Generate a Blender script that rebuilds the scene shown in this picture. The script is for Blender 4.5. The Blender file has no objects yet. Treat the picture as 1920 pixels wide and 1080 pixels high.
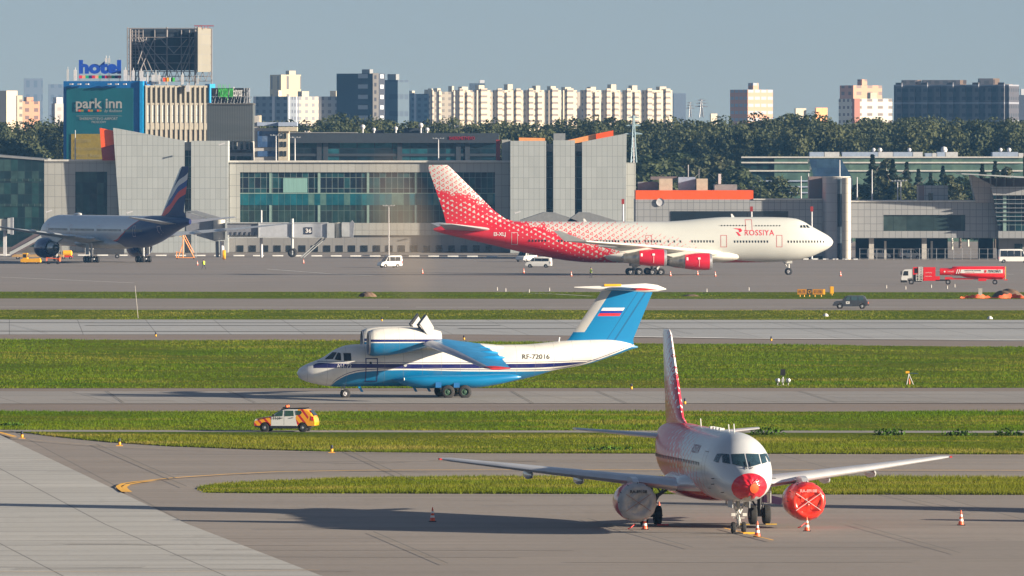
import bpy, bmesh, math, random
import numpy as np
from mathutils import Vector, Matrix
random.seed(7); np.random.seed(7)
R = math.radians
SC = bpy.context.scene; COL = SC.collection
# ---------------------------------------------------------------- camera, sky, sun, exposure
F = 18000.0; YH = 292.0; CH = 20.0          # focal length in photo pixels, eye-level row, camera height
cam = bpy.data.cameras.new('camera'); camo = bpy.data.objects.new('camera', cam); COL.objects.link(camo)
camo.location = (0, 0, CH); camo.rotation_euler = (R(90), 0, 0)
cam.sensor_width = 36.0; cam.lens = 36.0*F/1920.0; cam.shift_y = -(540-YH)/1920.0
cam.clip_start = 1.0; cam.clip_end = 20000.0
SC.camera = camo
SUN_EL = R(13.0); SUN_AZ = R(17.0)           # azimuth: from +X turned towards the camera
sd = Vector((math.cos(SUN_EL)*math.cos(SUN_AZ), -math.cos(SUN_EL)*math.sin(SUN_AZ), math.sin(SUN_EL)))
sl = bpy.data.lights.new('sun', 'SUN'); sl.energy = 5.0; sl.angle = R(0.5); sl.color = (1.0, 0.86, 0.67)
so = bpy.data.objects.new('sun', sl); COL.objects.link(so); so.rotation_euler = sd.to_track_quat('Z', 'Y').to_euler()
so.location = (100, -100, 200)
w = bpy.data.worlds.new("World"); SC.world = w; w.use_nodes = True
wn = w.node_tree.nodes; wl = w.node_tree.links; wn.clear()
sky = wn.new('ShaderNodeTexSky'); sky.sky_type = 'NISHITA'; sky.sun_disc = False
sky.sun_elevation = SUN_EL; sky.sun_rotation = math.atan2(sd.x, sd.y)
sky.altitude = 100; sky.air_density = 1.2; sky.dust_density = 1.0; sky.ozone_density = 3.0
wb = wn.new('ShaderNodeBackground'); wb.inputs[1].default_value = 0.057
wo = wn.new('ShaderNodeOutputWorld')
wt = wn.new('ShaderNodeTexCoord'); wa = wn.new('ShaderNodeVectorMath'); wa.operation = 'ADD'; wa.inputs[1].default_value = (0, 0, .12)
wnm = wn.new('ShaderNodeVectorMath'); wnm.operation = 'NORMALIZE'; wl.new(wt.outputs['Generated'], wa.inputs[0]); wl.new(wa.outputs[0], wnm.inputs[0]); wl.new(wnm.outputs[0], sky.inputs[0])
wmx = wn.new('ShaderNodeMix'); wmx.data_type = 'RGBA'; wmx.blend_type = 'MULTIPLY'; wmx.inputs[0].default_value = 1; wmx.inputs[7].default_value = (1.2, .875, .765, 1)
wl.new(sky.outputs[0], wmx.inputs[6]); wl.new(wmx.outputs[2], wb.inputs[0]); wl.new(wb.outputs[0], wo.inputs[0])
SC.view_settings.view_transform = 'Standard'; SC.view_settings.look = 'None'
SC.view_settings.gamma = 1.0; SC.view_settings.exposure = 1.42
SC.render.engine = 'CYCLES'; SC.cycles.volume_bounces = 0; SC.cycles.max_bounces = 6
SC.cycles.transparent_max_bounces = 16
# ---------------------------------------------------------------- ground profile and pixel helpers
PK = [(-100, 0.43), (509.9, 0.43), (641.7, 1.604), (731.7, 1.545), (1132.1, 1.95), (1683.0, -0.84), (8000, -0.84)]
PKX = [p[0] for p in PK]; PKZ = [p[1] for p in PK]
def gz(Y): return float(np.interp(Y, PKX, PKZ))
def ground_y(Y): return YH + F*(CH-gz(Y))/Y
def gp(px, py):
    """point of the ground seen at a pixel of the photograph"""
    a, b = 300.0, 7000.0
    for _ in range(45):
        m = (a+b)/2
        if ground_y(m) > py: a = m
        else: b = m
    Y = (a+b)/2
    return Vector(((px-960)*Y/F, Y, gz(Y)))
def P(px, py, Y): return Vector(((px-960)*Y/F, Y, CH-(py-YH)*Y/F))
# ---------------------------------------------------------------- materials
class NT:
    def __init__(s, m):
        m.use_nodes = True; s.t = m.node_tree; s.n = s.t.nodes; s.l = s.t.links
        s.b = s.n['Principled BSDF']; s.m_ = m
    def set(s, sock, v):
        if isinstance(v, bpy.types.NodeSocket): s.l.new(v, sock)
        elif isinstance(v, (tuple, list)) and len(v) == 3 and sock.type == 'RGBA': sock.default_value = (*v, 1)
        else: sock.default_value = v
    def m(s, op, a, b=None, c=None, clamp=False):
        n = s.n.new('ShaderNodeMath'); n.operation = op; n.use_clamp = clamp
        s.set(n.inputs[0], a)
        if b is not None: s.set(n.inputs[1], b)
        if c is not None: s.set(n.inputs[2], c)
        return n.outputs[0]
    def mix(s, f, a, b):
        n = s.n.new('ShaderNodeMix'); n.data_type = 'RGBA'
        s.set(n.inputs[0], f); s.set(n.inputs[6], a); s.set(n.inputs[7], b)
        return n.outputs[2]
    def xyz(s):
        tc = s.n.new('ShaderNodeTexCoord'); sp = s.n.new('ShaderNodeSeparateXYZ')
        s.l.new(tc.outputs['Object'], sp.inputs[0]); s.co = tc.outputs['Object']
        return sp.outputs[0], sp.outputs[1], sp.outputs[2]
    def comb(s, x, y, z):
        n = s.n.new('ShaderNodeCombineXYZ'); s.set(n.inputs[0], x); s.set(n.inputs[1], y); s.set(n.inputs[2], z)
        return n.outputs[0]
    def noise(s, scale, detail=4, vec=None, rough=0.55, stretch=None):
        if vec is None:
            tc = s.n.new('ShaderNodeTexCoord'); vec = tc.outputs['Object']
        if stretch:
            mp = s.n.new('ShaderNodeMapping'); s.l.new(vec, mp.inputs[0]); mp.inputs['Scale'].default_value = stretch; vec = mp.outputs[0]
        n = s.n.new('ShaderNodeTexNoise'); s.l.new(vec, n.inputs['Vector'])
        n.inputs['Scale'].default_value = scale; n.inputs['Detail'].default_value = detail; n.inputs['Roughness'].default_value = rough
        return n.outputs[0]
    def ramp(s, f, a, b):
        return s.m('DIVIDE', s.m('SUBTRACT', f, a), b-a, clamp=True)
    def curve(s, x, pts, x0, x1, z0, z1):
        """piecewise curve z(x) as a Float Curve"""
        n = s.n.new('ShaderNodeFloatCurve'); c = n.mapping.curves[0]
        q = [((p[0]-x0)/(x1-x0), (p[1]-z0)/(z1-z0)) for p in pts]
        c.points[0].location = q[0]; c.points[1].location = q[-1]
        for p in q[1:-1]: c.points.new(*p)
        n.mapping.update()
        s.set(n.inputs['Value'], s.m('DIVIDE', s.m('SUBTRACT', x, x0), x1-x0))
        return s.m('ADD', s.m('MULTIPLY', n.outputs[0], z1-z0), z0)
    def fin(s, col, rough=0.5, metal=0.0, spec=None, coat=0.0, bump=None, bd=0.02):
        s.set(s.b.inputs['Base Color'], col); s.set(s.b.inputs['Roughness'], rough); s.set(s.b.inputs['Metallic'], metal)
        if spec is not None: s.b.inputs['Specular IOR Level'].default_value = spec
        if coat: s.b.inputs['Coat Weight'].default_value = coat; s.b.inputs['Coat Roughness'].default_value = 0.08
        if bump is not None:
            bn = s.n.new('ShaderNodeBump'); s.l.new(bump, bn.inputs['Height']); bn.inputs['Distance'].default_value = bd
            s.l.new(bn.outputs[0], s.b.inputs['Normal'])
        return s.m_
MC = {}
def mat(name, c=(.5, .5, .5), rough=.55, metal=0., var=.12, scale=1.5, coat=0., spec=None, stretch=None):
    if name in MC: return MC[name]
    t = NT(bpy.data.materials.new(name)); n = t.noise(scale, 5, stretch=stretch)
    lo = tuple(v*(1-var) for v in c); hi = tuple(min(1, v*(1+var)) for v in c)
    MC[name] = t.fin(t.mix(t.ramp(n, .3, .7), lo, hi), rough, metal, spec, coat)
    return MC[name]
def M(k): return MC[k]
def panel_mat(name, c, pw, ph, seam=(.17, .17, .175), sw=.05, var=.05, rough=.5, metal=0., axis='x', zoff=0.):
    if name in MC: return MC[name]
    t = NT(bpy.data.materials.new(name)); x, y, z = t.xyz()
    u = {'x': x, 'y': y}[axis]; z = t.m('ADD', z, zoff)
    fu = t.m('FRACT', t.m('DIVIDE', u, pw)); fz = t.m('FRACT', t.m('DIVIDE', z, ph))
    line = t.m('MAXIMUM', t.m('LESS_THAN', fu, sw/pw), t.m('LESS_THAN', fz, sw/ph))
    wn_ = t.n.new('ShaderNodeTexWhiteNoise'); wn_.noise_dimensions = '3D'
    t.l.new(t.comb(t.m('FLOOR', t.m('DIVIDE', u, pw)), t.m('FLOOR', t.m('DIVIDE', z, ph)), 0), wn_.inputs[0])
    lo = tuple(v*(1-var) for v in c); hi = tuple(v*(1+var) for v in c)
    base = t.mix(wn_.outputs[0], lo, hi)
    st = t.ramp(t.noise(.35, 5, stretch=(1, 1, .25)), .35, .75)
    base = t.mix(t.m('MULTIPLY', st, .14), base, tuple(v*.55 for v in c))
    MC[name] = t.fin(t.mix(line, base, seam), rough, metal)
    return MC[name]
def glass_mat(name, tints, pw, ph, rough=.12, axis='x', spec=.35, mull=None, mw=.08, zoff=0.):
    """glass curtain: panes of a few tints picked at random, optional mullion lines"""
    if name in MC: return MC[name]
    t = NT(bpy.data.materials.new(name)); x, y, z = t.xyz()
    u = {'x': x, 'y': y}[axis]; z = t.m('ADD', z, zoff)
    wn_ = t.n.new('ShaderNodeTexWhiteNoise'); wn_.noise_dimensions = '3D'
    t.l.new(t.comb(t.m('FLOOR', t.m('DIVIDE', u, pw)), t.m('FLOOR', t.m('DIVIDE', z, ph)), 3.3), wn_.inputs[0])
    r = t.n.new('ShaderNodeValToRGB'); r.color_ramp.interpolation = 'CONSTANT'
    while len(r.color_ramp.elements) < len(tints): r.color_ramp.elements.new(0.5)
    for i, c in enumerate(tints): r.color_ramp.elements[i].position = i/len(tints); r.color_ramp.elements[i].color = (*c, 1)
    t.l.new(wn_.outputs[0], r.inputs[0])
    n = t.ramp(t.noise(.5, 4), .35, .65)
    base = t.mix(t.m('MULTIPLY', n, .5), r.outputs[0], tuple(v*.4 for v in tints[0]))
    if mull:
        fu = t.m('FRACT', t.m('DIVIDE', u, pw)); fz = t.m('FRACT', t.m('DIVIDE', z, ph))
        base = t.mix(t.m('MAXIMUM', t.m('LESS_THAN', fu, mw/pw), t.m('LESS_THAN', fz, mw/ph)), base, mull)
    MC[name] = t.fin(base, rough, 0, spec, bump=t.noise(.25, 2), bd=.15)
    return MC[name]
# ---------------------------------------------------------------- mesh builder
class MB:
    def __init__(s): s.v = []; s.f = []; s.mi = []; s.sm = []
    def add(s, vs, fs, mi=0, sm=False):
        o = len(s.v); s.v += [tuple(v) for v in vs]; s.f += [tuple(o+i for i in f) for f in fs]
        s.mi += [mi]*len(fs); s.sm += [sm]*len(fs); return s
    def box(s, x0, x1, y0, y1, z0, z1, mi=0):
        v = [(x, y, z) for z in (z0, z1) for y in (y0, y1) for x in (x0, x1)]
        return s.add(v, [(0, 2, 3, 1), (4, 5, 7, 6), (0, 1, 5, 4), (2, 6, 7, 3), (0, 4, 6, 2), (1, 3, 7, 5)], mi)
    def obox(s, c, sx, sy, sz, rz=0, mi=0, ry=0):
        m = Matrix.Rotation(rz, 3, 'Z') @ Matrix.Rotation(ry, 3, 'Y')
        v = [Vector(c)+m @ Vector((x*sx/2, y*sy/2, z*sz/2)) for z in (-1, 1) for y in (-1, 1) for x in (-1, 1)]
        return s.add(v, [(0, 2, 3, 1), (4, 5, 7, 6), (0, 1, 5, 4), (2, 6, 7, 3), (0, 4, 6, 2), (1, 3, 7, 5)], mi)
    def prism(s, pts, d, mi=0):
        """extrude a 3D polygon by vector d"""
        n = len(pts); a = [Vector(p) for p in pts]; d = Vector(d)
        v = a+[p+d for p in a]
        return s.add(v, [tuple(range(n))[::-1], tuple(range(n, 2*n))]+[(i, (i+1) % n, n+(i+1) % n, n+i) for i in range(n)], mi)
    def loft(s, rings, mi=0, cap=True, sm=True, closed=True):
        n = len(rings[0]); o = len(s.v); v = [p for r in rings for p in r]; f = []
        for i in range(len(rings)-1):
            for j in range(n if closed else n-1):
                k = (j+1) % n; f.append((i*n+j, i*n+k, (i+1)*n+k, (i+1)*n+j))
        if cap and closed: f.append(tuple(range(n))[::-1]); f.append(tuple(range((len(rings)-1)*n, len(rings)*n)))
        return s.add(v, f, mi, sm)
    def tube(s, p0, p1, r0, r1=None, n=10, mi=0, cap=True):
        p0 = Vector(p0); p1 = Vector(p1); r1 = r0 if r1 is None else r1
        q = (p1-p0).to_track_quat('Z', 'Y')
        rs = [[p+q @ Vector((r*math.cos(2*math.pi*i/n), r*math.sin(2*math.pi*i/n), 0)) for i in range(n)] for p, r in ((p0, r0), (p1, r1))]
        return s.loft(rs, mi, cap, True)
    def rev(s, prof, org=(0, 0, 0), ax='x', n=32, mi=0, cap=False, sy=1.):
        """revolve (a, r) profile about axis"""
        rs = []
        for a, r in prof:
            ring = []
            for i in range(n):
                t = 2*math.pi*i/n; c, q = r*math.cos(t), r*math.sin(t)*sy
                p = {'x': (a, c, q), 'y': (c, a, q), 'z': (c, q, a)}[ax]
                ring.append((org[0]+p[0], org[1]+p[1], org[2]+p[2]))
            rs.append(ring)
        return s.loft(rs, mi, cap, True)
    def grid(s, fn, nu, nv, mi=0, sm=True):
        v = [fn(i/nu, j/nv) for i in range(nu+1) for j in range(nv+1)]
        f = [(i*(nv+1)+j, (i+1)*(nv+1)+j, (i+1)*(nv+1)+j+1, i*(nv+1)+j+1) for i in range(nu) for j in range(nv)]
        return s.add(v, f, mi, sm)
    def build(s, name, mats, parent=None, loc=(0, 0, 0), fix=True, sharp=40):
        me = bpy.data.meshes.new(name); me.from_pydata(s.v, [], s.f)
        if not isinstance(mats, (list, tuple)): mats = [mats]
        for m in mats: me.materials.append(m)
        me.polygons.foreach_set('material_index', s.mi); me.polygons.foreach_set('use_smooth', s.sm)
        if fix and len(s.f) < 60000:
            bm = bmesh.new(); bm.from_mesh(me); bmesh.ops.remove_doubles(bm, verts=bm.verts, dist=1e-5)
            bmesh.ops.recalc_face_normals(bm, faces=bm.faces); bm.to_mesh(me); bm.free()
            if any(s.sm): me.set_sharp_from_angle(angle=R(sharp))
        me.update()
        o = bpy.data.objects.new(name, me); COL.objects.link(o); o.location = loc
        if parent: o.parent = parent
        return o
def link_mesh(name, me, parent=None, loc=(0, 0, 0), rot=None):
    o = bpy.data.objects.new(name, me); COL.objects.link(o); o.location = loc
    if rot: o.rotation_euler = rot
    if parent: o.parent = parent
    return o
def thing(name, label, cat, loc=(0, 0, 0), rz=0, group=None):
    o = bpy.data.objects.new(name, None); COL.objects.link(o); o.location = loc; o.rotation_euler = (0, 0, rz)
    o.empty_display_size = .5; o['label'] = label; o['category'] = cat
    if group: o['group'] = group
    return o
def tag(o, label, cat, group=None):
    o['label'] = label; o['category'] = cat
    if group: o['group'] = group
    return o
def copy_tree(o, parent=None):
    c = o.copy(); COL.objects.link(c); c.parent = parent
    for ch in list(o.children): copy_tree(ch, c)
    return c
def inst(proto, loc, rz=None, label=None, sc=None):
    c = copy_tree(proto); c.location = loc
    if rz is not None: c.rotation_euler = (0, 0, rz)
    if label: c['label'] = label
    if sc: c.scale = (sc,)*3 if not isinstance(sc, tuple) else sc
    return c
ORD = ['first', 'second', 'third', 'fourth', 'fifth', 'sixth', 'seventh', 'eighth', 'ninth', 'tenth', 'eleventh', 'twelfth', 'thirteenth', 'fourteenth', 'fifteenth', 'sixteenth', 'seventeenth', 'eighteenth', 'nineteenth', 'twentieth', 'twenty-first', 'twenty-second', 'twenty-third', 'twenty-fourth', 'twenty-fifth', 'twenty-sixth']
def text_mesh(body, size, m, name='lettering', fn=None, ext=0.0, parent=None, off=0., align='LEFT', sx=1., shear=0., space=1.):
    """lettering as mesh; fn maps (u, v) in metres to a 3D point"""
    cu = bpy.data.curves.new('t', 'FONT'); cu.body = body; cu.size = size; cu.align_x = align; cu.offset = off; cu.extrude = ext
    cu.shear = shear; cu.space_character = space; cu.resolution_u = 3
    to = bpy.data.objects.new('t', cu); COL.objects.link(to)
    me = bpy.data.meshes.new_from_object(to.evaluated_get(bpy.context.evaluated_depsgraph_get()))
    bpy.data.objects.remove(to); bpy.data.curves.remove(cu)
    for v in me.vertices:
        p = Vector((v.co.x*sx, v.co.y, v.co.z))
        v.co = Vector(fn(p.x, p.y)) if ext == 0 else Vector(fn(p.x, p.y, p.z))
    me.materials.clear(); me.materials.append(m); me.name = name
    o = bpy.data.objects.new(name, me); COL.objects.link(o)
    if parent: o.parent = parent
    return o
# shared materials
mat('white_paint', (.68, .68, .66), .3, coat=.4, var=.04); mat('grey_paint', (.42, .44, .46), .4, var=.06)
mat('dark_metal', (.05, .05, .055), .5); mat('steel', (.45, .46, .48), .35, .7); mat('rubber', (.018, .018, .02), .8)
mat('black', (.012, .012, .014), .6); mat('rim', (.42, .42, .44), .4); mat('red_cloth', (.62, .03, .03), .45, var=.2)
mat('orange_paint', (.85, .13, .02), .5, var=.06); mat('yellow', (.85, .42, .02), .4, var=.08); mat('yellow_line', (.8, .42, .04), .7, var=.25, scale=.8)
mat('white_line', (.62, .62, .6), .8, var=.2, scale=.4); mat('dark_glass', (.015, .02, .025), .06, var=.1, spec=.8)
mat('cone_red', (.8, .1, .03), .5, var=.1); mat('cone_white', (.75, .75, .72), .5, var=.1); mat('hi_vis', (.6, .8, .05), .6)
mat('joint', (.09, .088, .085), .9); mat('skin', (.5, .3, .2), .6); mat('navy', (.03, .035, .06), .8); mat('red_paint', (.72, .015, .02), .35, coat=.4, var=.06)
mat('dirt', (.13, .08, .05), .95, var=.35, scale=1.5); mat('green_letters', (.06, .5, .08), .4); mat('blue_letters', (.0, .045, .34), .5)
# ================================================================ GROUND
def struct(o): o['kind'] = 'structure'; return o
def pave_mat(name, c, c2, joints=None, sc=1.):
    t = NT(bpy.data.materials.new(name)); tc = t.n.new('ShaderNodeTexCoord')
    big = t.ramp(t.noise(.035*sc, 5), .35, .68); med = t.ramp(t.noise(.35*sc, 5, stretch=(.12, 1, 1)), .3, .72); fine = t.ramp(t.noise(6, 3, stretch=(.5, .25, 1)), .25, .75)
    streak = t.ramp(t.noise(.5, 4, stretch=(.03, 1, 1)), .52, .75)
    c1 = t.mix(big, c, c2); c3 = t.mix(t.m('MULTIPLY', med, .6), c1, tuple(v*.72 for v in c)); c3 = t.mix(t.m('MULTIPLY', fine, .18), c3, tuple(v*1.5 for v in c))
    c3 = t.mix(t.m('MULTIPLY', streak, .5), c3, tuple(v*.55 for v in c)); pt = t.ramp(t.noise(.09, 2, stretch=(.4, 1, 1)), .58, .6); c3 = t.mix(t.m('MULTIPLY', pt, .22), c3, tuple(v*.62 for v in c)); dr = t.ramp(t.noise(.9, 6, stretch=(1, .12, 1)), .6, .78); c3 = t.mix(t.m('MULTIPLY', dr, .3), c3, tuple(v*.5 for v in c))
    if joints:
        x, y, z = t.xyz(); a = R(joints[0])
        u = t.m('ADD', t.m('MULTIPLY', x, math.cos(a)), t.m('MULTIPLY', y, math.sin(a)))
        v = t.m('SUBTRACT', t.m('MULTIPLY', y, math.cos(a)), t.m('MULTIPLY', x, math.sin(a)))
        wn_ = t.n.new('ShaderNodeTexWhiteNoise'); t.l.new(t.comb(t.m('FLOOR', t.m('DIVIDE', u, joints[1])), t.m('FLOOR', t.m('DIVIDE', v, joints[2])), 1), wn_.inputs[0])
        c3 = t.mix(t.m('MULTIPLY', wn_.outputs[0], .3), c3, tuple(q*.72 for q in c))
        ln = t.m('MAXIMUM', t.m('LESS_THAN', t.m('FRACT', t.m('DIVIDE', u, joints[1])), .09/joints[1]), t.m('LESS_THAN', t.m('FRACT', t.m('DIVIDE', v, joints[2])), .22/joints[2]))
        c3 = t.mix(t.m('MULTIPLY', ln, .75), c3, (.09, .088, .085))
    MC[name] = t.fin(c3, .85, bump=t.noise(8, 3), bd=.01); return MC[name]
pave_mat('asphalt', (.25, .218, .192), (.205, .18, .162), (7, 45, 60)); pave_mat('apron_far', (.215, .185, .165), (.17, .155, .145), (-6, 40, 50))
pave_mat('concrete', (.4, .395, .375), (.33, .33, .32), (7.5, 7.5, 6.)); pave_mat('runway_c', (.34, .35, .355), (.28, .29, .3), (3, 7.5, 40))
pave_mat('shoulder', (.2, .16, .135), (.165, .135, .12)); pave_mat('taxi_c', (.27, .255, .24), (.23, .22, .21), (8, 7, 30))
tg = NT(bpy.data.materials.new('turf'))
b1 = tg.ramp(tg.noise(.06, 5), .35, .65); b2 = tg.ramp(tg.noise(1.2, 5), .3, .7); b3 = tg.ramp(tg.noise(.25, 4, stretch=(.25, 1, 1)), .4, .7)
cg = tg.mix(b1, (.07, .12, .008), (.12, .14, .018)); cg = tg.mix(tg.m('MULTIPLY', b2, .5), cg, (.035, .065, .006)); cg = tg.mix(tg.m('MULTIPLY', b3, .3), cg, (.15, .13, .03))
MC['turf'] = tg.fin(cg, .9, spec=0., bump=tg.noise(3, 5), bd=.25)
def blade_mat(name, a, b, c):
    t = NT(bpy.data.materials.new(name)); n1 = t.ramp(t.noise(.05, 4), .35, .65); n2 = t.ramp(t.noise(.8, 4, stretch=(.2, 1, 1)), .3, .7)
    n3 = t.ramp(t.noise(.18, 3, stretch=(.3, 1, 1)), .5, .72)
    col = t.mix(n1, a, b); col = t.mix(t.m('MULTIPLY', n2, .55), col, tuple(v*.55 for v in a)); col = t.mix(n3, col, c)
    t.fin(col, .8, spec=.0)
    tr = t.n.new('ShaderNodeBsdfTranslucent'); t.l.new(col, tr.inputs[0]); mx = t.n.new('ShaderNodeMixShader'); mx.inputs[0].default_value = .35
    t.l.new(t.b.outputs[0], mx.inputs[1]); t.l.new(tr.outputs[0], mx.inputs[2]); t.l.new(mx.outputs[0], t.n['Material Output'].inputs[0])
    MC[name] = t.m_
blade_mat('blades_green', (.09, .17, .008), (.155, .215, .014), (.24, .21, .04)); blade_mat('blades_dry', (.13, .185, .012), (.21, .215, .026), (.32, .26, .07))
# base sheet
mb = MB(); ys = sorted(set([float(y) for y in range(-60, 1800, 6)]+[float(y) for y in range(1800, 7000, 100)]+[p for p in PKX if -60 < p < 7000])); X0, X1 = -880, 880
vs = []; fs = []
for y in ys: vs += [(X0, y, gz(y)), (0, y, gz(y)), (X1, y, gz(y))]
for i in range(len(ys)-1):
    for k in (0, 1): a = i*3+k; fs.append((a, a+1, a+4, a+3))
mb.add(vs, fs); struct(mb.build('ground', M('asphalt'), fix=False))
def lerp(pts, x): return float(np.interp(x, [p[0] for p in pts], [p[1] for p in pts]))
def sheet(name, top, bot, m, dz, x0=-700, x1=2620, nx=60, step=5., kind='structure'):
    mb = MB(); xs = np.linspace(x0, x1, nx+1); cols = []
    tl = [gp(x, lerp(top, x)) for x in xs]; bl = [gp(x, lerp(bot, x)) for x in xs]
    nr = max(2, int(max(a.y-b.y for a, b in zip(tl, bl))/step))
    for a, b in zip(tl, bl):
        for j in range(nr+1):
            t = j/nr; X = a.x+(b.x-a.x)*t; Y = a.y+(b.y-a.y)*t; cols.append((X, Y, gz(Y)+dz))
    n = nr+1
    fs = [(i*n+j, i*n+j+1, (i+1)*n+j+1, (i+1)*n+j) for i in range(nx) for j in range(nr)]
    o = mb.add(cols, fs).build(name, m, fix=False); o['kind'] = kind
    return o, (top, bot)
L = -700; RR = 2620
far_apron = sheet('apron', [(L, 468), (RR, 482)], [(L, 547), (RR, 549)], M('apron_far'), .03)
sheet('taxiway', [(L, 560), (RR, 562)], [(L, 581), (RR, 583)], M('apron_far'), .05)
sheet('runway', [(L, 599.5), (RR, 601)], [(L, 628), (900, 628), (1200, 632), (RR, 649)], M('runway_c'), .05)
sheet('runway_shoulder', [(L, 627), (900, 627), (1200, 631), (RR, 648)], [(L, 638), (0, 638), (700, 640), (1920, 652), (RR, 658)], M('shoulder'), .035)
sheet('taxiway', [(L, 727), (0, 729), (1920, 728), (RR, 728)], [(L, 773), (RR, 773)], M('shoulder'), .035)
sheet('taxiway', [(L, 735), (RR, 735)], [(L, 759), (RR, 757)], M('taxi_c'), .065)
sheet('access_road', [(L, 806.5), (0, 807), (480, 808), (1920, 809)], [(L, 811), (0, 810.5), (480, 811.5), (1920, 813)], M('taxi_c'), .05)
# concrete stand, lower left: world polygon from its diagonal edge
pa = gp(-40, 800); pb = gp(608, 1083); mb = MB()
N = 60; vs = []
for i in range(N+1):
    t = i/N; Y = pa.y+(pb.y-150-pa.y)*t; X = pa.x+(pb.x-pa.x)*(Y-pa.y)/(pb.y-pa.y); vs += [(X-90, Y, gz(Y)+.04), (X, Y, gz(Y)+.04)]
mb.add(vs, [(2*i, 2*i+1, 2*i+3, 2*i+2) for i in range(N)]); struct(mb.build('concrete_stand', M('concrete'), fix=False))
# turf strips
TURF = {
 'far': ([(L, 547), (RR, 549)], [(L, 560), (RR, 562)]),
 'mid': ([(L, 581), (RR, 583)], [(L, 599.5), (RR, 601)]),
 'wide': ([(L, 638), (0, 638), (700, 640), (1920, 652), (RR, 658)], [(L, 727), (0, 729), (1920, 728), (RR, 728)]),
 'near': ([(L, 773), (RR, 773)], [(L, 807), (0, 807.3), (480, 808.4), (RR, 809.5)]),
 'verge': ([(L, 811), (0, 810.3), (480, 811.3), (RR, 813)], [(L, 802), (30, 811.5), (60, 813), (100, 818.5), (200, 829), (320, 837), (480, 843), (640, 847.5), (900, 850), (1920, 852), (RR, 852)]),
 'island': ([(370, 915), (380, 913), (420, 908), (500, 904), (640, 898.5), (900, 896), (1920, 898), (RR, 898)], [(370, 916), (384, 924), (500, 925), (1920, 928), (RR, 928)]),
}
for k, (tp, bt) in TURF.items():
    x0 = {'verge': 35, 'island': 371}.get(k, L); sheet('grass_verge', tp, bt, M('turf'), .045, x0=x0, nx=90)
def sample_turf(key, n, x0, x1):
    tp, bt = TURF[key]; tl = [(x, lerp(tp, x), lerp(bt, x)) for x in np.linspace(x0, x1, 160)]
    a = [(gp(x, t), gp(x, b)) for x, t, b in tl]; out = []
    ws = np.array([max(.01, p.y-q.y) for p, q in a]); ws /= ws.sum(); idx = np.random.choice(len(a)-1, n, p=ws[:-1]/ws[:-1].sum())
    for i in idx:
        u, v = random.random(), random.random(); p = a[i][0].lerp(a[i+1][0], u); q = a[i][1].lerp(a[i+1][1], u)
        r = p.lerp(q, v); out.append((r.x, r.y, gz(r.y), p.y-r.y))
    return np.array(out)
def tufts(name, key, n, h0, h1, m, x0=-60, x1=1980, nb=4, bw=.05, clump=0, edge=None):
    pts = sample_turf(key, n, x0, x1)
    if edge is not None:
        e = edge; pts = np.vstack([pts, e])
    n = len(pts); V = []
    k = n*nb; base4 = np.repeat(pts, nb, 0); base = base4[:, :3].copy(); tf = np.clip(.08+base4[:, 3]/14., 0, 1) if key == 'verge' else 1.; ang = np.random.rand(k)*2*np.pi; rr = np.random.rand(k)*.28
    base[:, 0] += np.cos(ang)*rr; base[:, 1] += np.sin(ang)*rr
    nz = np.sin(base[:, 0]*.21+np.sin(base[:, 1]*.05)*3)*np.sin(base[:, 1]*.083+base[:, 0]*.03)
    hh = (h0+(h1-h0)*np.random.rand(k)**2)*(1+.45*nz)*tf; a2 = np.random.rand(k)*np.pi; wv = bw*(.6+.8*np.random.rand(k))
    dx = np.cos(a2)*wv; dy = np.sin(a2)*wv; lx = np.random.randn(k)*.3*hh; ly = np.random.randn(k)*.3*hh
    v0 = base.copy(); v0[:, 0] -= dx; v0[:, 1] -= dy; v1 = base.copy(); v1[:, 0] += dx; v1[:, 1] += dy; v2 = base.copy(); v2[:, 0] += lx; v2[:, 1] += ly; v2[:, 2] += hh
    V = np.stack([v0, v1, v2], 1).reshape(-1, 3)
    me = bpy.data.meshes.new(name); me.vertices.add(len(V)); me.vertices.foreach_set('co', V.astype(np.float32).ravel())
    me.loops.add(len(V)); me.loops.foreach_set('vertex_index', np.arange(len(V), dtype=np.int32))
    me.polygons.add(k); me.polygons.foreach_set('loop_start', np.arange(0, 3*k, 3, dtype=np.int32)); me.polygons.foreach_set('loop_total', np.full(k, 3, np.int32))
    me.materials.append(m); me.update(calc_edges=True); o = bpy.data.objects.new(name, me); COL.objects.link(o); o['kind'] = 'stuff'; return o
def edge_pts(line, n, x0, x1, spread=.5):
    out = []
    for _ in range(n):
        x = x0+random.random()*(x1-x0); p = gp(x, lerp(line, x)); out.append((p.x+random.gauss(0, .1), p.y+abs(random.gauss(0, spread)), gz(p.y), 99.))
    return np.array(out)
for nm, key, n, h0, h1, m, nb, bw, x0 in [('grass', 'wide', 70000, .05, .2, 'blades_green', 4, .05, -60), ('grass', 'near', 44000, .05, .2, 'blades_green', 4, .035, -60),
        ('grass', 'verge', 38000, .06, .24, 'blades_dry', 5, .028, 60), ('grass', 'island', 36000, .06, .26, 'blades_dry', 5, .026, 375), ('grass', 'mid', 16000, .05, .17, 'blades_dry', 4, .055, -60), ('grass', 'far', 9000, .05, .15, 'blades_green', 4, .06, -60)]:
    tp, bt = TURF[key]
    ed = None
    if key in ('near', 'wide', 'verge', 'island'):
        ed = np.vstack([edge_pts(bt, 1500, max(x0, -60), 1980, .7)]+([] if key == 'verge' else [edge_pts(tp, 1500, max(x0, -60), 1980, .5)]))
    o = tufts(nm, key, n, h0, h1, M(m), x0=x0, nb=nb, bw=bw, edge=ed)
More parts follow.
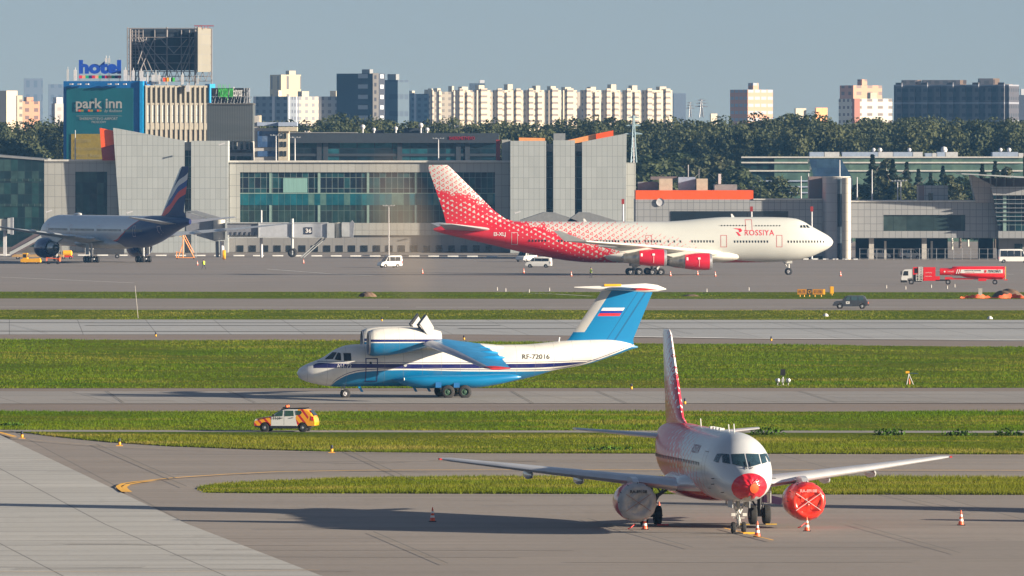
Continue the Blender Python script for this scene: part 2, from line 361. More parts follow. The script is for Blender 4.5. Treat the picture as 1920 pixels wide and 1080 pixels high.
# bushes / weeds along the road edge
def weeds(pxs, name='weed_clump'):
    for i, (px, py, h, wd) in enumerate(pxs):
        p = gp(px, py); mb = MB()
        for _ in range(160):
            a = random.random()*6.28; r = wd*random.random()**.5; z = h*random.random()*(1-.5*r/wd); c = Vector((math.cos(a)*r, math.sin(a)*r*.6, z)); s_ = .07+.06*random.random()
            d1 = Vector((random.gauss(0, 1), random.gauss(0, 1), random.gauss(0, 1))).normalized()*s_; d2 = Vector((random.gauss(0, 1), random.gauss(0, 1), random.gauss(0, 1))).normalized()*s_
            mb.add([c-d1, c+d2, c+d1, c-d2], [(0, 1, 2, 3)])
        o = mb.build(name, M('leaf_dark'), fix=False, loc=p); tag(o, WL[i % len(WL)] % NEAR_W[i], 'plant', 'weeds along the service road')
mat('leaf_dark', (.05, .1, .015), .9, var=.3, scale=2, spec=0.)
WL = ['dark weed clump %s']
NEAR_W = ['just right of the nose of the jet with covered engines', 'between the red-nosed jet and the right edge, largest', 'near the right edge, behind the taller weeds', 'at the far right edge of the grass', 'left of the parked jet by the road', 'by the road left of the striped car']
weeds([(1440, 816, .7, 1.2), (1668, 817, .6, 1.1), (1800, 818, .5, 1.2), (1890, 818, .6, 1.0), (1140, 846, .4, 1.6), (20, 800, .3, 1.0)])
# painted lines
def ribbon(name, pts, width, m, dz=.09, close=False):
    """painted line through photo pixels, width in metres"""
    q = []
    for (a, b) in zip(pts[:-1], pts[1:]):
        for t in np.linspace(0, 1, 8)[:-1]: q.append(gp(a[0]+(b[0]-a[0])*t, a[1]+(b[1]-a[1])*t))
    q.append(gp(*pts[-1])); mb = MB(); vs = []
    for i, p in enumerate(q):
        d = (q[min(i+1, len(q)-1)]-q[max(i-1, 0)]); d.z = 0; d.normalize(); n = Vector((-d.y, d.x, 0))*width/2
        for s_ in (1, -1): e = p+n*s_; vs.append((e.x, e.y, gz(e.y)+dz))
    mb.add(vs, [(2*i, 2*i+2, 2*i+3, 2*i+1) for i in range(len(q)-1)]); return struct(mb.build(name, m, fix=False))
mat('faint_line', (.36, .27, .17), .8, var=.25); mat('stain_soft', (.17, .155, .14), .9); mat('stain', (.13, .125, .12), .9)
ribbon('taxiway_line', [(233, 925), (224, 918), (222, 914), (232, 909), (260, 905), (330, 898), (420, 892), (520, 887), (700, 884), (1100, 883), (1920, 884.5), (2300, 885)], .3, M('yellow_line'))
ribbon('taxiway_line', [(243, 925), (236, 920), (233, 916), (240, 911), (262, 907), (290, 903.5)], .3, M('yellow_line'))
ribbon('taxiway_line', [(-60, 806), (0, 813), (28, 821)], .35, M('yellow_line'))
ribbon('edge_line', [(5, 816), (30, 823.5), (90, 830), (200, 838.5), (330, 845), (480, 847.5), (900, 853), (1920, 856)], .16, M('faint_line'))
ribbon('edge_line', [(60, 864.5), (600, 865), (1920, 870)], .14, M('faint_line'))
ribbon('edge_line', [(0, 1075), (300, 1075), (600, 1072)], .1, M('yellow_line'))
ribbon('stand_line', [(1358, 993), (1450, 1016)], .13, M('yellow_line')); ribbon('stand_line', [(1260, 1008), (1450, 1008)], .08, M('faint_line'))
ribbon('runway_edge_line', [(-60, 577), (730, 577.3)], 1.7, M('white_line')); ribbon('runway_edge_line', [(780, 577.3), (1990, 577)], 1.7, M('white_line'))
ribbon('runway_edge_line', [(1150, 632), (1400, 636), (1990, 639)], 2.6, M('white_line'))
ribbon('edge_line', [(-60, 734), (1990, 735)], .14, M('faint_line')); ribbon('edge_line', [(-60, 758.5), (1990, 757.5)], .14, M('faint_line'))
for a, b in [((650, 846), (800, 915)), ((180, 835), (330, 900)), ((310, 898), (350, 915)), ((1660, 928), (1830, 965)), ((960, 735), (1000, 758)), ((430, 735), (480, 757)), ((1500, 735), (1570, 757)), ((200, 735), (232, 757)), ((1120, 735), (1175, 758)), ((760, 602), (960, 626)), ((20, 610), (90, 626)), ((1480, 606), (1640, 636)), ((1190, 604), (1300, 628)), ((1100, 975), (1300, 1030)), ((1600, 985), (1800, 1040)), ((700, 1000), (840, 1060))]:
    ribbon('pavement_joint', [a, b], .07, M('joint'), .1)
rs_ = random.Random(4)
for i in range(26):
    y0 = rs_.choice([rs_.uniform(860, 890), rs_.uniform(932, 1075), rs_.uniform(932, 1075), rs_.uniform(738, 755)]); x0 = rs_.uniform(-50, 1700); ln_ = rs_.uniform(150, 700)
    ribbon('tyre_marks', [(x0, y0), (x0+ln_/2, y0+rs_.uniform(-1, 2)), (x0+ln_, y0+rs_.uniform(-1, 3))], rs_.uniform(.12, .3), M('stain_soft'), .085)
for y, a, b in [(606, 0, 1920), (611, 200, 900), (617, 900, 1900), (622, 0, 700)]: ribbon('tyre_marks', [(a-40, y), ((a+b)/2, y+.6), (b+40, y+.4)], 1.6, M('stain'), .08)
for pts in [[(500, 505), (620, 514), (700, 518)], [(980, 550), (1040, 552), (1110, 556)], [(1700, 505), (1900, 515)], [(0, 520), (250, 531)], [(1380, 533), (1680, 534)]]: ribbon('apron_line', pts, .5, M('white_line'), .06)
ribbon('apron_line', [(-40, 547), (600, 548), (1990, 549)], .35, M('faint_line'), .07)
for i in range(26):   # white and dark kerb blocks in front of the buildings
    px = 10+i*36.5
    if 340 < px < 345: continue
    a = gp(px, 479.2+px*.003); mb = MB(); mb.box(-1.1, 1.1, -.25, .25, 0, .28)
    o = mb.build('kerb_block', M('cone_white'), loc=a); tag(o, ORD[i]+' white kerb block from the left edge, along the foot of the terminal wall', 'kerb block', 'kerb blocks along the terminal')
for i in range(22):
    px = 1215+i*18.5; a = gp(px, 487); mb = MB(); mb.box(-.55, .55, -.2, .2, 0, .28)
    o = mb.build('kerb_block', M('cone_white'), loc=a); tag(o, ORD[i]+' small white kerb block from the left, in the row before round tower and pillars', 'kerb block', 'kerb blocks before the round tower')
# ================================================================ AIRCRAFT
class Fus:
    """fuselage skin from stations (x, centre z, half width, half height up, half height down); nose at x=0, y lateral"""
    def __init__(s, st, n=44, dx=.5, ex=2.0):
        s.st = np.array(st, float); s.n = n; s.x0 = s.st[0, 0]; s.x1 = s.st[-1, 0]; s.ex = ex
        X = s.st[:, 0]; s.c = []
        for k in range(1, 5):
            Yv = s.st[:, k]; d = np.diff(Yv)/np.diff(X); m = np.zeros(len(X)); m[0], m[-1] = d[0], d[-1]
            for i in range(1, len(X)-1): m[i] = 0 if d[i-1]*d[i] <= 0 else 2*d[i-1]*d[i]/(d[i-1]+d[i])
            s.c.append((Yv, m))
        xs = [s.x0]
        for a, b in zip(X[:-1], X[1:]):
            k = max(3, int((b-a)/dx)); xs += list(np.linspace(a, b, k+1)[1:])
        s.xs = xs
    def at(s, x):
        X = s.st[:, 0]; x = min(max(x, X[0]), X[-1]); i = min(np.searchsorted(X, x, 'right')-1, len(X)-2); h = X[i+1]-X[i]; t = (x-X[i])/h; o = []
        for Yv, m in s.c:
            o.append((2*t**3-3*t*t+1)*Yv[i]+(t**3-2*t*t+t)*h*m[i]+(-2*t**3+3*t*t)*Yv[i+1]+(t**3-t*t)*h*m[i+1])
        return o
    def pt(s, x, th, off=0.):
        """th: 0 at +y side, 90 top"""
        zc, w, u, d = s.at(x); c, q = math.cos(th), math.sin(th)
        return Vector((x, (w+off)*c, zc+((u if q > 0 else d)+off)*q))
    def mesh(s, mb, mi=0):
        mb.loft([[s.pt(x, 2*math.pi*j/s.n) for j in range(s.n)] for x in s.xs], mi, True, True); return mb
    def side(s, x, z, sg, off=.02):
        zc, w, u, d = s.at(x); h = u if z > zc else d; q = max(-.985, min(.985, (z-zc)/h))
        th = math.asin(q); return s.pt(x, th if sg > 0 else math.pi-th, off)
    def front(s, y, z, off=.02, xm=6.):
        a, b = s.x0, xm
        for _ in range(30):
            m = (a+b)/2; zc, w, u, d = s.at(m); h = u if z > zc else d
            if (y/max(w, 1e-4))**2+((z-zc)/max(h, 1e-4))**2 > 1: a = m
            else: b = m
        return Vector((b-off, y*(1+off*.5), z+off*.4))
def patch(fn, quad, nu=4, nv=4):
    """curved quad decal: quad = 4 (u,v) corners, fn maps to 3D"""
    mb = MB(); a, b, c, d = [Vector((*q, 0)) for q in quad]
    return mb.grid(lambda u, v: fn(*(a.lerp(b, u).lerp(d.lerp(c, u), v))[:2]), nu, nv)
def outline(fn, x0, x1, z0, z1, t, mb=None, r=0.):
    mb = mb or MB()
    for q in (((x0, z0), (x1, z0), (x1, z0+t), (x0, z0+t)), ((x0, z1-t), (x1, z1-t), (x1, z1), (x0, z1)), ((x0, z0), (x0+t, z0), (x0+t, z1), (x0, z1)), ((x1-t, z0), (x1, z0), (x1, z1), (x1-t, z1))):
        a, b, c, d = [Vector((*k, 0)) for k in q]
        mb.grid(lambda u, v: fn(*(a.lerp(b, u).lerp(d.lerp(c, u), v))[:2]), 3, 5)
    return mb
AF = [(1, 0), (.8, .018), (.6, .045), (.4, .06), (.2, .058), (.08, .042), (.02, .022), (0, 0), (.02, -.016), (.08, -.026), (.2, -.034), (.4, -.034), (.6, -.022), (.8, -.008)]
def wing(sts, mi=0, vert=False, mb=None, sg=1):
    """stations (span, xLE, chord, z, thickness scale); vert: span is z and z is y"""
    mb = mb or MB(); rs = []
    for sp, xl, ch, z, tk in sts:
        r = []
        for a, b in AF:
            p = (xl+a*ch, z+b*ch*tk) if not vert else (xl+a*ch, b*ch*tk*1.0)
            r.append((p[0], sg*sp, p[1]) if not vert else (p[0], z+(p[1] if b >= 0 else p[1]*1.0), sp))
        rs.append(r)
    return mb.loft(rs, mi, True, True)
def fin_mesh(sts, mi=0, mb=None, yc=0.):
    mb = mb or MB(); rs = []; H = [(1, 0), (.75, .03), (.45, .05), (.2, .047), (.05, .028), (0, 0), (.05, -.028), (.2, -.047), (.45, -.05), (.75, -.03)]
    for z, xl, ch, tk in sts: rs.append([(xl+a*ch, yc+b*ch*tk, z) for a, b in H])
    return mb.loft(rs, mi, True, True)
def wheel(parent, c, r, wd, sg=-1, rim='rim', name='wheel', rr=.55):
    """wheel with axle along y: tyre part with rim; c in parent coordinates"""
    mb = MB(); mb.rev([(-wd/2, r*.5), (-wd/2, r*.85), (-wd*.36, r*.97), (0, r), (wd*.36, r*.97), (wd/2, r*.85), (wd/2, r*.5), (-wd/2, r*.5)], (0, 0, 0), 'y', 28)
    o = mb.build(name, M('rubber'), parent, loc=c)
    mb = MB(); mb.rev([(-wd*.44, 0.001), (-wd*.44, r*rr*.3), (-wd*.3, r*rr*.45), (-wd*.25, r*rr*.8), (-wd*.46, r*rr), (wd*.46, r*rr), (wd*.25, r*rr*.8), (wd*.3, r*rr*.45), (wd*.44, r*rr*.3), (wd*.44, 0.001)], (0, 0, 0), 'y', 20)
    for k in range(6):
        a = k*math.pi/3; mb.tube((math.cos(a)*r*rr*.62, -wd*.3, math.sin(a)*r*rr*.62), (math.cos(a)*r*rr*.62, wd*.3, math.sin(a)*r*rr*.62), r*.06, n=6)
    q = mb.build('rim', M(rim), o)
    return o
def paint_noise(t, col, amt=.1):
    n = t.ramp(t.noise(.5, 6, stretch=(.5, 1, 1.6)), .35, .8); return t.mix(t.m('MULTIPLY', n, amt), col, (.28, .25, .2))
def chevrons(t, u, v, g, size, white=(.53, .545, .515), red=(.62, .012, .03), metal_base=None):
    """scatter of triangular marks: g=0 all base colour with thin red marks, g=1 solid red with small base marks"""
    base = white; a = R(28)
    uu = t.m('DIVIDE', t.m('ADD', t.m('MULTIPLY', u, math.cos(a)), t.m('MULTIPLY', v, math.sin(a))), size)
    vv = t.m('DIVIDE', t.m('SUBTRACT', t.m('MULTIPLY', v, math.cos(a)), t.m('MULTIPLY', u, math.sin(a))), size*.9)
    row = t.m('FLOOR', vv); uu = t.m('ADD', uu, t.m('MULTIPLY', t.m('MODULO', t.m('ABSOLUTE', row), 2.0), .5))
    fu = t.m('SUBTRACT', t.m('FRACT', uu), .5); fv = t.m('SUBTRACT', t.m('FRACT', vv), .5)
    wn_ = t.n.new('ShaderNodeTexWhiteNoise'); t.l.new(t.comb(t.m('FLOOR', uu), row, 7), wn_.inputs[0]); rnd = wn_.outputs[0]
    # triangular distance
    d = None
    for k in range(3):
        an = R(20+120*k); e = t.m('ADD', t.m('MULTIPLY', fu, math.cos(an)), t.m('MULTIPLY', fv, math.sin(an)))
        d = e if d is None else t.m('MAXIMUM', d, e)
    gj = t.m('ADD', g, t.m('MULTIPLY', t.m('SUBTRACT', rnd, .5), .1))
    # base-coloured triangle radius inside red field: large at g=.45, vanishing at g=1
    Rw = t.m('MULTIPLY', t.m('SUBTRACT', .93, gj), .62); Rw = t.m('MULTIPLY', Rw, t.m('GREATER_THAN', Rw, .04))
    iswhite = t.m('LESS_THAN', d, Rw)
    iswhite = t.m('MAXIMUM', iswhite, t.m('LESS_THAN', gj, .42))
    # red ring marks on the base side; opening into chevrons and shrinking as g falls
    rr = .2; wdt = t.m('MULTIPLY', t.m('ADD', gj, .16), .15)
    ring = t.m('LESS_THAN', t.m('ABSOLUTE', t.m('SUBTRACT', d, rr)), wdt)
    openk = t.m('GREATER_THAN', fu, t.m('SUBTRACT', .16, t.m('MULTIPLY', gj, 1.4)))
    ring = t.m('MULTIPLY', ring, openk)
    ring = t.m('MULTIPLY', ring, t.m('GREATER_THAN', gj, .04)); ring = t.m('MULTIPLY', ring, t.m('LESS_THAN', gj, .52))
    isred = t.m('MAXIMUM', t.m('SUBTRACT', 1, iswhite), ring)
    return t.mix(isred, base, red)
# ---------------------------------------------------------------- wide-body jet with hump, red and white
def build_jumbo():
    org = Vector((56.0, 1674.0, gz(1676))); th = R(180+4)   # local +x is aft -> world -x
    root = thing('jumbo_jet', 'four engined jumbo jet with red chevron tail and white hump nose', 'airplane', org, th)
    # local +x aft (world -x), local +y -> world -y (towards camera)
    st = [(0, 5.75, .05, .05, .05), (.25, 5.75, .62, .55, .6), (1, 5.75, 1.25, 1.2, 1.2), (2.5, 5.8, 1.95, 2.0, 2.0), (3.8, 5.75, 2.35, 2.75, 2.5), (5.2, 5.7, 2.65, 3.65, 2.85), (6.6, 5.65, 2.88, 4.2, 3.08), (8.5, 5.6, 3.08, 4.45, 3.22), (12, 5.55, 3.22, 4.58, 3.32),
          (19, 5.52, 3.25, 4.6, 3.34), (23, 5.5, 3.25, 4.35, 3.34), (27, 5.5, 3.25, 3.98, 3.34), (30, 5.5, 3.25, 3.85, 3.34), (42, 5.5, 3.25, 3.85, 3.3), (46, 5.55, 3.2, 3.8, 3.05), (50, 5.8, 3.05, 3.58, 2.65), (55, 6.35, 2.6, 3.05, 2.2), (60, 6.95, 1.95, 2.35, 1.6), (65, 7.5, 1.2, 1.6, 1.0), (68.5, 7.85, .55, .75, .5), (69.8, 7.95, .2, .25, .2)]
    fu = Fus(st, 56, .6)
    t = NT(bpy.data.materials.new('jumbo_skin')); x, y, z = t.xyz()
    n = t.m('MULTIPLY', t.m('SUBTRACT', t.noise(.12, 2), .5), 1.2)
    # g rises towards the tail and belly; threshold line leans forward at the belly
    lower = t.m('MULTIPLY', t.m('SUBTRACT', 3.0, z), 2.85)
    d = t.m('SUBTRACT', t.m('ADD', t.m('ADD', x, lower), n), 36.5)
    g = t.m('ADD', .44, t.m('ADD', t.m('DIVIDE', t.m('MAXIMUM', d, 0), 20.0), t.m('DIVIDE', t.m('MINIMUM', d, 0), 46.0))); g = t.m('MINIMUM', t.m('MAXIMUM', g, -.2), 1.1)
    col = chevrons(t, x, z, g, .86)
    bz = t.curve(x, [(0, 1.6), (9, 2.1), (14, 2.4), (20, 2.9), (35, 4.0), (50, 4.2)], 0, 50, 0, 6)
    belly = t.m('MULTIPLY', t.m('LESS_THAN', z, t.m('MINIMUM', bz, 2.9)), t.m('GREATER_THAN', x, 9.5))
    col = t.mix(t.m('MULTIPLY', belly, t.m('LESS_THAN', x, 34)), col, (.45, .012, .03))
    MC['jumbo_skin'] = t.fin(paint_noise(t, col), .32, coat=.35)
    body = fu.mesh(MB()).build('fuselage', M('jumbo_skin'), root)
    # windows
    mb = MB(); mb.box(-.11, .11, -.02, .02, -.2, .2); wme = None
    def winrow(x0, x1, z, step, skip=()):
        nonlocal wme
        x = x0; k = 0
        while x < x1:
            if k not in skip:
                p = fu.side(x, z, 1, .01); q = fu.side(x, z+.2, 1, .01)
                if wme is None: o = mb.build('cabin_window', M('dark_glass'), body, loc=p); wme = o.data
                else: o = link_mesh('cabin_window', wme, body, p)
                o.rotation_euler = (math.atan2(-(q.y-p.y), q.z-p.z)*-1, 0, 0)
            x += step; k += 1
    winrow(1.9, 8.2, 5.85, .52); winrow(11.8, 17.8, 5.87, .52); winrow(21.3, 25.2, 5.9, .52); winrow(27.0, 30.0, 5.9, 1.05); winrow(30.5, 42.0, 5.92, .52, (6, 13)); winrow(43.5, 48.5, 6.0, .52, (4,)); winrow(50.5, 53.5, 6.05, .55)
    winrow(9.6, 14.2, 8.55, .52); winrow(15.6, 19.8, 8.58, .52)
    for x, z0, z1, w_ in [(9.2, 4.9, 7.0, 1.05), (18.9, 4.9, 7.0, 1.1), (14.4, 7.75, 9.7, 1.2), (32.0, 4.9, 7.0, 1.1), (44.0, 4.95, 7.0, 1.1), (55.3, 5.35, 7.5, 1.1)]:
        outline(lambda u, v: fu.side(u, v, 1, .015), x, x+w_, z0, z1, .09).build('door', M('door_red') if x < 40 else M('door_white'), body)
    # cockpit windows
    for q in (((4.15, 8.2), (4.75, 8.25), (4.95, 8.7), (4.6, 8.72)), ((4.9, 8.25), (5.4, 8.25), (5.45, 8.72), (5.08, 8.72)), ((5.55, 8.25), (6.0, 8.28), (5.9, 8.7), (5.6, 8.72))):
        for sg in (1, -1): patch(lambda u, v: fu.side(u, v, sg, .02), q).build('cockpit_window', M('dark_glass'), body)
    # title, logo, registration
    def onside(x0, z0, mir=True):
        return lambda u, v: fu.side(x0-u, z0+v, 1, .025)
    text_mesh('ROSSIYA', 1.35, M('logo_red'), 'airline_title', onside(18.6-2.9+.15, 6.95), parent=body, off=.006, sx=.93, space=1.1)
    mb = MB(); lg = [[(0, 1.15), (1.3, 1.15), (1.55, .85), (1.4, .55), (.95, .45), (1.05, .75), (.9, .95)], [(.45, .55), (.8, .5), (1.35, -.1), (.95, -.15)], [(.0, 1.15), (.5, 1.0), (.9, .95), (1.1, 1.1)]]
    for pl in lg: mb.add([fu.side(17.75-a, 7.0+b, 1, .03) for a, b in pl], [tuple(range(len(pl)))])
    mb.build('airline_logo', M('logo_red'), body)
    text_mesh('EI-XLJ', .85, M('letter_white'), 'registration', onside(59.5, 6.9), parent=body, off=.02)
    # fin
    t = NT(bpy.data.materials.new('jumbo_fin_skin')); x, y, z = t.xyz()
    g = t.m('ADD', .46, t.m('DIVIDE', t.m('SUBTRACT', t.m('ADD', t.m('SUBTRACT', 13.0, z), t.m('MULTIPLY', t.m('SUBTRACT', x, 64), .32)), 0), 13.0)); g = t.m('MINIMUM', t.m('MAXIMUM', g, .22), 1.1)
    MC['jumbo_fin'] = t.fin(paint_noise(t, chevrons(t, x, z, g, .86)), .32, coat=.35)
    fn = fin_mesh([(8.0, 52.0, 15.5, .5), (8.9, 54.2, 13.4, .7), (9.8, 57.2, 10.6, .9), (11, 59.0, 9.1, 1.1), (18.6, 66.7, 4.0, 1.1), (19.2, 67.4, 3.2, 1.0)]).build('fin', M('jumbo_fin'), root)
    for sg in (1, -1):
        mb = wing([(0, 59.3, 8.6, 7.9, 1), (1.5, 60.0, 7.9, 8.0, 1), (11.1, 67.3, 2.3, 9.0, .9)], sg=sg); mb.build('tailplane', M('wing_grey'), root)
        w_ = wing([(2.2, 18.3, 15.4, 3.55, 1.15), (3.6, 20.2, 13.5, 3.7, 1.1), (12, 26.6, 9.4, 4.5, 1.05), (21, 33.4, 6.4, 5.2, 1), (30.5, 44.6, 3.9, 6.1, .9), (31.0, 45.6, 3.4, 6.2, .8)], sg=sg); wo_ = w_.build('wing', M('wing_white'), root)
        mb = MB(); mb.add([(45.4, sg*31.0, 6.15), (49.4, sg*31.0, 6.25), (51.3, sg*32.0, 8.0), (50.2, sg*32.0, 8.0)]+[(45.4, sg*31.12, 6.15), (49.4, sg*31.12, 6.25), (51.3, sg*32.08, 8.0), (50.2, sg*32.08, 8.0)], [(0, 1, 2, 3), (4, 7, 6, 5), (0, 4, 5, 1), (1, 5, 6, 2), (2, 6, 7, 3), (3, 7, 4, 0)]); mb.build('winglet', M('wing_grey'), wo_)
        for yy, xx in ((6.5, 32.5), (10.5, 33.8), (16, 36.5), (19, 38.6)):
            z_ = 3.4+.11*(yy-2); m2 = MB(); m2.rev([(-3, .02), (-1.5, .3), (0, .38), (1.6, .3), (3.2, .03)], (xx+1.2, sg*yy, z_), 'x', 10); m2.build('flap_fairing', M('wing_grey'), wo_)
        for (ex, ey, ez) in ((22.3, 11.7, 2.5), (31.0, 21.0, 3.28)):
            e = MB(); e.rev([(.12, 1.1), (0, 1.25), (.08, 1.38), (.45, 1.46)], (ex, sg*ey, ez), 'x', 32)
            lip = e.build('engine', M('steel'), root)
            e = MB(); e.rev([(.45, 1.46), (1.6, 1.5), (3.0, 1.46), (4.7, 1.25)], (ex, sg*ey, ez), 'x', 32); cw = e.build('cowling', M('engine_red'), lip)
            e = MB(); e.rev([(4.7, 1.22), (5.8, .98), (7.4, .68), (7.35, .6)], (ex, sg*ey, ez), 'x', 28); e.rev([(7.35, .5), (7.9, .05)], (ex, sg*ey, ez), 'x', 16); e.build('nozzle', M('nozzle'), lip)
            e = MB(); e.rev([(.12, 1.1), (1.2, 1.15), (1.2, .3), (.7, .02)], (ex, sg*ey, ez), 'x', 28); e.build('fan', M('dark_metal'), lip)
            e = MB(); e.prism([(ex+1.6, sg*ey-.15, ez+1.35), (ex+6.8, sg*ey-.15, ez+.8), (ex+9.5, sg*ey-.15, ez+1.55), (ex+5.2, sg*ey-.15, ez+2.1)], (0, .3, 0)); e.build('pylon', M('wing_white'), lip)
            if sg == 1:
                e = MB(); cx = ex+2.3
                f_ = lambda u, v: (cx-u, ey+math.sqrt(max(0, 1.52**2-(v)**2))+.03, ez+v)
                for q in (((-.22, .38), (.2, .4), (.17, .75), (-.18, .72)), ((-.02, -.9), (.04, -.9), (.04, .3), (-.02, .3)), ((-2.2, .25), (-1.9, .25), (-1.9, .75), (-2.2, .75))): e.grid(lambda a, b: f_(q[0][0]+(q[1][0]-q[0][0])*a, q[0][1]+(q[3][1]-q[0][1])*b), 1, 4)
                e.build('emblem', M('letter_white'), cw)
    mb = MB(); mb.rev([(15.3, .05), (17, .9), (20, 1.5), (27, 1.75), (36, 1.7), (41, 1.0), (44, .1)], (0, 0, 3.35), 'x', 24, sy=.72)
    rs = MB(); bl = Fus([(14.6, 3.4, .1, .1, .1), (17, 3.4, 2.6, .9, .9), (21, 3.35, 3.9, 1.1, 1.2), (34, 3.3, 3.9, 1.1, 1.22), (39, 3.4, 2.9, .9, 1.0), (43, 3.6, .3, .2, .2)], 36, .8); bl.mesh(rs).build('wing_fairing', M('fairing'), root)
    for x_, z_, h in ((6.9, 0, .1),):
        g_ = MB(); g_.tube((7.8, 0, 2.6), (7.8, 0, .65), .16); g_.tube((8.8, 0, 2.5), (7.85, 0, 1.1), .09); g_.box(7.2, 8.2, -.35, .35, 2.05, 2.6); g_.tube((7.8, -.5, .64), (7.8, .5, .64), .1)
        ng = g_.build('nose_gear', M('gear_white'), root)
        for sg in (-1, 1): wheel(ng, (7.8, sg*.45, .64), .64, .45)
    for gx, gy in ((31.3, 5.5), (34.8, 1.9), (31.3, -5.5), (34.8, -1.9)):
        g_ = MB(); g_.tube((gx, gy, 3.6), (gx, gy, .8), .22); g_.box(gx-.9, gx+.9, gy-.12, gy+.12, .55, .78); g_.tube((gx-1.3, gy, 2.8), (gx, gy, 1.1), .1); g_.box(gx-.9, gx+.7, gy+.4 if gy > 0 else gy-.5, gy+.5 if gy > 0 else gy-.4, 1.6, 2.8)
        mg = g_.build('main_gear', M('gear_white'), root)
        for dx in (-.75, .75):
            for dy in (-.55, .55): wheel(mg, (gx+dx, gy+dy, .63), .63, .46)
    for x_, h_ in ((17.2, .55), (43, .5)):
        a_ = MB(); zt = fu.at(x_)[0]+fu.at(x_)[2]; a_.prism([(x_, -.04, zt-.1), (x_+.6, -.04, zt-.1), (x_+.7, -.04, zt+h_), (x_+.45, -.04, zt+h_)], (0, .08, 0)); a_.build('antenna', M('white_paint'), root)
    return root
mat('door_red', (.45, .08, .08), .5); mat('door_white', (.6, .45, .45), .5); mat('logo_red', (.6, .02, .04), .4); mat('letter_white', (.78, .76, .74), .5)
mat('wing_grey', (.42, .44, .45), .35, .1, var=.12, scale=.6); mat('wing_white', (.66, .66, .6), .35, var=.08, scale=.5); mat('engine_red', (.62, .012, .035), .28, coat=.5, var=.05)
mat('nozzle', (.4, .4, .38), .32, .75, var=.25, scale=1.2); mat('gear_white', (.5, .5, .48), .45, var=.2); mat('fairing', (.72, .71, .64), .3, coat=.3, var=.06, scale=.5)
build_jumbo()
